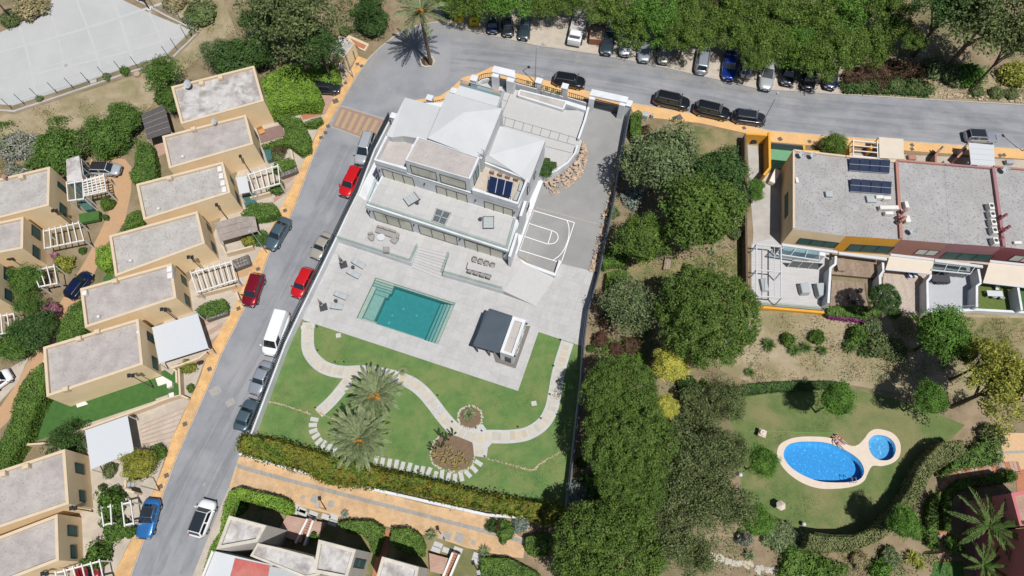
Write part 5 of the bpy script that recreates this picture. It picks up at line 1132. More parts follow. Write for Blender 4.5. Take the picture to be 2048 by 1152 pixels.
for p, lb in (((388, 259), 'tan chimney cap on the second roof rear parapet'), ((404, 168), 'tan chimney cap on the top roof'), ((442, 157), 'tan chimney cap right of the large satellite dish'), ((340, 357), 'tan chimney cap on the third roof'), ((231, 563), 'tan chimney cap on the roof above the white awning'), ((196, 664), 'tan chimney cap on the turf house roof'), ((159, 678), 'left tan chimney cap on the turf house roof'), ((133, 779), 'tan chimney cap at the turf house lower parapet'), ((54, 933), 'tan chimney cap on the roof below the tall hedge'), ((8, 948), 'tan chimney cap at the left edge of the roof below the hedge'), ((44, 355), 'tan chimney cap on a left roof by the reddish dish')):
    roofbox(p, 4.3, .6, .5, .55, lb, m_tanL, .25, 'chimney')
# utility building by the plaza
UB_ = [(655, 105), (681, 70), (708, 84), (687, 115)]
house([(655, 104), (680, 70), (709, 86), (688, 115)], 2.6, 'tiny tan utility building with grey flat roof and blue notice by the roundabout', 'felt', name='utility_building', group=None, pw=.12, zi=.12, wins=[(3, 2, (691, 112), (699, 138), 1), (3, 2, (705, 103), (711, 118), 1)])
tag(slab('sign_panel', [(678, 126), (688, 129), (688, 136), (678, 132)], 1.6, 1.2, m_whitep), 'small white and blue notice on the utility building wall', 'sign')
tag(slab('planter', [(692, 75), (698, 70), (738, 88), (730, 102), (720, 98)], .35, 0, m_tanL), 'low cream-edged planting box behind the utility building', 'planter'); slab('soil_patch', [(700, 76), (733, 91), (728, 98), (712, 92)], .37, .3, m_terra)
# covers and drains
ORD = 'first second third fourth fifth sixth seventh eighth ninth tenth eleventh twelfth thirteenth fourteenth fifteenth'.split()
for i, (x, y, s) in enumerate([(671, 202, .8), (691, 166, .5), (683, 171, .5), (715, 128, .5), (723, 132, .5), (656, 252, .5), (651, 265, .5), (642, 275, .5), (570, 421, .5), (516, 538, .5), (477, 617, .5), (419, 738, .5), (370, 848, .5), (333, 951, .5), (321, 973, .5), (1358, 235, .9), (1348, 236, .5), (1488, 256, .5), (1560, 278, .6), (1619, 283, .5), (1648, 279, .5), (1824, 290, .5), (1824, 298, .5), (2000, 311, .5), (2008, 310, .5)]):
    a_ = G(x, y, .12); tag(MB().box(a_.x, a_.y, .126, s, s, .012, .45).obj('drain_cover', m_hole), 'rusty iron cover, '+(ORD[i]+' from the top in the left orange pavement' if i < 15 else ORD[i-15]+' from the left in the upper orange pavement'), 'cover', 'iron covers in the orange pavements')
for i, (x, y, s) in enumerate(((606, 994, .4), (629, 998, .8), (662, 1008, .7), (895, 1071, .8), (918, 1076, .95), (947, 1085, .45), (1044, 1084, .6))):
    a_ = G(x, y, .06); tag(MB().box(a_.x, a_.y, .068, s, s, .012, ANG).obj('drain_cover', m_gutter), 'grey square cover, '+ORD[i]+' from the left in the promenade', 'cover', 'grey covers in the promenade')
for x, y, s, lb in ((779, 177, .3, 'small round dark cover in the middle of the plaza'), (430, 782, 1.3, 'large patch in the road left of the silver-blue saloon'), (461, 805, 1.0, 'smaller patch in the road beside the teal-grey saloon'), (408, 969, .3, 'tiny dark cover in the road above the white crossover'), (1084, 152, .35, 'little cover in the road behind the villa pillars'), (1338, 136, .6, 'drain grid at the kerb of the parking row'), (621, 317, .9, 'grey square set in the left orange pavement by the hedge')):
    a_ = G(x, y, .1 if x == 621 else .01); tag(MB().box(a_.x, a_.y, a_.z+.012, s, s*.8, .012, .6).obj('drain_cover', m_gutter), lb, 'cover')
# ================================================================== COLOURED TERRACE HOUSES ON THE RIGHT
RZ = 4.55
def thouse(pts, label, wall, par, wins=(), edges=(0,)): return house(pts, RZ, label, 'greyR', wall, par, wins, 'coloured terrace houses', 'terrace_house', .24, .28, edges)
thouse([(1587, 299), (1692, 311), (1694, 470), (1587, 457)], 'tan end house of the coloured terrace with skylight box on the roof', m_tan, m_tanL, wins=[(3, 2, (1600, 476), (1669, 496), 3), (0, 3, (1570, 392), (1576, 430), 1)], edges=(0, 3))
thouse([(1692.3, 311), (1794, 322), (1804, 477), (1694.3, 470)], 'bright ochre terrace house with two solar arrays on the roof', m_ochre, m_tanL, wins=[(3, 2, (1702, 488), (1776, 506), 3)])
thouse([(1794.5, 319), (1890, 327), (1902, 485), (1804.5, 477)], 'salmon terrace house with small white skylight window', m_salmon, m_salmon, wins=[(3, 2, (1838, 498), (1869, 511), 2, m_whitep)])
thouse([(1890.3, 327), (1987, 335), (2009, 492), (1902.3, 485)], 'mauve-pink terrace house with green shutters', m_mauve, m_mauve, wins=[(3, 2, (1893, 504), (1974, 522), 3)])
thouse([(1987.5, 331), (2100, 342), (2110, 503), (2009.5, 492)], 'crimson terrace house at the right picture edge', m_crimson, m_salmon, wins=[(3, 2, (2030, 510), (2060, 525), 2, m_whitep)])
# tie the flat gravel roofs together under the ridge walls
def ledge(a, b, label): tag(wallstrip('sun_blind_cassette', [a, b], 2.3, 2.08, .35, m_whitem), label, 'awning cassette')
ledge((1564, 489), (1675, 504), 'white cassette under the tan facade'); ledge((1678, 506), (1774, 518), 'white cassette under the ochre facade'); ledge((1870, 521), (1966, 533), 'white cassette under the mauve facade')
# terraces
struct('pale_terrace', [(1503, 488), (1560, 470), (1660, 500), (1662, 515), (1653, 620), (1503, 610)], .03, brickmat('grey_plank_tiles', (.47, .455, .45), (.42, .41, .405), (.33, .32, .32), 1.2, .22, 0, .012))
def planks(poly, z, label, ang=math.pi/2, wd=.16, mt=m_wood, limit=290):
    q = [W2(p, z) for p in poly]; r = empty('timber_deck', (q[0][0], q[0][1], 0), label, 'deck'); c, s = math.cos(ang), math.sin(ang)
    R = [(p[0]*c+p[1]*s, -p[0]*s+p[1]*c) for p in q]; y0 = min(p[1] for p in R); y1 = max(p[1] for p in R); k = 0; x0 = min(p[0] for p in R)-1; x1 = max(p[0] for p in R)+1
    MB().prism(q, z-.06, 0).obj('frame', m_bark, r)
    while y0+k*wd < y1:
        a = y0+k*wd; cp = clip_poly(R, [(x0, a+.008), (x1, a+.008), (x1, a+wd-.012), (x0, a+wd-.012)]); k += 1
        if len(cp) > 2 and area2(cp) > .01: MB().prism([(p[0]*c-p[1]*s, p[0]*s+p[1]*c) for p in cp], z, z-.05).obj('plank', mt, r)
planks([(1664, 505), (1756, 514), (1750, 556), (1662, 548)], .5, 'upper weathered timber deck behind the ochre house'); planks([(1664, 560), (1732, 566), (1730, 590), (1748, 620), (1660, 614)], .12, 'lower weathered timber deck with table behind the ochre house')
planks([(1768, 543), (1850, 550), (1853, 628), (1790, 622), (1762, 610)], .12, 'pale timber deck behind the salmon house', mt=mat('pale_planks', (.46, .39, .33), (.41, .35, .295), scale=2, rand=.06))
struct('grey_terrace', [(1858, 545), (1940, 545), (1950, 620), (1858, 623)], .03, brickmat('blue_grey_tiles', (.40, .41, .43), (.37, .38, .40), (.32, .33, .35), .6, .3, math.pi/2, .01))
struct('turf_terrace', [(1958, 566), (2034, 575), (2042, 622), (1957, 617)], .035, mat('olive_turf', (.08, .12, .025), (.10, .14, .03), scale=2, bump=.3, bscale=18)); struct('terrace_beyond', [(2040, 570), (2140, 580), (2140, 640), (2044, 625)], .03, m_turf)
struct('terrace_under_house', [(1560, 470), (2140, 520), (2140, 580), (1560, 540)], .02, m_beige)
def tw(pts, z, label, mt=m_white, wd=.28): tag(wallstrip('terrace_wall', pts, z, -.1, wd, mt), label, 'wall')
tw([(1672, 512), (1671, 528), (1661, 536), (1657, 606)], 1.8, 'white partition wall between pale terrace and timber decks'); tw([(1766, 525), (1767, 542), (1760, 552), (1761, 590)], 1.8, 'white partition wall between the weathered and pale timber decks')
tw([(1862, 548), (1861, 555), (1855, 562), (1856, 622)], 1.8, 'white partition wall left of the grey tiled terrace'); tw([(1957, 538), (1962, 566), (1954, 572), (1954, 614)], 1.8, 'white partition wall right of the grey tiled terrace'); tw([(2036, 572), (2044, 620)], 1.8, 'white partition wall right of the green turf terrace')
tw([(1860, 625), (1952, 619), (2044, 624), (2100, 632)], .8, 'low white front wall below the turf and grey terraces', wd=.3); tw([(1503, 612), (1655, 625)], .6, 'low ochre-footed front wall of the pale terrace', m_ochre, .3)
railing('glass_railing', [(1503, 608), (1652, 621)], .6, 'glass railing along the front of the pale terrace'); railing('glass_railing', [(1862, 621), (1950, 616)], .8, 'glass railing along the grey tiled terrace')
# glazed sun rooms
def sunroom(pts, z, label, wall_a, wall_b, n=3):
    q = [G(p[0], p[1], z) for p in pts]; r = empty('sun_room', (q[0].x, q[0].y, 0), label, 'sun room'); MB().poly([tuple(p) for p in q]).obj('glass_roof', m_canopygl, r)
    for k in range(n+1): MB().bar(q[0].lerp(q[1], k/n), q[3].lerp(q[2], k/n), .06, .08).obj('roof_bar', m_whitem, r)
    MB().bar(q[3], q[2], .14, .14).obj('front_beam', m_whitem, r)
    window_uz(G(*wall_a), G(*wall_b), .2, (G(*wall_b)-G(*wall_a)).length-.2, .1, 2.0, n, r, m_winglass, m_whitep, name='glass_door')
sunroom([(1568, 494), (1640, 503), (1638, 521), (1552, 508)], 2.3, 'glazed sun room behind the tan house', (1570, 534), (1638, 540)); sunroom([(1868, 524), (1950, 534), (1940, 548), (1862, 540)], 2.2, 'glazed sun room behind the mauve house', (1866, 551), (1928, 557))
slab('indoor_block', [(1566, 492), (1650, 503), (1650, 512), (1566, 500)], 2.0, .02, m_white)
# awnings
def awn(pts, label, z1=2.5, z0=2.0):
    q = [G(*pts[0], z1), G(*pts[1], z1), G(*pts[2], z0), G(*pts[3], z0)]; r = empty('awning', (q[0].x, q[0].y, 0), label, 'awning')
    v = [tuple(p) for p in q]+[(p.x, p.y, p.z-.04) for p in q]; MB().add(v, [(3, 2, 1, 0), (0, 1, 5, 4), (1, 2, 6, 5), (2, 3, 7, 6), (3, 0, 4, 7), (4, 5, 6, 7)]).obj('cloth', m_awning, r)
    MB().bar(q[0]+Vector((0, 0, .05)), q[1]+Vector((0, 0, .05)), .3, .18).obj('cassette', m_whitem, r); MB().bar(q[3]-Vector((0, 0, .02)), q[2]-Vector((0, 0, .02)), .12, .1).obj('front_bar', m_whitem, r)
    for t in (.12, .88): MB().bar(q[0].lerp(q[1], t)-Vector((0, 0, .1)), q[3].lerp(q[2], t)-Vector((0, 0, .1)), .06, .06).obj('arm', m_grey, r)
awn([(1780, 510), (1867, 520), (1863, 548), (1771, 539)], 'beige awning drawn out below the salmon facade'); awn([(1979, 523), (2110, 537), (2110, 582), (1966, 565)], 'large beige awning drawn out below the crimson facade')
# white steel pergola frame on the pale terrace
r = empty('steel_pergola', G(1515, 600, 0), 'white steel pergola frame standing on the pale terrace', 'pergola'); fz = 2.6
fq = [(1513, 489), (1562, 494), (1563, 596), (1513, 592)]; g4 = [G(*p, fz) for p in fq]
for i in range(4): MB().bar(g4[i], g4[(i+1) % 4], .14, .14).obj('beam', m_whitem, r)
MB().bar(g4[0].lerp(g4[3], .5), g4[1].lerp(g4[2], .5), .12, .12).obj('beam', m_whitem, r)
for t in (.25, .73): MB().bar(g4[0].lerp(g4[1], t), g4[3].lerp(g4[2], t), .05, .08).obj('rafter', m_whitem, r)
for p in g4+[g4[0].lerp(g4[3], .5), g4[1].lerp(g4[2], .5)]: MB().box(p.x, p.y, fz/2, .12, .12, fz).obj('post', m_whitem, r)
# furniture there
def covered(p, sx, sy, h, label):
    c = G(*p, h/2); me = MB().box(c.x, c.y, h/2+.03, sx, sy, h, .05, .88).obj('covered_furniture', m_fablt); bev(me.data, .12, 3); tag(me, label, 'furniture cover')
covered((1608, 578), 1.2, 1.5, .9, 'white covered furniture in the middle of the pale terrace'); covered((1640, 581), 1.1, 1.9, 1.0, 'white covered furniture by the partition wall of the pale terrace'); covered((1528, 570), .9, 1.8, .5, 'pale blue day bed under the white pergola frame')
def simple_table(p, sx, sy, h, z, label, mt, chairs=(), rz=0, group=None):
    c = G(*p, z+h); r = empty('garden_table', (c.x, c.y, z), label, 'table'); MB().box(c.x, c.y, z+h, sx, sy, .06, rz).obj('tabletop', mt, r)
    for a in (-.42, .42):
        for b in (-.42, .42): MB().box(c.x+a*sx*math.cos(rz)-b*sy*math.sin(rz), c.y+a*sx*math.sin(rz)+b*sy*math.cos(rz), z+h/2, .06, .06, h, rz).obj('leg', mt, r)
def chairs_at(lst, rec, grp, z, s=.9):
    for p, a, lb in lst: place(chk, 'garden_chair', lb, 'chair', G(*p, z), a, grp, rec, s)
simple_table((1708, 593), 1.1, .9, .72, .12, 'grey wooden table on the lower weathered deck', m_wood)
chairs_at([((1695, 597), 1.57, 'dark garden chair left of the grey wooden table'), ((1717, 585), -.3, 'dark garden chair behind the grey wooden table in tree shade'), ((1704, 607), 3.0, 'dark garden chair with pale cushion in front of the grey wooden table')], {m_fabric.name: m_darkgrey}, 'dark garden chairs on the weathered deck', .12)
simple_table((1882, 557), 2.2, .95, .74, .03, 'long charcoal dining table on the grey tiled terrace', m_darkgrey, rz=-.06)
chairs_at([((1869+8*k, 548), 0, ('first', 'second', 'third')[k]+' dark chair from the left on the house side of the charcoal table') for k in range(3)]+[((1871+9*k, 567), 3.14, ('first', 'second', 'third')[k]+' dark chair from the left on the open side of the charcoal table') for k in range(3)], {m_fabric.name: m_darkgrey}, 'dark chairs round the charcoal table', .03)
simple_table((1990, 587), 1.9, .75, .72, .035, 'white table with chairs on the green turf terrace', m_whitem, rz=-.05)
chairs_at([((1990, 579), 0, 'white armchair behind the white table on green turf'), ((1983, 595), 3.1, 'white garden chair at the left front of the white table'), ((1998, 597), 3.1, 'white garden chair at the right front of the white table')], {m_fabric.name: m_whitem}, 'white chairs on the turf terrace', .035)
r = empty('deck_chair', G(1822, 550, .12), 'folded navy and white striped deck chair under the salmon awning', 'deck chair'); c = G(1822, 549, .5)
for k in range(4): MB().box(c.x-.45+.3*k, c.y, .5, .28, .9, .05, .35).obj('stripe', [mat('navy_cloth', (.02, .03, .12)), m_whitem][k % 2] if k < 2 else [MT['navy_cloth'], m_whitem][k % 2], r)
MB().box(c.x, c.y, .25, 1.1, .8, .06, .35).obj('frame', m_grey, r)
simple_table((1682, 529), 1.0, 1.7, .72, .5, 'weathered trestle table on the upper timber deck', m_wood, rz=.02)
# solar arrays on the ochre roof
def solar(p0, p1, p2, p3, label, nx=2, ny=2, tilt=.55):
    z = RZ-.2; Q = [G(*p0, z+tilt), G(*p1, z+tilt), G(*p2, z+.15), G(*p3, z+.15)]; r = empty('solar_array', (Q[0].x, Q[0].y, z), label, 'solar array')
    f = lambda u, v: Q[0].lerp(Q[1], u).lerp(Q[3].lerp(Q[2], u), v)
    for i in range(nx):
        for j in range(ny):
            g = .012; a, b, c, d = f(i/nx+g/2, j/ny+g), f((i+1)/nx-g/2, j/ny+g), f((i+1)/nx-g/2, (j+1)/ny-g), f(i/nx+g/2, (j+1)/ny-g)
            pn = MB().add([a, b, c, d]+[p-Vector((0, 0, .05)) for p in (a, b, c, d)], [(3, 2, 1, 0), (0, 1, 5, 4), (1, 2, 6, 5), (2, 3, 7, 6), (3, 0, 4, 7)]).obj('panel', m_solar, r)
            m = MB()
            for k in range(1, 8): m.bar(a.lerp(b, k/8)+Vector((0, 0, .006)), d.lerp(c, k/8)+Vector((0, 0, .006)), .018, .008)
            m.obj('cell_lines', m_dkmetal, pn)
    for v in (0, .5, 1): MB().bar(f(0, v)+Vector((0, 0, .01)), f(1, v)+Vector((0, 0, .01)), .05, .04).obj('rail', m_grey, r)
    for u in (.04, .5, .96):
        p = f(u, .05); MB().bar(p-Vector((0, 0, .03)), (p.x, p.y, z-.1), .05, .05).obj('strut', m_grey, r)
solar((1700, 315), (1781, 320), (1779, 347), (1698, 341), 'upper solar array on the ochre terrace roof', 4); solar((1702, 357), (1784, 363), (1782, 389), (1700, 383), 'lower solar array on the ochre terrace roof', 4)
z0 = RZ-.27
roofbox((1657, 389), z0, .85, .8, .35, 'square pale skylight box alone in the middle of the tan roof', m_fablt, cat='skylight'); roofbox((1742, 399), z0, 1.2, .9, .3, 'pale skylight box below the lower solar array', m_fablt, cat='skylight')
roofbox((1593, 361), z0, .35, .75, .3, 'small white box by the left parapet of the tan roof')
for x, y, sx, sy, lb in ((1757, 396, .9, .4, 'small white unit right of the pale skylight box'), (1772, 398, .9, .4, 'second small white unit near the roof divider'), (1776, 417, 2.3, .5, 'long white horizontal unit beside the roof divider'), (1776, 428, 1.0, .4, 'short white unit below the long horizontal one'), (1811, 411, .45, .9, 'upright white unit just right of the roof divider'), (1813, 440, .6, .9, 'round-backed white unit among the chimney pipes')):
    roofbox((x, y), z0, sx, sy, .6, lb)
for i, y in enumerate((415, 431, 447, 463, 484)): roofbox((1979+i*2.2, y), z0, .6, .85, .8, ('topmost', 'second', 'third', 'fourth', 'lowest')[i]+' white air conditioner in the column by the pink divider', fan=True)
roofbox((2034, 486), z0, .9, .35, .3, 'small pale unit lying near the front of the crimson roof')
def pipes(p, n, label, mt):
    c = G(*p, RZ); r = empty('chimney_pipes', c-Vector((0, 0, .3)), label, 'chimney pipes')
    for k in range(n):
        a_ = c+Vector((RNG.uniform(-.6, .6), RNG.uniform(-.9, .9), -.2)); b_ = a_+Vector((RNG.uniform(-.15, .15), RNG.uniform(-.2, .2), RNG.uniform(.6, 1.1))); MB().tube(a_, b_, .16, n=8).obj('pipe', mt, r); MB().tube(b_, b_+Vector((.35, .2, .1)), .16, n=8).obj('elbow', mt, r)
pipes((1800, 435), 5, 'cluster of salmon chimney pipes on the first roof divider', m_salmon); pipes((2002, 448), 4, 'cluster of red chimney pipes on the second roof divider', m_crimson); pipes((2000, 470), 3, 'red chimney stubs at the front of the second roof divider', m_crimson)
tag(wallstrip('roof_divider', [(1794, 322), (1803, 476)], RZ+.06, RZ-.5, .36, m_salmon), 'salmon divider wall across the terrace roof', 'wall'); tag(wallstrip('roof_divider', [(1987, 334), (2009, 492)], RZ+.1, RZ-.5, .36, m_mauve), 'mauve divider wall across the terrace roof', 'wall')
# street-side yards of the coloured houses
struct('green_court', [(1541, 290), (1602, 298), (1602, 330), (1540, 340)], .03, mat('green_court_paint', (.14, .31, .17), (.12, .27, .15), scale=.6)); struct('blue_yard', [(1495, 290), (1515, 292), (1535, 470), (1508, 480), (1500, 380)], .02, m_conc); struct('yards', [(1600, 300), (2160, 325), (2160, 360), (1600, 330)], .018, m_beige)
struct('shaded_passage', [(1515, 350), (1570, 340), (1570, 490), (1505, 490)], .022, m_conc)
tw([(1492, 267), (1538, 270)], 2.0, 'ochre street wall of the small bin yard', m_ochre); tw([(1539, 264), (1540, 335), (1528, 350)], 2.2, 'high ochre wall with pale coping between bin yard and green court', m_ochre, .3)
tw([(1491, 268), (1492, 420), (1495, 600)], 1.9, 'dark timber boundary fence left of the terrace', m_bark, .25); tw([(1544, 286), (1606, 292)], 1.3, 'dark low wall of the green court at the pavement', m_dkmetal, .12); tw([(1608, 290), (1609, 302), (1640, 304)], 1.0, 'ochre low wall right of the green court', m_ochre, .4)
pergola((1706, 281), (1754, 285), (1706, 311), (1755, 316), 2, 'white pergola frame over the ochre street yard', 2.3)
for t, lb in ((.33, 'upper'), (.66, 'lower')):
    tag(MB().bar(G(*l2((1706, 281), (1706, 311), t), 2.45), G(*l2((1754, 285), (1755, 316), t), 2.45), .12, .1).obj('pergola_bar', m_whitep), lb+' white crossbar resting on the street yard pergola', 'beam')
tw([(1699, 291), (1699, 320)], 1.6, 'ochre yard wall left of the white pergola frame', m_ochre, .3); tw([(1742, 300), (1746, 286)], 1.6, 'short ochre yard wall under the white pergola frame', m_ochre, .3)
canopy([(1758, 274), (1807, 278), (1808, 318), (1759, 316)], 2.5, m_awning, 'cream stained awning on the street side of the ochre house'); canopy([(1937, 285), (1988, 290), (1990, 332), (1942, 329)], 2.5, m_whitem, 'white ribbed awning behind the silver car', seams=4, seam_m=m_grey)
tw([(1885, 294), (1872, 310), (1872, 325)], 1.5, 'salmon yard wall left of the green-framed yard', m_salmon, .25); tw([(1933, 296), (1915, 315)], 1.5, 'salmon sloping yard wall left of the white ribbed awning', m_salmon, .25)
for x, y in ((1887, 292), (1889, 322), (1933, 292), (1937, 325)):
    a_ = G(x, y, 2.2); tag(MB().box(a_.x, a_.y, 1.1, .18, .18, 2.2).obj('yard_post', m_fablt), 'slim grey post, '+('upper left', 'lower left', 'upper right', 'lower right')[[1887, 1889, 1933, 1937].index(x)]+' of four in the salmon street yard', 'post', 'slim posts of the street yards')
covered((1823, 315), 1.2, .8, .5, 'red-brown chest in the salmon street yard') ; bpy.data.objects['covered_furniture.003'].data.materials[0] = m_salmon
covered((1507, 278), 1.0, 1.1, .9, 'black covered scooter in the small ochre bin yard'); bpy.data.objects['covered_furniture.004'].data.materials[0] = m_black
roofbox((1548, 355), .1, .8, 2.2, .8, 'white lean-to unit in the shaded passage beside the tan end house', m_whitep, -.5, 'storage box'); roofbox((2018, 325), .1, 1.0, .6, .5, 'grey box in the street yard at the right picture edge', m_grey, 0, 'storage box')
# pink house at the lower right corner
PZH = 8.5
house([(2022, 986), (2140, 968), (2150, 1044), (2040, 1052)], PZH, 'pink house with terracotta-toned roof at the lower right corner', m_pink, m_pinkw, m_pinkw, name='pink_house', group=None)
house([(2050, 1056), (2150, 1048), (2150, 1230), (2072, 1230)], 8.5, 'lower pink wing with white balcony rail at the lower right corner', m_pink, m_pinkw, m_pinkw, name='pink_house_wing', group=None)
struct('terracotta_patio', [(2030, 940), (2160, 930), (2160, 1000), (2035, 985)], .03, m_terra)
FPp = [(2040, 935), (2012, 936), (1975, 939), (1940, 942), (1912, 955), (1893, 975), (1885, 1005), (1880, 1040), (1882, 1075), (1884, 1100), (1890, 1122)]
c = [tuple(v) for v in smooth_line([W2(p, .03) for p in FPp], 4)]; FP = MB(); qq = strip_poly(c, 1.35); FP.poly([(p[0], p[1], .03) for p in qq]); FP = FP.obj('terracotta_footpath', m_salmon, None, kind='structure')
acc = 0
for i in range(len(c)-1):
    a, b = Vector(c[i]), Vector(c[i+1]); d = b-a; L = d.length; n_ = max(1, int(L/.62)); rz = math.atan2(d.y, d.x)
    for k in range(n_):
        p = a+d*((k+.5)/n_); col = m_terra if (i+k) % 3 == 0 else [m_pink, m_salmon][(i+k) % 2]; MB().box(p.x, p.y, .05, L/n_-.03, 1.3, .04, rz).obj('slab', m_pink if (i+k) % 3 else m_terra, FP)
rr_ = empty('footpath_handrail', G(2030, 944), 'thin dark handrail along the curved terracotta footpath', 'handrail')
hc = smooth_line([G(*p) for p in [(2030, 945), (1975, 949), (1925, 958), (1902, 975), (1895, 1005), (1890, 1045)]], 4)
for i in range(len(hc)-1):
    MB().bar(hc[i]+Vector((0, 0, .9)), hc[i+1]+Vector((0, 0, .9)), .04, .04).obj('rail', m_black, rr_)
    if i % 3 == 0: MB().tube(hc[i], hc[i]+Vector((0, 0, .9)), .025, n=6).obj('post', m_black, rr_)
# garden items
for p, lb, cv in (((1525, 866), 'small cream shelter roof on the lawn above the pool', 0), ((1562, 1011), 'small cream six-sided roof standing on the lower pool lawn', 1)):
    c_ = G(*p, 1.2 if cv else .8); h = 1.2 if cv else .8; r = empty('kiosk', (c_.x, c_.y, 0), lb, 'kiosk'); m = MB(); n = 6 if cv else 4; R_ = .55 if cv else .62
    rim = [(c_.x+R_*math.cos(2*math.pi*i/n+.4), c_.y+R_*math.sin(2*math.pi*i/n+.4), h) for i in range(n)]; m.add(rim+[(c_.x, c_.y, h+.45)], [(i, (i+1) % n, n) for i in range(n)]); m.obj('top', m_coping, r); MB().tube((c_.x, c_.y, 0), (c_.x, c_.y, h+.3), .05 if cv else .35, n=8).obj('post', m_coping, r)
bm = bmesh.new(); bmesh.ops.create_icosphere(bm, subdivisions=2, radius=.24)
for lb, p in (('white globe lamp on the edge of the lower pool lawn', (1604, 1049)), ('white globe lamp between the trees left of the blue pool', (1478, 951))):
    me = bpy.data.meshes.new('globe'); bm.to_mesh(me); me.materials.append(m_whitem); r = empty('globe_lamp', G(*p), lb, 'garden lamp'); o = bpy.data.objects.new('globe', me); COL.objects.link(o); o.parent = r; o.location = (0, 0, .55); MB().tube(G(*p), G(*p)+Vector((0, 0, .4)), .06).obj('post', m_grey, r)
bm.free()
house([(1437, 912), (1460, 903), (1464, 916), (1443, 925)], 2.0, 'little red shed roof peeping out of the trees beside the pool lawn', m_pinkw, m_pinkw, m_pinkw, name='garden_shed', group=None, pw=.05, zi=.05)
r = empty('garden_bench', G(1334, 525), 'long weathered wooden bench slab on the rough garden grass', 'bench'); a_, b_ = G(1337, 513, .45), G(1333, 539, .45)
for k in (-.28, 0, .28): MB().bar(a_+Vector((k, 0, 0)), b_+Vector((k, 0, 0)), .25, .07).obj('slat', m_wood, r)
for t in (.15, .85): p = a_.lerp(b_, t); MB().box(p.x, p.y, .2, .7, .12, .4).obj('leg', m_wood, r)
hs_ = [(1500, 862), (1560, 863), (1640, 866), (1678, 862)]; hc = smooth_line([G(*p, .05) for p in hs_], 5); m = MB()
for i in range(len(hc)-1): m.tube(hc[i], hc[i+1], .035, n=5)
tag(m.obj('garden_hose', mat('hose_green', (.12, .30, .08))), 'thin green garden hose lying across the pool lawn', 'hose')
# cabinets on the pavement by the villa
for p, lb, mt_, s in (((1291, 228), 'pale electrical cabinet on the tan pavement beside the driveway gate', m_fablt, (.85, .8, .9)), ((1305, 230), 'small grey round-topped cabinet right of the pale electrical one', m_grey, (.4, .4, .6))):
    c_ = G(*p, s[2]); r = empty('electrical_cabinet', (c_.x, c_.y, .12), lb, 'cabinet'); bev(MB().box(c_.x, c_.y, .12+s[2]/2, s[0], s[1], s[2], ANG).obj('body', mt_, r).data, .03); MB().box(c_.x, c_.y, .13, s[0]*1.1, s[1]*1.1, .1, ANG).obj('plinth', m_conc, r)
# fence of the sports court
r = empty('court_fence', G(200, 168), 'wire fence on thin green posts round the sports court', 'fence'); fp = [(25, 219), (50, 210), (80, 198), (115, 187), (148, 178), (180, 167), (213, 156), (245, 145), (277, 136), (338, 115), (355, 100), (375, 78), (392, 60), (362, 40), (338, 28), (308, 15)]
fc = [G(*p) for p in fp]
for p in fc: MB().tube(p, p+Vector((0, 0, 2.4)), .045, n=6).obj('post', m_shut, r)
for i in range(len(fc)-1):
    m = MB()
    for z in (.1, .5, .9, 1.3, 1.7, 2.1): m.bar(fc[i]+Vector((0, 0, z)), fc[i+1]+Vector((0, 0, z)), .012, .012)
    m.obj('wire', m_grey, r)
for b, t, lb in (((29, 43), (0, 10), 'tall dark floodlight mast at the upper left corner of the sports court'), ((302, 23), (285, 0), 'tall dark floodlight mast at the top right of the sports court')):
    p = G(*b); r = empty('floodlight_mast', p, lb, 'mast'); MB().tube(p, p+Vector((0, 0, 7)), .12, .07).obj('pole', m_black, r); MB().box(p.x, p.y, 7.1, 1.2, .3, .3, .4).obj('lamp_bar', m_black, r); MB().box(p.x, p.y, .3, .5, .5, .6).obj('footing', m_whitep, r)
tag(MB().tube(G(132, 131), G(132, 131)+Vector((0, 0, .03)), .28, n=12).obj('drain_cover', m_gutter), 'round drain cover in the sports court surface', 'cover'); tag(MB().tube(G(276, 151), G(276, 151)+Vector((0, 0, .4)), .45, n=12).obj('well_ring', m_pink), 'round concrete ring with red rim in the dirt below the court', 'well ring')
tag(MB().box(*tuple(G(188, 164, .2)), .9, .6, .4, .3).obj('stone_block', m_conc), 'pale concrete block at the court kerb', 'block')
# ================================================================== HOUSES AT THE BOTTOM
m_btan = mat('pale_grey_render', (.50, .48, .44), (.46, .44, .40), scale=.7)
BZ = 8.0; m_cream = mat('cream_parapet', (.56, .52, .44), (.50, .46, .39), scale=1.5, c3=(.36, .33, .28), scale3=.8)
b1 = house([(458, 1031), (533, 1051), (515, 1084), (432, 1099)], BZ, 'pale bottom house with roof units and round hedge beside it', 'felt', m_btan, m_cream, name='row_house', group='pale houses at the bottom edge', pw=.3)
house([(515, 1086), (560, 1096), (628, 1114), (640, 1150), (610, 1156), (500, 1112)], BZ-.6, 'long pale stained flat roof linking two bottom houses', 'felt', m_btan, m_cream, name='row_house', group='pale houses at the bottom edge', pw=.2, zi=.15)
house([(637, 1079), (712, 1099), (694, 1158), (626, 1145)], BZ, 'pale bottom house with three tall green shutters on its right side', 'felt', m_btan, m_cream, name='row_house', group='pale houses at the bottom edge', wins=[(1, 2, (711, 1116), (716, 1136), 1), (1, 2, (720, 1118), (727, 1138), 1)])
house([(764, 1113), (838, 1134), (828, 1190), (745, 1180)], BZ, 'pale bottom house with tan parapet below the middle hedges', 'felt', m_btan, m_cream, name='row_house', group='pale houses at the bottom edge')
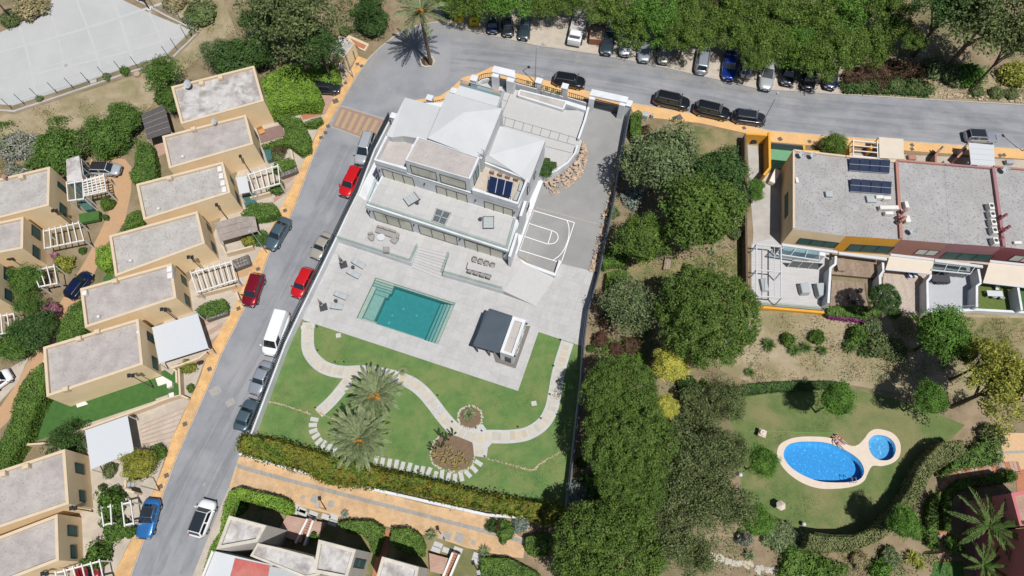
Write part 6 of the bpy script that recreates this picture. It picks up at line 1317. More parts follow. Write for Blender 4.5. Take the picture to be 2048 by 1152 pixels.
tag(slab('flat_roof', [(424, 1101), (545, 1130), (540, 1190), (398, 1190)], 5.2, 0, m_whitem), 'white ribbed lower roof at the bottom edge beside the road', 'roof'); tag(slab('red_roof', [(470, 1116), (545, 1132), (532, 1190), (450, 1190)], 5.25, 5.15, mat('faded_red_roof', (.42, .10, .09), (.36, .10, .09), scale=1, c3=(.45, .22, .17), scale3=.4)), 'faded red flat roof at the bottom edge', 'roof')
tag(slab('grey_roof', [(540, 1132), (620, 1150), (620, 1190), (530, 1190)], 5.3, 0, m_fablt), 'pale grey flat roof right of the faded red one', 'roof')
bq_ = empty('balustrade', G(412, 1130), 'white balustrade along the road edge of the bottom roof', 'balustrade')
for k in range(22): p = G(*l2((426, 1103), (404, 1160), k/21), 5.5); MB().box(p.x, p.y, 5.5, .1, .16, .6).obj('baluster', m_whitep, bq_)
MB().bar(G(426, 1103, 5.85), G(402, 1162, 5.85), .2, .1).obj('coping', m_whitep, bq_)
struct('bottom_yard', [(480, 1000), (580, 1008), (672, 1031), (775, 1053), (872, 1075), (935, 1096), (1024, 1115), (1040, 1230), (420, 1230), (440, 1040)], .010, m_drygrass)
# patios and brick stairs between the bottom houses
def patio(q, z, label, mt=m_terra): return tag(slab('patio', q, z, 0, mt), label, 'patio')
patio([(574, 1030), (612, 1038), (602, 1085), (553, 1068)], 1.0, 'terracotta patio between the first two bottom houses', m_pink); patio([(630, 1042), (650, 1045), (635, 1072), (618, 1068)], 1.0, 'small terracotta patio right of the brick stairs', m_pink)
patio([(858, 1106), (902, 1118), (890, 1150), (860, 1143)], 1.0, 'terracotta patio at the bottom right of the promenade', m_pink); patio([(763, 1056), (778, 1060), (776, 1100), (745, 1200), (735, 1200)], .05, 'narrow brick path between the two middle hedges')
for a, b, c, d, lb in (((618, 1037), (629, 1040), (611, 1090), (594, 1085), 'brick stairs with white side walls between bottom houses'), ((907, 1104), (920, 1108), (898, 1160), (886, 1156), 'brick stairs at the bottom right of the promenade')):
    r = empty('brick_stairs', G(*a), lb, 'stairs')
    for k in range(10):
        t0, t1 = k/10, (k+1)/10; MB().prism([W2(l2(a, d, t0), 1.2-.1*k), W2(l2(b, c, t0), 1.2-.1*k), W2(l2(b, c, t1), 1.2-.1*k), W2(l2(a, d, t1), 1.2-.1*k)], 1.2-.1*k, 0).obj('step', m_terra, r); 
        A_, B_ = G(*l2(a, d, t1), 1.22-.1*k), G(*l2(b, c, t1), 1.22-.1*k); MB().bar(A_, B_, .07, .03).obj('nosing', m_hole, r)
    for s, e in ((a, d), (b, c)): MB().bar(G(*s, 1.1), G(*e, .6), .22, 1.0).obj('side_wall', m_whitep, r)
for i, (x, y) in enumerate([(590, 1012), (588, 1022), (606, 1026), (604, 1020), (627, 1028), (625, 1036), (652, 1034), (668, 1034), (665, 1046), (876, 1090), (872, 1099), (894, 1101), (916, 1100), (955, 1112), (952, 1122)]):
    a_ = G(x, y); tag(MB().box(a_.x, a_.y, .04, 1.0, .55, .06, ANG).obj('paving_stone', m_path), 'pale paving stone, '+ORD[i]+' from the left below the promenade', 'paving stone', 'paving stones below the promenade')
# ================================================================== VEGETATION
LF = dict(
 mid=leafmat('leaf_mid_green', (.065, .125, .024), (.095, .16, .03), (.045, .095, .018)),
 bright=leafmat('leaf_bright_green', (.07, .15, .022), (.10, .19, .03), (.05, .11, .018)),
 street=leafmat('leaf_street_tree', (.075, .125, .02), (.11, .16, .028), (.055, .095, .018), isl=.5),
 dark=leafmat('leaf_dark_green', (.042, .085, .022), (.06, .11, .028), (.032, .068, .017)),
 pine=leafmat('pine_needles', (.066, .115, .02), (.095, .145, .026), (.045, .082, .015), isl=.3),
 olive=leafmat('leaf_grey_green', (.10, .135, .058), (.135, .17, .075), (.07, .10, .04), isl=.5),
 brown=leafmat('leaf_olive_brown', (.085, .115, .04), (.115, .14, .055), (.065, .085, .03), isl=.45),
 silver=leafmat('leaf_silver', (.17, .20, .17), (.22, .25, .21), (.12, .15, .12)),
 hedge=leafmat('hedge_leaf', (.075, .135, .022), (.10, .17, .03), (.055, .10, .018), isl=.35),
 lime=leafmat('hedge_lime', (.13, .23, .028), (.18, .28, .035), (.09, .17, .022), isl=.35),
 autumn=leafmat('hedge_rust_green', (.065, .105, .012), (.11, .135, .016), (.15, .115, .018), isl=.45, scale=.55),
 yellow=leafmat('leaf_yellow', (.34, .33, .06), (.42, .39, .08), (.26, .28, .05), isl=.3),
 yelgr=leafmat('leaf_yellow_green', (.19, .20, .03), (.26, .25, .05), (.09, .12, .02), isl=.5),
 purple=leafmat('flower_purple', (.20, .025, .16), (.26, .04, .20), (.06, .09, .03)),
 pinkfl=leafmat('flower_pink', (.40, .16, .26), (.32, .12, .20), (.08, .11, .03)),
 sage=leafmat('sage_hedge', (.12, .135, .05), (.16, .165, .07), (.09, .12, .04), isl=.35),
 lawnb=leafmat('lawn_blade', (.055, .10, .025), (.09, .125, .035), (.12, .13, .045)),
 maroon=leafmat('leaf_maroon', (.075, .035, .025), (.10, .05, .035), (.05, .045, .02)),
 dry=leafmat('dry_scrub', (.26, .22, .12), (.32, .27, .16), (.17, .17, .075), transl=.4),
 lilac=leafmat('lilac_scrub', (.26, .24, .26), (.20, .21, .15), (.13, .16, .08)),
 palm=leafmat('palm_leaf', (.125, .155, .075), (.17, .195, .10), (.09, .12, .05), isl=.3, transl=.15),
 palmg=leafmat('palm_leaf_green', (.05, .09, .02), (.075, .12, .028), (.04, .07, .016), isl=.3, transl=.15),
)
def quads_to_mesh(name, C, Nn, S, mt, asp=1.5, rng=RNG):
    """one leaf (a folded quad) per row of C, facing Nn, size S"""
    n = len(C); r = rng.normal(size=(n, 3)); Nn = Nn/np.maximum(np.linalg.norm(Nn, axis=1, keepdims=True), 1e-6)
    U = np.cross(Nn, r); U /= np.maximum(np.linalg.norm(U, axis=1, keepdims=True), 1e-6); V_ = np.cross(Nn, U); S = S.reshape(-1, 1)
    v = np.empty((n, 4, 3)); v[:, 0] = C-U*S*asp*.5; v[:, 1] = C-V_*S*.42+Nn*S*.1; v[:, 2] = C+U*S*asp*.5; v[:, 3] = C+V_*S*.42+Nn*S*.1
    me = bpy.data.meshes.new(name); me.vertices.add(n*4); me.vertices.foreach_set('co', v.reshape(-1)); me.loops.add(n*4); me.loops.foreach_set('vertex_index', np.arange(n*4, dtype=np.int32))
    me.polygons.add(n); me.polygons.foreach_set('loop_start', np.arange(0, n*4, 4, dtype=np.int32)); me.polygons.foreach_set('loop_total', np.full(n, 4, dtype=np.int32)); me.update(); me.materials.append(mt); return me
def crown_pts(n, clumps, cr, flat, seed, lo=-.35, rad=1.0, fill=.25, jit=.35, shell=.62):
    rg = np.random.default_rng(seed); d = rg.normal(size=(clumps*3, 3)); d /= np.linalg.norm(d, axis=1, keepdims=True); d = d[d[:, 2] > lo][:clumps]
    rr = rg.uniform(shell, 1.0, (len(d), 1)); rr[:int(len(d)*fill)] *= rg.uniform(.3, .8, (int(len(d)*fill), 1)); c = d*rr*rad*(1-cr*.55)
    wa = .05 if shell > .8 else .12; wob = 1+wa*np.sin(3*np.arctan2(c[:, 1], c[:, 0])+seed)+wa*.6*np.sin(5*np.arctan2(c[:, 1], c[:, 0])+2*seed); c[:, :2] *= wob[:, None]; c[:, 2] *= flat
    k = rg.integers(0, len(c), n); e = rg.normal(size=(n, 3)); e /= np.linalg.norm(e, axis=1, keepdims=True); e[:, 2] = np.where(e[:, 2] < -.3, -e[:, 2], e[:, 2])
    csz = cr*rg.uniform(.6, 1.25, len(c)); P_ = c[k]+e*(csz[k, None]*rg.uniform(.55, 1.05, (n, 1))); Nn = e+rg.normal(size=(n, 3))*jit+np.array([0, 0, .25]); s_ = np.percentile(np.hypot(P_[:, 0], P_[:, 1]), 96); P_[:, :2] /= s_; ni = n//5; d = rg.normal(size=(ni, 3)); d /= np.linalg.norm(d, axis=1, keepdims=True); d[:, 2] = np.abs(d[:, 2])-.15; Q = d*.80; Q[:, 2] *= flat; Q *= (1 if shell > .8 or cr in (.25, .34, .42) else .5); return np.vstack([P_, Q]), np.vstack([Nn, d+rg.normal(size=(ni, 3))*.4])
SPC = {  # leaves per unit crown, clumps, clump radius, flatness, leaf size, jitter
 'round': (9500, 100, .25, .85, .047, .5), 'dense': (26000, 300, .125, .74, .028, .5), 'loose': (8500, 80, .24, .8, .044, .8), 'feather': (9500, 60, .23, .6, .041, .6), 'bush': (1700, 34, .34, .75, .11, .4), 'small': (650, 16, .42, .8, .17, .5), 'ragged': (6500, 52, .28, .75, .047, .9)}
PC = {}
def crown_mesh(sp, lf, var):
    k = (sp, lf, var)
    if k not in PC:
        n, cl_, cr, fl_, ls, j = SPC[sp]; P_, Nn = crown_pts(n, cl_, cr, fl_, sum(map(ord, sp+lf))+var*17, jit=j, **(dict(lo=-.12, fill=.08, shell=.9) if sp == 'dense' else {})); rg = np.random.default_rng(var); PC[k] = quads_to_mesh('crown', P_, Nn, ls*np.concatenate([rg.uniform(.6, 1.35, n), rg.uniform(1.4, 2.4, n//5)]), LF[lf])
    return PC[k]
TR = {}
def trunk_mesh(var):
    if var not in TR:
        rg = np.random.default_rng(900+var); m = MB(); m.tube((0, 0, 0), (.02, .03, .55), .06, .04, 7)
        for k in range(6):
            a = k*1.05+rg.uniform(-.3, .3); p = Vector((.02, .03, rg.uniform(.4, .55))); q = p+Vector((math.cos(a)*.25, math.sin(a)*.25, rg.uniform(.2, .32))); m.tube(p, q, .03, .018, 5); m.tube(q, q+Vector((math.cos(a+.4)*.2, math.sin(a+.4)*.2, .14)), .018, .007, 4); m.tube(q, q+Vector((math.cos(a-.5)*.22, math.sin(a-.5)*.2, .1)), .016, .006, 4)
        TR[var] = m.mesh('trunk', m_bark)
    return TR[var]
TV = [0]
def tree(px, py, rpx, h, sp, lf, label, group=None, cat='tree', name=None, sy=1.0, rz=None, under=None):
    """crown seen centred on (px,py) with radius rpx, top at height h"""
    h = h*(1.45 if rpx > 28 and h > 4.4 and px > 560 and not group and lf != 'yellow' else 1.0); zc = h*.62; c = G(px, py, zc); R_ = rpx*mpp(px, py, zc)*1.0; TV[0] += 1; v = TV[0] % 3
    flat = SPC[sp][3]; zc2 = max(h-R_*flat, R_*flat*.55); c = G(px, py, zc2)
    r = empty(name or {'dense': 'pine_tree'}.get(sp, 'tree'), (c.x, c.y, 0), label, cat, group); o = bpy.data.objects.new('crown', crown_mesh(sp, lf, v)); COL.objects.link(o); o.parent = r; o.location = (0, 0, zc2); o.scale = (R_, R_*sy, R_*max(.7, min(1, (h-zc2)/max(R_*flat, .1)))); o.rotation_euler = (0, 0, rz if rz is not None else RNG.uniform(0, 6.28))
    t = bpy.data.objects.new('trunk', trunk_mesh(v)); COL.objects.link(t); t.parent = r; t.scale = (R_*1.1, R_*1.1, zc2*1.15); return r
def bush(px, py, rpx, h, lf, label, group=None, sx=1.0, rz=0, sp='bush', name='bush', cat='bush'):
    c = G(px, py, h*.4); R_ = rpx*mpp(px, py, h*.4); TV[0] += 1; o = bpy.data.objects.new(name, crown_mesh(sp, lf, TV[0] % 3)); COL.objects.link(o); o.location = (c.x, c.y, h*.35); o.scale = (R_*sx, R_, max(h*.75/ .75, .2)); o.rotation_euler = (0, 0, rz if rz else RNG.uniform(0, 6.28) if sx == 1 else 0); return tag(o, label, cat, group)
def leafvol(name, poly, z1, z0, lf, dens, ls, label=None, cat='hedge', parent=None, lump=.18, core=None, rng=RNG, kind=None):
    """clipped or loose hedge: leaves over the top and flanks of an outline (photo px at height z1), dark core inside"""
    q = [W2(p, z1) for p in poly]; xs = [p[0] for p in q]; ys = [p[1] for p in q]; A_ = area2(q); n = int(A_*dens); P_ = []
    while len(P_) < n:
        xx = rng.uniform(min(xs), max(xs), n); yy = rng.uniform(min(ys), max(ys), n)
        P_ += [(a, b) for a, b in zip(xx, yy) if inside((a, b), q)]
    P_ = np.array(P_[:n]); hgt = z1-z0; ph = np.sin(P_[:, 0]*1.7+P_[:, 1]*.9)*np.cos(P_[:, 1]*2.1-P_[:, 0]*.6)+.6*np.sin(P_[:, 0]*4.3)*np.sin(P_[:, 1]*3.9)
    Z = z1+lump*(ph-.3)-rng.uniform(0, .12, n)*hgt; Nn = rng.normal(size=(n, 3))*.35+np.array([0, 0, 1.0]); top = np.column_stack([P_, Z])
    per = []; pn = []; ctr = np.mean(q, axis=0)
    for i in range(len(q)):
        a, b = np.array(q[i]), np.array(q[(i+1) % len(q)]); L = np.linalg.norm(b-a); k = int(L*hgt*dens*.8)
        if k < 1: continue
        t = rng.uniform(0, 1, (k, 1)); p = a+(b-a)*t; nn = np.array([(b-a)[1], -(b-a)[0]])/max(L, .01)
        if inside(tuple((a+b)/2+nn*.05), q): nn = -nn
        per.append(np.column_stack([p+nn*rng.normal(0, lump*.45, (k, 1)), rng.uniform(z0, z1, k)])); pn.append(np.column_stack([np.tile(nn, (k, 1)), np.full(k, .3)])+rng.normal(size=(k, 3))*.5)
    P3 = np.vstack([top]+per); N3 = np.vstack([Nn]+pn); o0 = np.array([q[0][0], q[0][1], 0]); me = quads_to_mesh('foliage', P3-o0, N3, ls*rng.uniform(.6, 1.4, len(P3)), LF[lf])
    if parent is None: r = empty(name, tuple(o0), label, cat)
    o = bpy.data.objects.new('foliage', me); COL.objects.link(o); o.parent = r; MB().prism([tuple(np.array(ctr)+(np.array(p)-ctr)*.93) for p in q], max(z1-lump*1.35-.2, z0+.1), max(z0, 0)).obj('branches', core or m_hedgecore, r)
    return r
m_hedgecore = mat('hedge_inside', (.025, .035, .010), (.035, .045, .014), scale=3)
# ---- palms
def frond_mesh(L, droop, nl, wl, mt, seed, width=.05):
    rg = np.random.default_rng(seed); v = []; f = []; pts = []
    for i in range(nl+1):
        t = i/nl; pts.append(Vector((L*(t*.97), .0, L*(.34*t-droop*t*t))))
    def quad(a, b, c, d): k = len(v); v.extend([a, b, c, d]); f.append((k, k+1, k+2, k+3))
    for i in range(nl):
        p, q = pts[i], pts[i+1]; w_ = width*(1-.8*i/nl); quad(p+Vector((0, -w_, 0)), q+Vector((0, -w_*.9, 0)), q+Vector((0, w_*.9, 0)), p+Vector((0, w_, 0)))
        if i > 1:
            for s in (-1, 1):
                l_ = wl*math.sin(math.pi*min(1, .18+.82*i/nl))**.6*rg.uniform(.8, 1.1); tip = p+Vector((l_*.8, s*l_*.62, l_*rg.uniform(-.25, .12))); bw = .11+.02*rg.uniform(); quad(p, p+(tip-p)*.5+Vector((bw, 0, .03)), tip, p+(tip-p)*.5-Vector((bw, 0, 0)))
    me = bpy.data.meshes.new('frond'); me.from_pydata([tuple(a) for a in v], [], f); me.materials.append(mt); me.update(); return me
FR = {}
def palm(crown, base, z, R_, label, lf='palm', n=46, fruit=True, trunk=True, cat='palm tree', name='palm_tree', droop=.42, tr=.22, seed=1, skip=None):
    B_ = G(*base, 0); T = G(*crown, z); key = (round(R_, 1), lf, droop)
    if key not in FR: FR[key] = [frond_mesh(R_*s, d, 19, R_*.15, LF[lf], i) for i, (s, d) in enumerate(((1, droop), (.95, droop*1.25), (.9, droop*.7), (.8, droop*.35)))]
    r = empty(name, (B_.x, B_.y, 0), label, cat); rg = np.random.default_rng(seed)
    if trunk:
        m = MB(); k = 14; prev = Vector((B_.x, B_.y, 0))
        for i in range(k): nx = Vector((B_.x, B_.y, 0)).lerp(T, (i+1)/k); m.tube(prev, nx, tr*(1.15-.2*i/k), tr*(1.02-.2*i/k), 9); prev = nx
        m.obj('trunk', m_bark, r)
    for i in range(n):
        az = i*2.39996+rg.uniform(-.1, .1); ring = i/n; o = bpy.data.objects.new('frond', FR[key][3 if ring < .18 else int(rg.integers(0, 3))]); COL.objects.link(o); o.parent = r; o.location = T-B_
        o.rotation_euler = (rg.uniform(-.3, .3), -(.8-ring*1.05), az)
    if fruit:
        for k in range(2):
            a = 4.4+k*.9; m = MB()
            for j in range(26): p = T+Vector((math.cos(a)*.5+rg.normal(0, .17), math.sin(a)*.5-.1+rg.normal(0, .17), .75+rg.normal(0, .12))); m.tube(p, p+Vector((rg.normal(0, .1), rg.normal(0, .1), -.12)), .06, n=4)
            m.obj('fruit_bunch', m_fruit, r)
    return r
m_fruit = mat('orange_dates', (.62, .24, .02), (.5, .18, .02), scale=9)
palm((840, 24), (862, 130), 9.6, 4.4, 'tall date palm leaning on the roundabout island', n=34, seed=3, tr=.24)
a_ = [G(854+14*math.cos(t), 122+11*math.sin(t)) for t in np.linspace(0, 6.283, 19)[:-1]]; MB().poly([(p.x, p.y, .05) for p in a_]).obj('palm_island', m_soil, None, kind='structure')
r = empty('kerb_ring', G(854, 122), 'ring of pale stones round the foot of the roundabout palm', 'kerb ring')
for i in range(26): t = i*2*math.pi/26; stone(r, G(854+14*math.cos(t), 122+11*math.sin(t), .1), .42, PROCKS)
palm((752, 789), (776, 821), 7.5, 3.5, 'date palm with orange fruit in the lawn, nearer the pool deck', seed=5, n=44, droop=.3); palm((718, 876), (741, 901), 7.5, 3.8, 'date palm with drooping fronds in the lawn, nearer the long hedge', seed=9, n=46, droop=.34)
palm((1978, 1052), (1930, 1064), 6.0, 4.3, 'feathery green palm in the shade beside the pink house', lf='palmg', fruit=False, n=15, seed=4, tr=.16, droop=.5); palm((1968, 1130), (1930, 1135), 4.4, 2.6, 'small green palm at the bottom by the shaded patio', lf='palmg', fruit=False, n=12, seed=8, tr=.14, droop=.5)
def rosette(px, py, rpx, h, label, lf='palm', n=34, group=None, seed=None, name='yucca', cat='yucca'):
    R_ = rpx*mpp(px, py); seed = seed or int(px+py); rg = np.random.default_rng(seed); c = G(px, py, h*.5); v = []; f = []
    for i in range(n*3):
        a = rg.uniform(0, 6.283); e = rg.uniform(.1, 1.3); L = R_*rg.uniform(.75, 1.05); d = Vector((math.cos(a)*math.cos(e), math.sin(a)*math.cos(e), math.sin(e)*.8)); s = Vector((-math.sin(a), math.cos(a), 0))*.045*max(R_, .6); k = len(v); p0 = Vector((0, 0, h*.4)); mid = p0+d*L*.55; tip = p0+d*L+Vector((0, 0, -L*.18)); v += [p0-s*.6, mid-s, tip, mid+s]; f.append((k, k+1, k+2, k+3))
    me = bpy.data.meshes.new(name); me.from_pydata([tuple(a) for a in v], [], f); me.materials.append(LF[lf]); o = bpy.data.objects.new(name, me); COL.objects.link(o); o.location = (c.x, c.y, 0); return tag(o, label, cat, group)
# ---- hedges
def hedge(pts, z, lf, label, dens=150, ls=.13, lump=.12, z0=0): return leafvol('hedge', pts, z, z0, lf, dens, ls, label, lump=lump)
LH = [(478, 872), (500, 873), (560, 884), (630, 905), (700, 925), (780, 945), (860, 962), (930, 980), (1000, 995), (1060, 1005), (1120, 1012), (1132, 1030), (1128, 1046), (1085, 1040), (1040, 1028), (985, 1014), (950, 1008), (890, 1000), (850, 985), (790, 973), (740, 968), (690, 966), (650, 958), (600, 935), (560, 925), (520, 912), (478, 900)]
leafvol('hedge', LH, 2.2, .2, 'autumn', 105, .21, 'long rust and green hedge along the lower edge of the villa lawn', lump=.5)
for q, z, lf, lb in (([(440, 1062), (446, 1012), (458, 982), (478, 976), (520, 986), (560, 995), (580, 1005), (582, 1022), (572, 1028), (545, 1016), (500, 1003), (478, 998), (466, 1015), (458, 1040), (432, 1110), (416, 1145), (405, 1145), (420, 1095)], 1.7, 'lime', 'L-shaped clipped lime green hedge wrapping the first bottom house'),
    ([(675, 1046), (700, 1041), (745, 1043), (765, 1056), (762, 1080), (752, 1112), (744, 1103), (738, 1082), (722, 1066), (695, 1064)], 1.6, 'hedge', 'bright green hedge left of the narrow brick path'), ([(785, 1057), (820, 1058), (840, 1072), (848, 1090), (846, 1112), (820, 1108), (790, 1095), (780, 1080)], 1.6, 'hedge', 'bright green hedge right of the narrow brick path'),
    ([(1052, 1074), (1085, 1068), (1108, 1072), (1105, 1090), (1095, 1112), (1062, 1110), (1050, 1095)], 1.5, 'hedge', 'square green hedge block at the right end of the promenade'), ([(962, 1115), (1020, 1118), (1052, 1135), (1080, 1150), (1080, 1165), (960, 1160)], 1.4, 'hedge', 'green hedge at the bottom edge below the promenade end'),
    ([(505, 190), (524, 152), (560, 135), (585, 128), (600, 125), (608, 150), (628, 165), (640, 185), (634, 205), (600, 205), (560, 212), (540, 222), (528, 210)], 2.6, 'lime', 'broad bright green hedge mass beside the top tan house'), ([(612, 140), (640, 127), (668, 128), (678, 142), (676, 160), (650, 162), (615, 155)], 1.8, 'lime', 'clipped green hedge behind the dark parked car in the drive'),
    ([(541, 222), (600, 235), (608, 250), (618, 270), (620, 298), (600, 305), (575, 285), (530, 295), (522, 290), (570, 272), (568, 250)], 1.4, 'hedge', 'dark green clipped hedge sweeping round the timber deck'), ([(605, 246), (640, 232), (645, 240), (630, 250), (612, 250)], 1.0, 'hedge', 'small green hedge strip below the orange paving'),
    ([(548, 325), (575, 315), (586, 318), (588, 332), (560, 342), (546, 340)], 1.2, 'hedge', 'small clipped bush hedge by the stone-clad wall at the carport'), ([(482, 425), (500, 406), (545, 405), (556, 420), (552, 430), (510, 436), (482, 438)], 1.6, 'mid', 'spiky green hedge beside the reed canopy'),
    ([(391, 618), (412, 604), (445, 597), (453, 608), (450, 618), (420, 630), (398, 630)], 1.3, 'mid', 'spiky green hedge above the very large white awning'), ([(62, 740), (84, 725), (90, 760), (84, 790), (62, 830), (50, 870), (30, 900), (10, 935), (-20, 940), (-20, 900), (0, 880), (20, 840), (24, 810), (40, 770)], 2.2, 'hedge', 'tall green hedge along the path at the left of the turf lawn'),
    ([(112, 665), (122, 640), (140, 610), (158, 600), (165, 620), (168, 660), (150, 672), (128, 680), (112, 690)], 1.8, 'mid', 'green hedge behind the navy car and the pinkish roof'), ([(192, 495), (205, 490), (222, 488), (224, 510), (220, 535), (205, 540), (190, 525)], 1.6, 'lime', 'bright green hedge bush left of the plain gravel-roofed house'),
    ([(268, 330), (274, 280), (300, 285), (308, 320), (310, 350), (290, 362), (262, 360), (258, 345)], 1.8, 'mid', 'dense green hedge below the charcoal canopy'), ([(240, 460), (255, 430), (270, 420), (282, 422), (283, 440), (262, 452)], 1.3, 'hedge', 'small green hedge beside the alley bend'),
    ([(1441, 789), (1470, 775), (1530, 765), (1600, 762), (1670, 762), (1700, 768), (1640, 776), (1560, 780), (1490, 788), (1455, 802)], 1.0, 'dark', 'long low dark hedge above the communal pool lawn'),
    ([(1205, 503), (1240, 500), (1254, 512), (1252, 530), (1228, 528), (1207, 535)], 1.3, 'hedge', 'clipped dark green hedge block below the round garden tree'), ([(1215, 545), (1240, 540), (1255, 542), (1250, 560), (1225, 575), (1210, 582), (1213, 560)], 1.2, 'hedge', 'wedge-shaped clipped hedge beside the boundary wall'),
    ([(1263, 228), (1275, 220), (1283, 224), (1282, 262), (1270, 278), (1262, 262)], 1.7, 'hedge', 'narrow clipped hedge column beside the driveway gate'),
    ([(1655, 616), (1672, 612), (1740, 612), (1764, 618), (1764, 632), (1735, 636), (1690, 633), (1655, 628)], 1.1, 'mid', 'green hedge top along the front of the weathered deck'), ([(1655, 629), (1700, 632), (1762, 630), (1763, 638), (1720, 641), (1660, 634)], .8, 'purple', 'band of purple flowers hanging below the deck hedge'),
    ([(2005, 945), (2014, 955), (2010, 965), (1960, 970), (1935, 975), (1910, 990), (1900, 1020), (1903, 1060), (1892, 1060), (1890, 1010), (1900, 980), (1925, 958), (1970, 952)], 1.3, 'hedge', 'curved bright hedge inside the terracotta footpath')):
    hedge(q, z, lf, lb)
# big curved hedge round the pool lawn
CH = [(1925, 880), (1935, 905), (1895, 925), (1862, 950), (1845, 985), (1825, 1020), (1800, 1052), (1760, 1080), (1710, 1100), (1660, 1103), (1615, 1095), (1620, 1068), (1660, 1074), (1705, 1074), (1748, 1058), (1790, 1020), (1818, 985), (1838, 940), (1860, 908), (1885, 885)]
leafvol('hedge', CH, 2.8, 0, 'sage', 150, .14, 'tall sweeping olive hedge curving round the lower pool lawn', lump=.12)
leafvol('hedge', [(1885, 950), (1930, 935), (2000, 925), (2008, 918), (1998, 880), (1985, 870), (1965, 885), (1930, 905)], 1.4, 0, 'mid', 80, .15, 'green planting between the curved hedge and the terracotta footpath', lump=.4); leafvol('hedge', [(1862, 1090), (1856, 1050), (1860, 1010), (1872, 990), (1882, 985), (1876, 1020), (1878, 1060), (1880, 1100)], 1.2, 0, 'hedge', 100, .14, 'narrow green hedge left of the terracotta footpath', lump=.15)
for q, z, lf, lb in (([(1690, 140), (1730, 130), (1790, 118), (1840, 125), (1850, 145), (1800, 150), (1740, 155), (1695, 160)], 1.3, 'maroon', 'reddish shrub hedge on the bank above the road'), ([(1680, 160), (1760, 155), (1850, 160), (1870, 175), (1860, 188), (1780, 182), (1690, 180)], .8, 'dark', 'low dark ground hedge above the kerb of the upper road'), ([(1560, 1150), (1580, 1100), (1625, 1105), (1660, 1118), (1700, 1135), (1690, 1150)], 1.3, 'hedge', 'loose green shrubbery below the curved hedge'),
    ([(15, 322), (70, 345), (72, 365), (10, 345)], 1.0, 'lilac', 'greyish lilac scrub strip above the left house'), ([(0, 275), (40, 262), (75, 272), (80, 300), (50, 310), (0, 312)], 1.2, 'lilac', 'pale lilac flowering scrub at the left edge')):
    leafvol('hedge', q, z, 0, lf, 80, .16, lb, lump=.35)
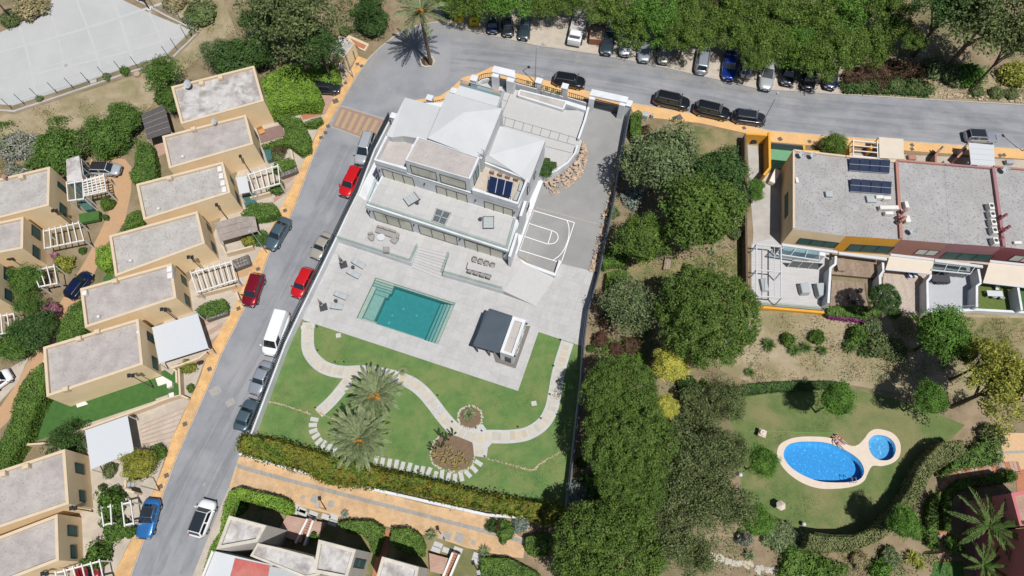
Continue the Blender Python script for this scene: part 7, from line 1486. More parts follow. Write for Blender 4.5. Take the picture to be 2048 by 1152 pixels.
# ---- trees: (x, y, r, height, kind, leaf, label)
T_ = [(1322, 322, 78, 7.5, 'round', 'olive', 'large grey-green round tree beside the clipped column hedge'), (1436, 350, 62, 7, 'round', 'dark', 'dark green tree between the grey-green tree and the terrace block'), (1398, 425, 82, 8.5, 'round', 'pine', 'biggest mid-green tree in the middle of the wooded garden'), (1285, 478, 56, 5.5, 'round', 'pine', 'rounded garden tree left of the bench slab'), (1452, 402, 42, 6, 'loose', 'dark', 'dark tree at the fence of the terrace block'),
 (1256, 618, 62, 5, 'ragged', 'olive', 'spiky grey olive tree near the boundary wall'), (1413, 634, 103, 8.0, 'dense', 'pine', 'huge round umbrella pine in the wooded garden'), (1240, 790, 76, 7.5, 'dense', 'pine', 'umbrella pine crown at the upper end of the long pine mass'), (1258, 880, 92, 8.2, 'dense', 'pine', 'umbrella pine crown in the centre of the long pine mass'), (1265, 960, 70, 7.4, 'dense', 'pine', 'umbrella pine crown at the lower end of the long pine mass'),
 (1215, 1110, 108, 8, 'dense', 'pine', 'broad pine crown at the bottom edge of the picture'), (1342, 729, 40, 6.5, 'round', 'yellow', 'large bright yellow bush below the huge pine'), (1331, 813, 25, 7.5, 'round', 'yellow', 'smaller bright yellow crown beside the pine mass'), (1385, 840, 62, 4.4, 'loose', 'brown', 'brownish olive tree below the small yellow bush'), (1425, 920, 60, 6.8, 'loose', 'brown', 'brownish olive tree behind the red shed roof'), (1365, 920, 62, 7.4, 'ragged', 'brown', 'grey-green tree pressed against the pine mass'), (1400, 1000, 62, 7, 'loose', 'brown', 'dusty olive tree in the middle of the lower wood'), (1450, 1010, 55, 6.5, 'ragged', 'brown', 'dusty tree left of the lower pool lawn'),
 (1340, 1010, 58, 6.4, 'ragged', 'brown', 'dull twiggy tree below the pine mass'), (1325, 1085, 60, 6, 'loose', 'brown', 'brown-green tree near the bottom edge right of the broad pine'), (1388, 1110, 52, 5, 'ragged', 'brown', 'thin brownish tree at the bottom by the stone path'), (1452, 800, 44, 4.3, 'loose', 'brown', 'small brownish tree at the left end of the long low hedge'),
 (1465, 900, 34, 5, 'ragged', 'brown', 'twiggy tree shading the red shed roof'), (1674, 800, 36, 5.2, 'round', 'bright', 'single bright tree with dark shadow above the blue pool'), (1860, 798, 34, 5, 'round', 'bright', 'bright green tree right of the stone path shadow'), (1526, 922, 32, 5, 'round', 'bright', 'bright green tree at the left of the pool lawn'), (1512, 1040, 34, 4.8, 'round', 'bright', 'bright green tree at the lower left of the pool lawn'), (1808, 1045, 34, 5, 'round', 'bright', 'bright green tree in front of the curved hedge'),
 (1885, 668, 58, 6, 'round', 'bright', 'bright green tree below the grey tiled terrace'), (1930, 700, 30, 4.5, 'round', 'mid', 'darker small tree attached to the bright tree by the slope'), (2010, 770, 82, 8.5, 'feather', 'yelgr', 'large yellow-green tree at the right picture edge'), (1985, 720, 48, 6.5, 'feather', 'yelgr', 'smaller yellow-green tree above the large one at the right edge'),
 (1768, 598, 31, 4.6, 'dense', 'dark', 'dark conical conifer at the terrace front'), (1512, 372, 17, 3.6, 'round', 'bright', 'small bright tree in the shaded passage'), (1512, 390, 15, 3.2, 'round', 'bright', 'lower small bright tree in the shaded passage'), (1668, 290, 26, 3, 'round', 'street', 'leafy tree on the pavement edge of the ochre yard'),
 (590, 45, 88, 9, 'loose', 'brown', 'large dull olive tree at the top left of the plaza'), (535, 30, 62, 8, 'loose', 'dark', 'dark tree at the top beside the dirt clearing'), (640, 100, 46, 6.5, 'loose', 'dark', 'dark tree behind the utility building'), (470, 118, 48, 6, 'round', 'dark', 'dark bushy tree above the top tan house'), (515, 105, 36, 5, 'round', 'dark', 'dark green tree right behind the top tan house'), (430, 110, 34, 4.5, 'ragged', 'olive', 'small grey-green tree on the dirt above the top tan house'),
 (745, 42, 36, 4, 'round', 'dark', 'round dark tree beside the plaza kerb'), (735, 8, 34, 4.5, 'loose', 'dark', 'dark tree at the top edge left of the tall palm'), (325, 150, 42, 6.5, 'ragged', 'mid', 'leafy tree at the corner of the sports court fence'), (345, 195, 30, 4.5, 'round', 'mid', 'green tree left of the top tan house wall'),
 (120, 300, 54, 5, 'round', 'mid', 'big green tree above the white-topped garage'), (215, 275, 46, 4.5, 'round', 'mid', 'green tree left of the charcoal canopy'), (248, 240, 38, 4.5, 'round', 'mid', 'green tree above the charcoal canopy'), (180, 282, 36, 3.5, 'ragged', 'brown', 'dry olive bushy tree between two green ones'),
 (52, 560, 34, 4, 'round', 'mid', 'leafy tree between the shuttered walls at the left'), (60, 610, 30, 3.6, 'ragged', 'mid', 'ragged tree beside the four-rafter pergola'), (70, 662, 44, 4.5, 'round', 'dark', 'dark leafy tree at the alley below the pink shrub'), (30, 690, 36, 3.8, 'round', 'mid', 'green tree at the left edge by the alley'),
 (277, 930, 35, 3.6, 'round', 'yelgr', 'round yellow-green tree on the striped driveway side'), (138, 885, 44, 3, 'ragged', 'dark', 'dark tree at the left of the stained awning'), (1975, 40, 95, 10, 'ragged', 'brown', 'huge dark olive tree at the upper right corner'), (1900, 15, 70, 9, 'loose', 'dark', 'dark tree at the top, left of the upper right corner tree'), (2030, 85, 46, 8, 'ragged', 'brown', 'olive tree branch mass at the right picture edge')]
for t in T_: tree(*t[:7])
ST = [(905, 2, 34), (952, 6, 44), (1015, 2, 46), (1085, 4, 44), (1150, -8, 40), (1215, 18, 46), (1265, 52, 46), (1325, 58, 48), (1372, 70, 42), (1420, 62, 46), (1478, 74, 44), (1535, 88, 46), (1592, 96, 48), (1636, 122, 44), (1690, 100, 44), (1742, 92, 42), (1790, 62, 40), (1300, 12, 46), (1380, 8, 48), (1460, 10, 48), (1540, 20, 50), (1620, 30, 52), (1700, 24, 50), (1770, 10, 44), (1655, 70, 44), (1505, 122, 26), (1830, 82, 24)]
wh = ['at the far left, above the yellow bins', 'over the yellow bins', 'over the first shaded parked cars', 'left of the white truck', 'right above the white truck', 'over the rusty skip', 'over the two parked cars right of the skip', 'over the pale parked car', 'left of the silver hatchback', 'above the silver hatchback', 'above the bright blue car', 'above the silver van', 'over the dark shaded car', 'over the car with the leaning branch', 'at the end of the parking row', 'above the reddish bank hedge', 'at the right end of the street tree row',
      'at the top edge above the skip', 'at the top edge above the pale parked car', 'at the top edge above the silver hatchback', 'at the top edge above the blue car', 'at the top edge above the dark shaded cars', 'at the top edge above the end of the parking row', 'at the top edge right of the tree row', 'in the second line above the last parked cars', 'with a low branch over the silver van', 'small and thin beside the clearing']
for i, (x, y, r_) in enumerate(ST): tree(x, y, r_*1.12, 5.2+.9*(i % 3), 'feather', 'bright' if i % 5 == 2 else 'street', 'light green street tree '+wh[i], 'street trees above the parking row')
# bushes
Bs = [(1375, 770, 22, 1.5, 'dark', 'dark green bush between the two yellow bushes'), (1408, 768, 10, .8, 'hedge', 'small round clipped bush right of the two yellow bushes'), (1212, 640, 16, 1.2, 'maroon', 'maroon shrub close to the boundary wall under the olive tree'), (1200, 680, 18, 1.2, 'maroon', 'maroon shrub below the grey olive tree'), (1262, 690, 20, 1.2, 'maroon', 'maroon shrub right below the grey olive tree'), (1232, 700, 16, 1.1, 'maroon', 'small maroon shrub left of the large yellow bush'), (1280, 720, 14, 1, 'lime', 'lime green shrub beside the large yellow bush'), (1181, 697, 9, .9, 'mid', 'little green bush against the boundary wall'),
 (1152, 985, 24, 2.2, 'silver', 'silvery bush at the lower end of the boundary wall'), (1178, 968, 22, 1.4, 'bright', 'bright green bush beside the silvery one'), (1163, 925, 12, 1.1, 'mid', 'small bush along the lower boundary wall'), (1205, 1003, 20, 1.4, 'mid', 'green bush below the bright one under the pines'), (1198, 1035, 24, 2.0, 'silver', 'silver-grey spiky shrub in the shade below the pines'),
 (1010, 1062, 22, 1.4, 'mid', 'dark green bush at the right end of the promenade'), (985, 1052, 14, 1.2, 'dark', 'small dark bush where the promenade wall ends'), (995, 1055, 10, 1.3, 'maroon', 'purple-leaved bush at the promenade end'), (1040, 1050, 18, 1.2, 'silver', 'grey-green bush below the hedge end'), (630, 1070, 11, 1.4, 'hedge', 'round clipped bush between the two bottom stairs patios'), (478, 1012, 20, 1.5, 'mid', 'loose bush inside the L-shaped hedge'),
 (1755, 690, 30, 1.8, 'brown', 'olive scrub bush on the slope left of the bright tree'), (1790, 700, 26, 1.6, 'brown', 'olive scrub bush nearest the bright slope tree'), (1790, 628, 12, 1.2, 'mid', 'green bush in front of the dark conifer'), (1576, 678, 15, 1.3, 'hedge', 'left round clipped bush on the dry slope'), (1635, 675, 16, 1.3, 'hedge', 'right round clipped bush on the dry slope'), (1715, 672, 22, 1.6, 'mid', 'green bush in the slope planting below the purple flowers'), (1740, 655, 20, 1.4, 'olive', 'pale olive bush below the purple flowers'),
 (1870, 135, 28, 1.8, 'olive', 'spiky grey-green shrub on the bank left of the bright shrub'), (1905, 150, 26, 1.6, 'olive', 'spiky palm-like shrub on the bank'), (1938, 150, 32, 2, 'bright', 'bright round shrub on the upper bank'), (2030, 148, 32, 2, 'yelgr', 'round yellow-green shrub at the right end of the bank'), (1725, 172, 14, .9, 'brown', 'first low dome shrub along the upper kerb'), (1757, 170, 18, .9, 'maroon', 'second low dome shrub along the upper kerb'), (1792, 172, 17, .9, 'brown', 'third low dome shrub along the upper kerb'), (1832, 172, 18, .9, 'brown', 'fourth low dome shrub along the upper kerb'), (1955, 182, 15, .8, 'brown', 'fifth low dome shrub along the upper kerb'), (1992, 186, 16, .8, 'brown', 'sixth low dome shrub along the upper kerb'), (2022, 188, 15, .8, 'brown', 'seventh low dome shrub along the upper kerb'),
 (242, 302, 10, 1.1, 'mid', 'left dark round bush on the parking circle'), (252, 290, 12, 1.2, 'dark', 'right dark round bush on the parking circle'), (220, 313, 8, .8, 'lime', 'small lime bush by the parking circle'), (197, 315, 14, .8, 'dry', 'dry brown bush behind the convertible'), (215, 408, 14, 1.6, 'hedge', 'round clipped bush beside the green fence'), (128, 530, 20, 1.3, 'yelgr', 'yellow-green bush between the two left pergolas'), (165, 502, 8, .9, 'mid', 'small round ball bush beside the alley, upper'), (212, 435, 7, .8, 'mid', 'small round ball bush beside the alley, by the clipped one'),
 (106, 620, 16, 2, 'pinkfl', 'pink flowering shrub beside the alley'), (82, 632, 12, 1.8, 'pinkfl', 'smaller pink flowering shrub near the dark tree'), (110, 512, 8, 1, 'pinkfl', 'pink flowers at the lower end of the seven-rafter pergola'), (12, 675, 12, 1.4, 'maroon', 'dark red shrub at the left picture edge'), (555, 377, 16, 1.4, 'mid', 'bushy shrub at the right end of the carport pergola'), (560, 298, 16, .9, 'maroon', 'reddish garden shrub by the sweeping hedge'), (555, 312, 14, .9, 'brown', 'mixed garden shrub by the sweeping hedge'), (520, 235, 12, 1.6, 'maroon', 'purple bougainvillea on the top tan house corner'),
 (378, 733, 16, 1, 'yelgr', 'yellow flowering shrub in front of the big awning'), (360, 738, 11, .8, 'mid', 'green shrub left of the yellow one by the awning'), (400, 722, 8, .7, 'maroon', 'small reddish plant in front of the big awning'), (382, 776, 9, .7, 'mid', 'small shrub in the pink bed by the pavement'), (225, 1005, 30, 2.4, 'mid', 'vine bush over the upper white pergola beams'), (232, 1058, 28, 2.0, 'mid', 'lower vine bush beside the blue car'), (262, 1062, 14, 1.4, 'mid', 'right tip of the lower vine bush'), (197, 1112, 28, 2.2, 'mid', 'leafy bush above the cream pergola at the bottom left'), (220, 940, 16, 1, 'brown', 'low mixed plants below the stained awning'), (205, 975, 8, .8, 'olive', 'small plant on the pale yard'),
 (318, 905, 16, 1.6, 'hedge', 'hedge flank beside the yellow-green tree'), (325, 195+0, 14, 1.6, 'mid', 'low green bush left of the top house'), (250, 143, 11, .9, 'mid', 'small bush on the court kerb'), (213, 153, 10, .7, 'olive', 'small grey bush on the court kerb'), (80, 198, 8, .6, 'olive', 'tiny grey bush on the court kerb'), (520, 476, 17, 1.3, 'mid', 'fan-leaved shrub beside the reed canopy edge'), (497, 482, 15, 1.1, 'yelgr', 'yellowish shrub below the reed canopy edge'),
 (740, 30, 20, 1.2, 'mid', 'green bush beside the round dark tree'), (707, 26, 9, .8, 'mid', 'small round bush on the dirt left of the dark tree'), (690, 62, 13, .9, 'brown', 'low dull bush behind the utility building'), (60, 15, 34, 1.8, 'dry', 'dry scrub at the upper left corner'), (20, 40, 20, 1.4, 'brown', 'olive scrub left of the sports court'), (400, 28, 36, 1.6, 'brown', 'scrubby bush on the dirt right of the court'), (395, 40, 18, 1.3, 'mid', 'green scrub on the dirt near the court mast'), (350, 5, 24, 1.4, 'dry', 'dry scrub at the top above the court corner'), (690, 10, 18, 1.1, 'dry', 'dry scrub at the top near the plaza trees'),
 (1265, 395, 24, 1.2, 'silver', 'silvery low shrub near the boundary wall'), (1225, 425, 14, 1, 'olive', 'small grey shrub left of the rounded garden tree'), (1470, 468, 14, 1.2, 'olive', 'grey shrub by the timber boundary fence'), (1376, 540, 13, 1.1, 'mid', 'grassy shrub on the garden grass right of the bench'), (1290, 260, 11, .9, 'maroon', 'small maroon shrub beside the column hedge'), (1560, 1074, 34, 1.1, 'olive', 'broad grey-green shrub at the bottom of the pool lawn'), (1600, 1080, 24, 1.0, 'olive', 'second grey-green shrub below the pool lawn'), (1590, 1112, 24, 1.2, 'mid', 'green shrub near the bottom right of the grey-green shrubs'),
 (1640, 1138, 26, 1.6, 'mid', 'green bush at the bottom edge below the curved hedge'), (1760, 1140, 22, 1.4, 'bright', 'bright bush at the bottom edge of the pool garden'), (1720, 1120, 20, 1.1, 'dry', 'dry scrub below the curved hedge'), (1780, 1115, 22, 1.1, 'olive', 'grey scrub right below the curved hedge'), (1490, 1078, 16, 1.6, 'lilac', 'pale grey twiggy shrub below the lower pool lawn'), (1985, 870, 26, 1.8, 'brown', 'dry shrub at the top of the terracotta footpath'), (2015, 952, 14, 1.6, 'hedge', 'clipped bush at the start of the terracotta footpath'), (1905, 1090, 20, 1.2, 'mid', 'shaded bush at the foot of the terracotta footpath')]
for b in Bs:
    if b[5] != 'x': bush(b[0], b[1], b[2], b[3], b[4], b[5], sp='bush' if b[2] > 13 else 'small')
# yuccas, agaves, trimmed palms
for x, y, r_, h, lb, lf in ((938, 828, 19, .7, 'yucca in the round stone-ringed bed', 'palm'), (805, 742, 13, .6, 'small dark yucca at the path above the garden palms', 'palm'), (690, 1028, 12, 1.2, 'silvery yucca above the left middle hedge', 'silver'), (863, 1070, 17, 1.6, 'shaggy trimmed palm right of the middle hedges', 'palm'), (970, 1105, 17, 1.2, 'spiky palm at the promenade edge near its right end', 'palm'), (1538, 690, 20, 1, 'dark agave on the dry slope, leftmost', 'palmg'), (1590, 700, 19, 1, 'dark agave on the dry slope between the clipped bushes', 'palmg'), (1612, 695, 17, 1, 'dark agave on the dry slope, second beside the clipped bush', 'palmg'), (1645, 700, 16, 1, 'dark agave under the right clipped bush', 'palmg'),
    (1700, 695, 20, 1, 'dark agave in the slope planting, left part', 'palmg'), (1730, 705, 18, 1, 'dark agave in the slope planting, middle part', 'palmg'), (1770, 690, 16, 1, 'dark agave in the slope planting, right part', 'palmg'), (1500, 745, 14, .8, 'small agave on the bare slope by the pine', 'palmg'), (80, 320, 26, 1.6, 'bright fan palm beside the big green tree', 'palmg'), (60, 330, 20, 1.3, 'smaller bright fan palm at the left house roof', 'palmg'), (1836, 1075, 11, .8, 'small agave beside the curved hedge lower end', 'palmg'), (1850, 1045, 9, .6, 'little agave on the bare soil right of the curved hedge', 'palmg'), (1412, 1088, 8, .5, 'small agave on the dirt path at the bottom', 'palmg'), (1500, 1110, 16, .9, 'spiky pale plant group at the bottom path', 'palm'), (1824, 1115, 20, 1, 'pale spiky plant below the curved hedge', 'yelgr'), (1840, 1130, 16, .8, 'second pale spiky plant at the bottom', 'yelgr'), (1975, 878, 14, .8, 'pale spiky plant at the top of the footpath bed', 'palm'), (1425, 505, 11, .6, 'upper agave in the row on the garden slope', 'palm'), (1426, 530, 12, .6, 'lower agave in the row on the garden slope', 'palm')):
    if lb != 'x': rosette(x, y, r_, h, lb, lf)
# planter shrubs and tree-like topiary in the courtyard
for i, x in enumerate((1054, 1067, 1080, 1091, 1104, 1114)): rosette(x+1, 179+i*4.2, 8, .9, ('first', 'second', 'third', 'fourth', 'fifth', 'sixth')[i]+' spiky shrub from the left in the white front planter', 'palm', 16, 'shrubs in the front planter')
for o in list(bpy.data.objects):
    if o.get('group') == 'shrubs in the front planter': o.location.z = ZT+.4
tp = empty('topiary_tree', G(1092, 340, ZT), 'cloud-pruned topiary tree in the courtyard corner by the villa', 'topiary')
for p, z, s in (((1088, 342), 1.3, 1.0), ((1093, 322), 2.4, .55), ((1104, 331), 1.7, .7), ((1086, 334), 1.9, .6), ((1094, 345), 1.0, .7)):
    q = G(*p, ZT+z); o = bpy.data.objects.new('leaf_ball', crown_mesh('bush', 'dark', 1)); COL.objects.link(o); o.parent = tp; o.location = q-G(1092, 340, ZT); o.scale = (s, s, s*.8)
    MB().tube(G(1092, 342, ZT), q, .06, .03, 6).obj('branch', m_bark, tp)
# cactus bed in the lawn: upright dark cacti and blooming shrubs
rg = np.random.default_rng(5)
def cactus(px, py, h, label, lf_m, n=7):
    c = G(px, py, 0); r = empty('cactus', c, label, 'cactus', 'cactus plants of the lawn bed')
    for k in range(n): a = rg.uniform(0, 6.28); d = rg.uniform(0, .32); p = c+Vector((math.cos(a)*d, math.sin(a)*d, 0)); q = p+Vector((math.cos(a)*.25, math.sin(a)*.25, h*rg.uniform(.6, 1.1))); MB().tube(p, q, .11, .07, 6).obj('arm', lf_m, r)
m_cact = mat('cactus_green', (.05, .075, .03), (.07, .09, .035), scale=4); m_cacty = mat('cactus_yellow_tips', (.36, .29, .12), (.2, .17, .06), scale=6)
sp_ = [((880, 868), 'at the top left tip of the bed'), ((893, 876), 'at the top of the bed beside the soil'), ((904, 868), 'at the top right of the bed'), ((866, 895), 'at the left edge of the bed'), ((882, 893), 'left of the bed centre'), ((872, 912), 'at the lower left of the bed'), ((888, 908), 'in the middle of the bed'), ((900, 900), 'in the centre of the bed, upper right'), ((905, 918), 'at the lower middle of the bed'), ((890, 925), 'at the lower edge of the bed'), ((918, 912), 'right of the bed centre'), ((925, 925), 'at the lower right of the bed'), ((912, 932), 'at the bottom of the bed')]
for i, (p, w_) in enumerate(sp_): cactus(p[0], p[1], .9 if i < 5 else .6, ('dark upright cactus ' if i < 5 else 'pale-tipped branching cactus ')+w_, m_cact if i < 5 else m_cacty, 8 if i < 5 else 12)
# loose ground plants: real tufts, one stuff object per kind
def tufts(name, polys, lf, dens, ls, z=.02, hgt=.25, seed=1, mtl=None):
    rg = np.random.default_rng(seed); P_ = []
    for poly in polys:
        q = [W2(p, 0) for p in poly]; xs = [p[0] for p in q]; ys = [p[1] for p in q]; n = int(area2(q)*dens); k = 0
        cl_ = rg.uniform(size=(max(3, int(area2(q)/9)), 2))*[max(xs)-min(xs), max(ys)-min(ys)]+[min(xs), min(ys)]
        pp = cl_[rg.integers(0, len(cl_), n)]+rg.normal(0, .75, (n, 2)); P_ += [(a, b) for a, b in pp if inside((a, b), q)]
    P_ = np.array(P_); C = np.column_stack([P_, z+rg.uniform(0, hgt, len(P_))]); Nn = rg.normal(size=(len(P_), 3))+np.array([0, 0, .8])
    me = quads_to_mesh(name, C, Nn, ls*rg.uniform(.5, 1.5, len(P_)), LF[lf]); o = bpy.data.objects.new(name, me); COL.objects.link(o); tag(o, kind='stuff')
SLOPE = [(1440, 640), (1500, 625), (2060, 636), (2060, 690), (1950, 710), (1900, 740), (1800, 770), (1700, 762), (1480, 765)]; WOOD = [(1215, 480), (1490, 470), (1495, 600), (1440, 760), (1430, 1140), (1180, 1140), (1150, 1020), (1180, 700)]; TOPL = [(430, 0), (780, 0), (790, 60), (700, 100), (480, 150), (400, 120)]; SCR = [(20, 230), (340, 135), (420, 60), (470, 110), (350, 200), (240, 250), (20, 330)]
BOT = [(1380, 1060), (1500, 1080), (1900, 1110), (1900, 1160), (1380, 1160)]; BANK = [(1690, 130), (2060, 130), (2060, 205), (1690, 185)]; LFT = [(0, 260), (130, 240), (330, 200), (330, 290), (100, 330), (0, 350)]; PARK = [(1000, -30), (2060, -30), (2060, 110), (1680, 120), (1300, 60)]
tufts('dry_tufts', [SLOPE, SCR, BOT, BANK, LFT, PARK, TOPL, WOOD], 'dry', 26, .10, hgt=.12, seed=2); tufts('green_weeds', [SLOPE, WOOD, BOT, BANK, TOPL, LFT, [(1180, 500), (1215, 380), (1262, 260), (1290, 300), (1240, 480), (1190, 700)]], 'olive', 13, .11, hgt=.12, seed=3); tufts('leafy_weeds', [BOT, WOOD, BANK, [(1870, 880), (2000, 870), (2000, 930), (1870, 940)], [(500, 1000), (560, 1012), (560, 1060), (480, 1060)]], 'mid', 12, .12, hgt=.15, seed=4)
tufts('garden_undergrowth', [[(-20, 250), (130, 235), (240, 225), (280, 240), (290, 330), (220, 315), (180, 300), (130, 300), (130, 345), (-20, 345)], [(520, 150), (640, 130), (640, 210), (560, 240), (530, 230)], [(1185, 620), (1300, 640), (1300, 740), (1180, 740)]], 'mid', 60, .16, hgt=.7, seed=6)
tufts('lawn_blades', [[(612, 650), (1036, 788), (1079, 668), (1158, 694), (1140, 940), (1128, 1015), (510, 866)]], 'lawnb', 45, .07, hgt=.008, seed=11, z=.012); tufts('pool_lawn_blades', [[(1460, 800), (1690, 780), (1880, 835), (1920, 855), (1850, 900), (1820, 850), (1750, 845), (1690, 868), (1590, 862), (1550, 900), (1480, 900)], [(1490, 920), (1550, 940), (1600, 985), (1700, 990), (1760, 950), (1840, 930), (1800, 1000), (1700, 1070), (1540, 1040), (1490, 1000)]], 'brown', 30, .08, hgt=.012, seed=12, z=.014)
# stones strewn on the dirt
r = empty('loose_stones', G(1840, 100), 'pale stones strewn on the clearing above the bank', 'stones')
for i in range(70): x, y = RNG.uniform(1790, 1860), RNG.uniform(85, 120); stone(r, G(x, y, .05), RNG.uniform(.12, .35), PROCKS)
r = empty('kerb_stones', G(1850, 195), 'line of rough stones behind the upper road kerb', 'stones')
for i in range(150): t = RNG.uniform(0, 1); p = G(1690+355*t, 184+20*t, .08); stone(r, p+Vector((0, RNG.uniform(0, .9), 0)), RNG.uniform(.2, .5))
r = empty('rubble', G(1050, 1060), 'pinkish rubble below the right end of the long hedge', 'stones')
for i in range(180): x = RNG.uniform(1000, 1135); y = 1047+RNG.uniform(-6, 20)-(x-1000)*.03; stone(r, G(x, y, .06), RNG.uniform(.15, .42))
r = empty('crazy_paving', G(1480, 1130), 'pale crazy paving path at the bottom below the dusty trees', 'paving')
for i in range(90): t = RNG.uniform(0, 1); stone(r, G(1420+190*t, 1112+45*t+RNG.normal(0, 3), .02), RNG.uniform(.4, .7), PROCKS)
# ================================================================== VEHICLES
def paint(name, c, metal=.5, rough=.28): return mat('car_paint_'+name, c, None, rough=rough, metal=metal, coat=1.0, spec=.5)
PT_ = dict(silver=paint('silver', (.46, .48, .50), .35), red=paint('red', (.50, .006, .008), .1), dkred=paint('dark_red', (.22, .005, .015), .4), beige=paint('champagne', (.42, .39, .33), .35), white=paint('white', (.72, .73, .75), 0), bluegrey=paint('blue_grey', (.10, .15, .175), .5), grey=paint('mid_grey', (.20, .22, .25), .6), blue=paint('bright_blue', (.03, .16, .42), .4), black=paint('black', (.008, .009, .010), .2), dgrey=paint('graphite', (.03, .035, .045), .5), navy=paint('navy', (.006, .012, .05), .3), royal=paint('royal_blue', (.01, .05, .33), .5), lgrey=paint('light_grey', (.30, .33, .37), .35), tealgrey=paint('teal_grey', (.05, .075, .09), .5))
m_tyre = mat('tyre_rubber', (.018, .018, .018), rough=.9); m_rim = mat('alloy_rim', (.4, .4, .42), metal=.9, rough=.3); m_cgl = mat('car_glass', (.012, .018, .022), rough=.05, spec=1.0, coat=.8); m_head = mat('headlamp_glass', (.22, .23, .24), rough=.1, spec=1); m_tail = mat('tail_lamp_red', (.35, .01, .01), rough=.2); m_trim = mat('black_trim', (.02, .02, .02), rough=.6); m_plate = mat('number_plate', (.7, .7, .68), rough=.5); m_base = mat('paint', (.5, .5, .5))
SH = dict(  # L, W, H, hood z, belt z, windscreen base x, roof front x, roof rear x, rear glass base x, tail z (x from -L/2 rear to L/2 front, as fractions)
 hatch=(4.0, 1.74, 1.48, .90, .96, .26, .12, -.38, -.47, .93), sedan=(4.6, 1.80, 1.44, .90, .96, .20, .07, -.20, -.34, 1.0), suv=(4.75, 1.90, 1.70, 1.05, 1.10, .27, .15, -.38, -.47, 1.08), mpv=(4.5, 1.80, 1.62, .95, 1.0, .28, .10, -.40, -.47, 1.0), coupe=(4.55, 1.84, 1.38, .88, .92, .12, -.02, -.26, -.36, .95), wagon=(4.7, 1.82, 1.50, .92, .98, .20, .07, -.39, -.47, .98), van=(5.3, 2.0, 2.1, 1.15, 1.25, .36, .24, -.475, -.49, 1.2))
CK = {}
def car_kit(kind):
    if kind in CK: return CK[kind]
    L, W, Hh, hz, bz, ws, rf, rr, rg_, tz = SH[kind]; kit = []; st = []
    n = 17
    for i in range(n):
        t = i/(n-1); x = -L/2+L*t; u = t-.5
        e = max(0, (abs(u)-.30)/.20); hw = W/2*(1-.30*e**2); top = tz+(bz-tz)*min(1, t/.3) if u < rg_+.1 else (bz if u < ws else bz+(hz-.14-bz)*((u-ws)/(.5-ws))**1.3)
        if t < .03: top = tz-.12
        if i == n-1: top = hz-.28
        lo = .26 if 0 < i < n-1 else .34; b_ = .2*(1 if 0 < i < n-1 else .6); st.append([(x, -hw*.86, lo), (x, -hw, lo+.18), (x, -hw, top-.28), (x, -hw*.95, top-.08), (x, -hw*.78, top-.005), (x, -hw*.35, top+.02), (x, hw*.35, top+.02), (x, hw*.78, top-.005), (x, hw*.95, top-.08), (x, hw, top-.28), (x, hw, lo+.18), (x, hw*.86, lo)])
    m = MB(); k = len(st[0]); v = [p for s in st for p in s]; f = []
    for i in range(n-1):
        for j in range(k): a = i*k+j; b = i*k+(j+1) % k; f.append((a, b, b+k, a+k))
    f += [tuple(range(k-1, -1, -1)), tuple((n-1)*k+j for j in range(k))]; m.add(v, f); body = m.mesh('body', m_base); body.polygons.foreach_set('use_smooth', [True]*len(body.polygons))
    sub = []
    for sx, mt_, nm in ((1, m_head, 'headlight'), (-1, m_tail, 'tail_light')):
        for sy in (-1, 1):
            z_ = (hz-.22 if sx > 0 else tz-.25); q = MB(); q.box(sx*(L/2-.15), sy*(W/2-.34), z_-.02, .3, .34, .13, -sx*sy*.5); sub.append((nm, bev(q.mesh(nm, mt_), .03)))
    for sx in (1, -1): sub.append(('number_plate', MB().box(sx*(L/2+.005), 0, .5, .03, .5, .12).mesh('number_plate', m_plate)))
    sub.append(('bumper_trim', MB().box(L/2-.03, 0, .38, .1, W*.66, .16).mesh('bumper_trim', m_trim))); sub.append(('grille', MB().box(L/2-.02, 0, .62, .08, W*.42, .14).mesh('grille', m_trim)))
    kit.append(('body', body, sub))
    # greenhouse: base and roof outline, glass proud of the painted cabin
    wb = W/2*.88; wr = W/2*.70; X = [L*ws, L*rf, L*rr, L*rg_]; z0 = bz-.03; z1 = Hh
    cab = MB(); cab.add([(X[3], -wb, z0), (X[0], -wb, z0), (X[0], wb, z0), (X[3], wb, z0), (X[2], -wr, z1), (X[1], -wr, z1), (X[1], wr, z1), (X[2], wr, z1)], [(3, 2, 1, 0), (4, 5, 6, 7), (0, 1, 5, 4), (1, 2, 6, 5), (2, 3, 7, 6), (3, 0, 4, 7)])
    cm = cab.mesh('cabin', m_base); bev(cm, .15, 3); rsub = []
    def pane(nm, A, mt_=m_cgl, inset=(.06, .08), off=.012):
        A = [Vector(p) for p in A]; nn = (A[1]-A[0]).cross(A[3]-A[0]).normalized(); c = sum(A, Vector())/4
        if nn.dot(c-Vector((0, 0, (z0+z1)/2-.6))) < 0: nn = -nn
        iu, iv = inset; P_ = lambda u, w__: A[0].lerp(A[1], u).lerp(A[3].lerp(A[2], u), w__); q = [P_(iu, iv), P_(1-iu, iv), P_(1-iu, 1-iv), P_(iu, 1-iv)]; mm = MB(); t_ = [p+nn*off for p in q]; fc = (0, 1, 2, 3)
        if (t_[1]-t_[0]).cross(t_[3]-t_[0]).dot(nn) < 0: fc = (3, 2, 1, 0)
        mm.add(t_, [fc]); return (nm, mm.mesh(nm, mt_))
    rsub.append(pane('windscreen', [(X[0], -wb, z0), (X[0], wb, z0), (X[1], wr, z1), (X[1], -wr, z1)], inset=(.07, .06)))
    if kind != 'van': rsub.append(pane('rear_window', [(X[3], -wb, z0), (X[3], wb, z0), (X[2], wr, z1), (X[2], -wr, z1)], inset=(.1, .14)))
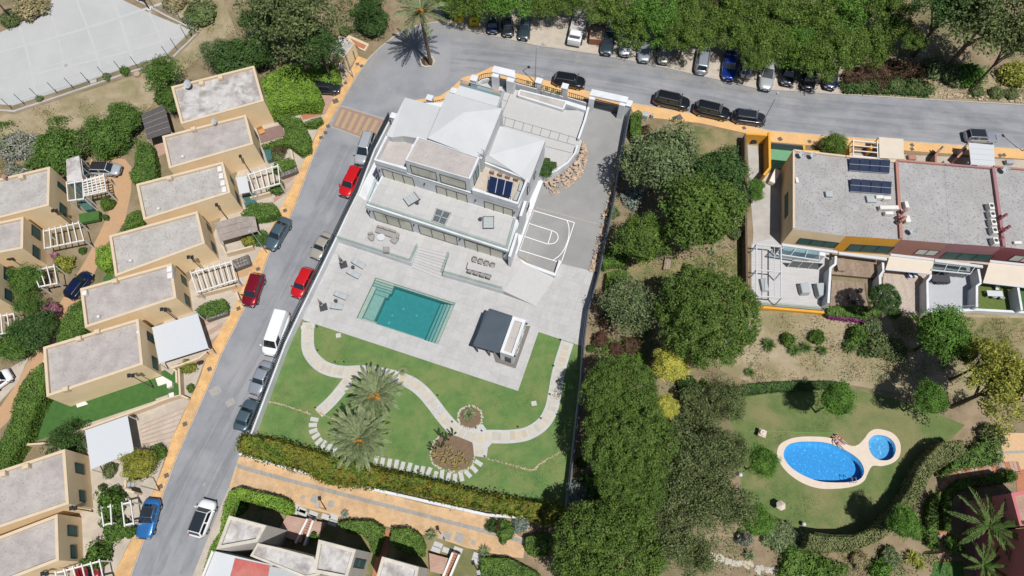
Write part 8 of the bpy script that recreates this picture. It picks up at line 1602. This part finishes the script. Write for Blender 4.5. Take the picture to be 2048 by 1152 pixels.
    for s in (-1, 1):
        a, b, c, d = (X[3], s*wb, z0), (X[0], s*wb, z0), (X[1], s*wr, z1), (X[2], s*wr, z1); A = [Vector(p) for p in (a, b, c, d)]; mid0, mid1 = A[0].lerp(A[1], .52), A[3].lerp(A[2], .52)
        if kind != 'van': rsub.append(pane('side_window', [A[0], mid0, mid1, A[3]], inset=(.07, .14)))
        rsub.append(pane('side_window', [mid0 if kind != 'van' else A[0].lerp(A[1], .74), A[1], A[2], mid1 if kind != 'van' else A[3].lerp(A[2], .74)], inset=(.07, .14)))
        q = MB(); q.box(L*ws-.12, s*(W/2+.08), bz+.03, .14, .24, .14); rsub.append(('mirror', bev(q.mesh('mirror', m_base), .03)))
    kit.append(('cabin', cm, rsub))
    if kind in ('suv', 'wagon', 'mpv'):
        for s in (-1, 1): kit.append(('roof_rail', MB().bar((L*rr+.1, s*(wr-.06), z1+.03), (L*rf-.1, s*(wr-.06), z1+.03), .05, .05).mesh('roof_rail', m_rim)))
    for fx_ in (.31, -.30):
        for s in (-1, 1):
            y = s*(W/2-.11); w1 = MB().tube((L*fx_, y-.12, .33), (L*fx_, y+.12, .33), .335, n=16).mesh('wheel', m_tyre); rm = MB().tube((L*fx_, y-.125, .33), (L*fx_, y+.125, .33), .21, n=12).mesh('rim', m_rim); kit.append(('wheel', w1, [('rim', rm)]))
    CK[kind] = kit; return kit
def car(kind, rear, front, col, label, roof=None, group=None, name='parked_car', cat='car', z=.0, sc_=1.0):
    A_ = G(*rear, .6); B_ = G(*front, .6); d = B_-A_; c = (A_+B_)/2; kit = car_kit(kind); L = SH[kind][0]; s = d.length/L
    r = place(kit, name, label, cat, (c.x, c.y, z), math.atan2(d.y, d.x), group, {'paint': PT_[col]}, (s, min(max(s, 1.04), 1.1), min(max(s, .95), 1.08)))
    if roof:
        _, _, Hh, _, _, ws, rf, rr, _, _ = SH[kind]; W = SH[kind][1]; m = MB().box(L*(rf+rr)/2, 0, Hh+.012, L*(rf-rr)*.97, W*.64, .025).mesh('roof_panel', roof); o = bpy.data.objects.new('roof_panel', m); COL.objects.link(o); o.parent = r
    return r
KL = 'cars parked along the left street'; KU = 'cars parked on the upper road'; KN = 'cars parked under the street trees'
car('mpv', (741, 266), (720, 329), 'silver', 'silver people carrier parked just below the brown crossing', group=KL)
car('hatch', (717, 334), (687, 393), 'red', 'bright red hatchback parked behind the silver people carrier', group=KL)
car('sedan', (658, 467), (628, 517), 'beige', 'champagne beige saloon parked by the villa wall', group=KL)
car('hatch', (621, 537), (591, 595), 'red', 'bright red car parked between the beige saloon and the white van', group=KL)
car('van', (569, 626), (539, 712), 'white', 'white panel van parked against the villa wall', group=KL, name='parked_van', cat='van')
car('sedan', (537, 724), (507, 789), 'lgrey', 'silver-blue saloon parked in front of the white van', group=KL, roof=None)
car('sedan', (478, 862), (507, 799), 'bluegrey', 'teal-grey saloon parked last at the end of the villa wall', group=KL)
car('sedan', (575, 438), (538, 499), 'bluegrey', 'blue-grey saloon parked on the left pavement by the reed canopy', group=KL, z=.06)
car('hatch', (519, 548), (496, 613), 'dkred', 'dark red hatchback parked on the left pavement', group=KL, z=.06)
car('coupe', (308, 997), (286, 1078), 'blue', 'bright blue car with black roof parked at the lower left pavement', roof=m_darkgl, group=KL, z=.06)
car('suv', (391, 1074), (420, 1000), 'white', 'white crossover with black glass roof driving on the left street', roof=m_darkgl, name='car')
car('suv', (627, 174), (680, 177), 'dgrey', 'dark grey car in the short drive beside the utility building hedge')
car('hatch', (181, 338), (242, 340), 'silver', 'silver car with black fabric roof beside the white-topped garage', roof=m_black)
car('hatch', (137, 597), (178, 545), 'navy', 'navy blue car standing across the narrow alley')
car('hatch', (-22, 775), (22, 745), 'white', 'white car cut by the left picture edge')
car('hatch', (150, 1150), (204, 1140), 'dkred', 'red car under the cream pergola at the lower left corner')
car('suv', (1106, 158), (1170, 168), 'black', 'black car parked right behind the villa front pillars', group=KU); car('suv', (1307, 196), (1379, 211), 'black', 'first black car from the left on the upper road pavement', group=KU)
car('suv', (1387, 215), (1459, 231), 'black', 'middle black car of the three on the upper road pavement', group=KU); car('suv', (1464, 232), (1531, 241), 'dgrey', 'graphite car next to the pale street lamp on the upper road', group=KU)
car('wagon', (1929, 272), (1992, 275), 'lgrey', 'light grey estate car with dark roof behind the ribbed awning', roof=m_darkgl, group=KU)
for rear, front, kd, cl_, lb in (((985, 35), (985, 66), 'hatch', 'navy', 'dark blue car deep in the shade right of the yellow bins'), ((1014, 36), (1016, 72), 'hatch', 'dgrey', 'graphite car in the shade left of the dark saloon'), ((1052, 30), (1046, 79), 'sedan', 'tealgrey', 'dark saloon at the edge of the tree shade left of the truck'),
    ((1219, 56), (1212, 109), 'sedan', 'tealgrey', 'dark blue-grey saloon right of the rusty skip'), ((1254, 66), (1249, 112), 'hatch', 'silver', 'silver hatchback right of the dark blue-grey saloon'), ((1291, 78), (1287, 124), 'hatch', 'lgrey', 'light grey car half under the leaves'), ((1330, 84), (1326, 127), 'hatch', 'beige', 'beige car half under the leaves'), ((1401, 148), (1409, 95), 'suv', 'lgrey', 'silver hatchback with black rear windows toward the road'), ((1462, 102), (1456, 160), 'sedan', 'royal', 'royal blue car between two silver vehicles'), ((1490, 154), (1492, 112), 'hatch', 'silver', 'small silver car right of the royal blue one'),
    ((1540, 98), (1530, 180), 'mpv', 'silver', 'large silver van-like car right of the small silver one'), ((1578, 120), (1573, 170), 'hatch', 'dgrey', 'graphite car in deep shade below the street trees'), ((1620, 128), (1615, 180), 'hatch', 'black', 'black car under the leaning branch'), ((1664, 130), (1659, 178), 'hatch', 'navy', 'navy car at the right end of the parking row')):
    car(kd, rear, front, cl_, lb, group=KN)
# flat-bed truck
A_, B_ = G(1164, 24, .8), G(1147, 89, .8); d = B_-A_; L = d.length; c = (A_+B_)/2; r = empty('truck', (c.x, c.y, 0), 'white pickup truck with open grey load bed under the street trees', 'truck', KN, math.atan2(d.y, d.x))
def tp_(nm, fn, mt_, b=0):
    m = MB(); fn(m); me = m.mesh(nm, mt_); (bev(me, b) if b else None); o = bpy.data.objects.new(nm, me); COL.objects.link(o); o.parent = r; return o
tp_('cab', lambda m: (m.box(L*.36, 0, 1.0, L*.26, 1.95, 1.1), m.box(L*.33, 0, 1.75, L*.17, 1.8, .7, 0, .9)), PT_['white'], .08); tp_('windscreen', lambda m: m.bar((L*.43, -.75, 1.75), (L*.43, .75, 1.75), .05, .55), m_cgl); tp_('load_bed', lambda m: m.box(-L*.13, 0, 1.0, L*.7, 2.0, .12), m_gravelP)
tp_('bed_wall', lambda m: (m.box(-L*.13, 1.02, 1.25, L*.7, .06, .45), m.box(-L*.13, -1.02, 1.25, L*.7, .06, .45), m.box(-L*.48, 0, 1.25, .06, 2.0, .45), m.box(L*.22, 0, 1.45, .06, 2.0, .85)), m_whitem); tp_('rack', lambda m: (m.bar((-L*.47, -1, 1.5), (-L*.47, -1, 2.1), .06, .06), m.bar((-L*.47, 1, 1.5), (-L*.47, 1, 2.1), .06, .06), m.bar((-L*.47, -1, 2.1), (-L*.47, 1, 2.1), .06, .06)), m_grey)
for x in (L*.34, -L*.3):
    for s in (-1, 1): tp_('wheel', lambda m: m.tube((x, s*.98-.13, .38), (x, s*.98+.13, .38), .38, n=14), m_tyre)
# rusty skip, recycling containers
r = empty('skip', G(1192, 66), 'rusty red skip full of rubble beside the white truck', 'skip'); q = [G(1183, 46, 1.1), G(1210, 48, 1.1), G(1205, 80, 1.1), G(1179, 78, 1.1)]; m = MB(); m_rust = mat('rusty_skip_paint', (.26, .08, .045), (.20, .10, .06), scale=3, rough=.8)
for i in range(4): m.bar(q[i]-Vector((0, 0, .5)), q[(i+1) % 4]-Vector((0, 0, .5)), .1, 1.0)
m.obj('side', m_rust, r); MB().prism([tuple(p)[:2] for p in q], .7, .05).obj('load', m_stone, r)
for x, y, lb, cm_ in ((919, 38, 'left yellow recycling container at the edge of the tree shade', 'y'), (949, 47, 'right yellow recycling container at the edge of the tree shade', 'y'), (893, 33, 'dark green waste container half hidden beside the yellow ones', 'g')):
    p = G(x, y, 0); mt_ = mat('container_'+str(x), (.50, .42, .015) if cm_ == 'y' else (.02, .06, .035), None, rough=.5); r = empty('recycling_container', p, lb, 'container'); bev(MB().box(p.x, p.y, .75, 1.5, 1.3, 1.4, 0, .9).obj('body', mt_, r).data, .1); bev(MB().box(p.x, p.y, 1.55, 1.3, 1.1, .3, 0, .7).obj('lid', mt_, r).data, .06); MB().box(p.x, p.y-.66, 1.1, .6, .08, .22).obj('opening', m_black, r)
# ================================================================== PEOPLE by the blue pool
SKIN = mat('skin', (.48, .34, .27), (.44, .31, .25), scale=6, rough=.6); CLOTH = {'red': mat('red_swimwear', (.45, .02, .03), rough=.8), 'dark': mat('dark_swimwear', (.03, .03, .05), rough=.8)}; HAIR = mat('dark_hair', (.05, .03, .02), rough=.8)
def person(px, py, rz, label, cloth, hairc=HAIR, z=.06):
    """figure lying on its back, knees bent; one continuous skin-modifier body"""
    J = {'pel': (0, 0, .14, .13), 'wai': (.16, 0, .14, .105), 'che': (.36, 0, .16, .135), 'nec': (.53, 0, .17, .06), 'chn': (.60, 0, .19, .075), 'hea': (.70, 0, .19, .10), 'shl': (.46, .17, .15, .065), 'ell': (.28, .36, .10, .045), 'hal': (.10, .40, .07, .035), 'shr': (.46, -.17, .15, .065), 'elr': (.62, -.38, .10, .045), 'har': (.80, -.22, .08, .035),
         'hil': (-.04, .09, .13, .095), 'knl': (-.36, .14, .38, .06), 'anl': (-.66, .15, .07, .042), 'tol': (-.80, .17, .06, .035), 'hir': (-.04, -.09, .13, .095), 'knr': (-.46, -.12, .13, .06), 'anr': (-.86, -.14, .07, .042), 'tor': (-.92, -.15, .18, .03)}
    names = list(J); E_ = [('pel', 'wai'), ('wai', 'che'), ('che', 'nec'), ('nec', 'chn'), ('chn', 'hea'), ('che', 'shl'), ('shl', 'ell'), ('ell', 'hal'), ('che', 'shr'), ('shr', 'elr'), ('elr', 'har'), ('pel', 'hil'), ('hil', 'knl'), ('knl', 'anl'), ('anl', 'tol'), ('pel', 'hir'), ('hir', 'knr'), ('knr', 'anr'), ('anr', 'tor')]
    me = bpy.data.meshes.new('body'); me.from_pydata([J[k][:3] for k in names], [(names.index(a), names.index(b)) for a, b in E_], []); me.materials.append(SKIN); c = G(px, py, z); r = empty('person', c, label, 'person', None, rz); o = bpy.data.objects.new('body', me); COL.objects.link(o); o.parent = r
    sm = o.modifiers.new('skin', 'SKIN'); sm.use_smooth_shade = True
    for i, k in enumerate(names): me.skin_vertices[0].data[i].radius = (J[k][3], J[k][3]*.85); me.skin_vertices[0].data[i].use_root = (i == 0)
    ss_ = o.modifiers.new('sub', 'SUBSURF'); ss_.levels = 2; ss_.render_levels = 2
    def chain(nm, pts, rad, mt_):
        m = MB()
        for a, b in zip(pts[:-1], pts[1:]): m.tube(a, b, rad, rad*.8, 6)
        me2 = m.mesh(nm, mt_); q = bpy.data.objects.new(nm, me2); COL.objects.link(q); q.parent = r
    for hx, hy, hz_, dx, dy in ((.10, .40, .07, -.9, .2), (.80, -.22, .08, .7, .6)):
        for k in range(4): a = Vector((hx+dx*.03, hy+dy*.03+(k-1.5)*.022, hz_)); chain('finger', [a, a+Vector((dx, dy, 0)).normalized()*(.05+.01*(k in (1, 2))), a+Vector((dx, dy, 0)).normalized()*(.085+.012*(k in (1, 2)))+Vector((0, 0, -.012))], .010, SKIN)
        a = Vector((hx, hy+.03, hz_)); chain('thumb', [a, a+Vector((dx*.02, .05, 0)), a+Vector((dx*.06, .06, 0))], .011, SKIN)
    MB().tube((-.12, 0, .14), (.06, 0, .14), .16, .145, 12)
    for nm, a, b, ra_, rb2 in (('shorts', (-.12, 0, .14), (.06, 0, .14), .175, .15), ('top', (.30, 0, .155), (.42, 0, .165), .15, .155)):
        m = MB().tube(a, b, ra_, rb2, 14); q = bpy.data.objects.new(nm, m.mesh(nm, CLOTH[cloth])); COL.objects.link(q); q.parent = r; q.scale = (1, 1.0, .9)
    bm = bmesh.new(); bmesh.ops.create_uvsphere(bm, u_segments=12, v_segments=8, radius=.112); me3 = bpy.data.meshes.new('hair'); bm.to_mesh(me3); bm.free(); me3.materials.append(hairc); q = bpy.data.objects.new('hair', me3); COL.objects.link(q); q.parent = r; q.location = (.735, 0, .165)
    for nm, p, s in (('nose', (.70, 0, .295), .014), ('eye', (.725, .035, .28), .010), ('eye', (.725, -.035, .28), .010), ('mouth', (.655, 0, .275), .012)):
        q = bpy.data.objects.new(nm, MB().box(0, 0, 0, s, s*1.5, s).mesh(nm, SKIN if nm == 'nose' else HAIR)); COL.objects.link(q); q.parent = r; q.location = p
person(1680, 879, 2.4, 'person in red swimwear lying on a towel at the pool rim', 'red'); person(1673, 886, 2.2, 'person in dark swimwear lying nearest the egg-shaped pool water', 'dark')
tag(slab('towel', [(1672, 873), (1680, 876), (1688, 889), (1680, 891)], .05, .032, mat('pink_towel', (.48, .33, .33), (.42, .28, .29), scale=4)), 'pink towel under the two sunbathers', 'towel')
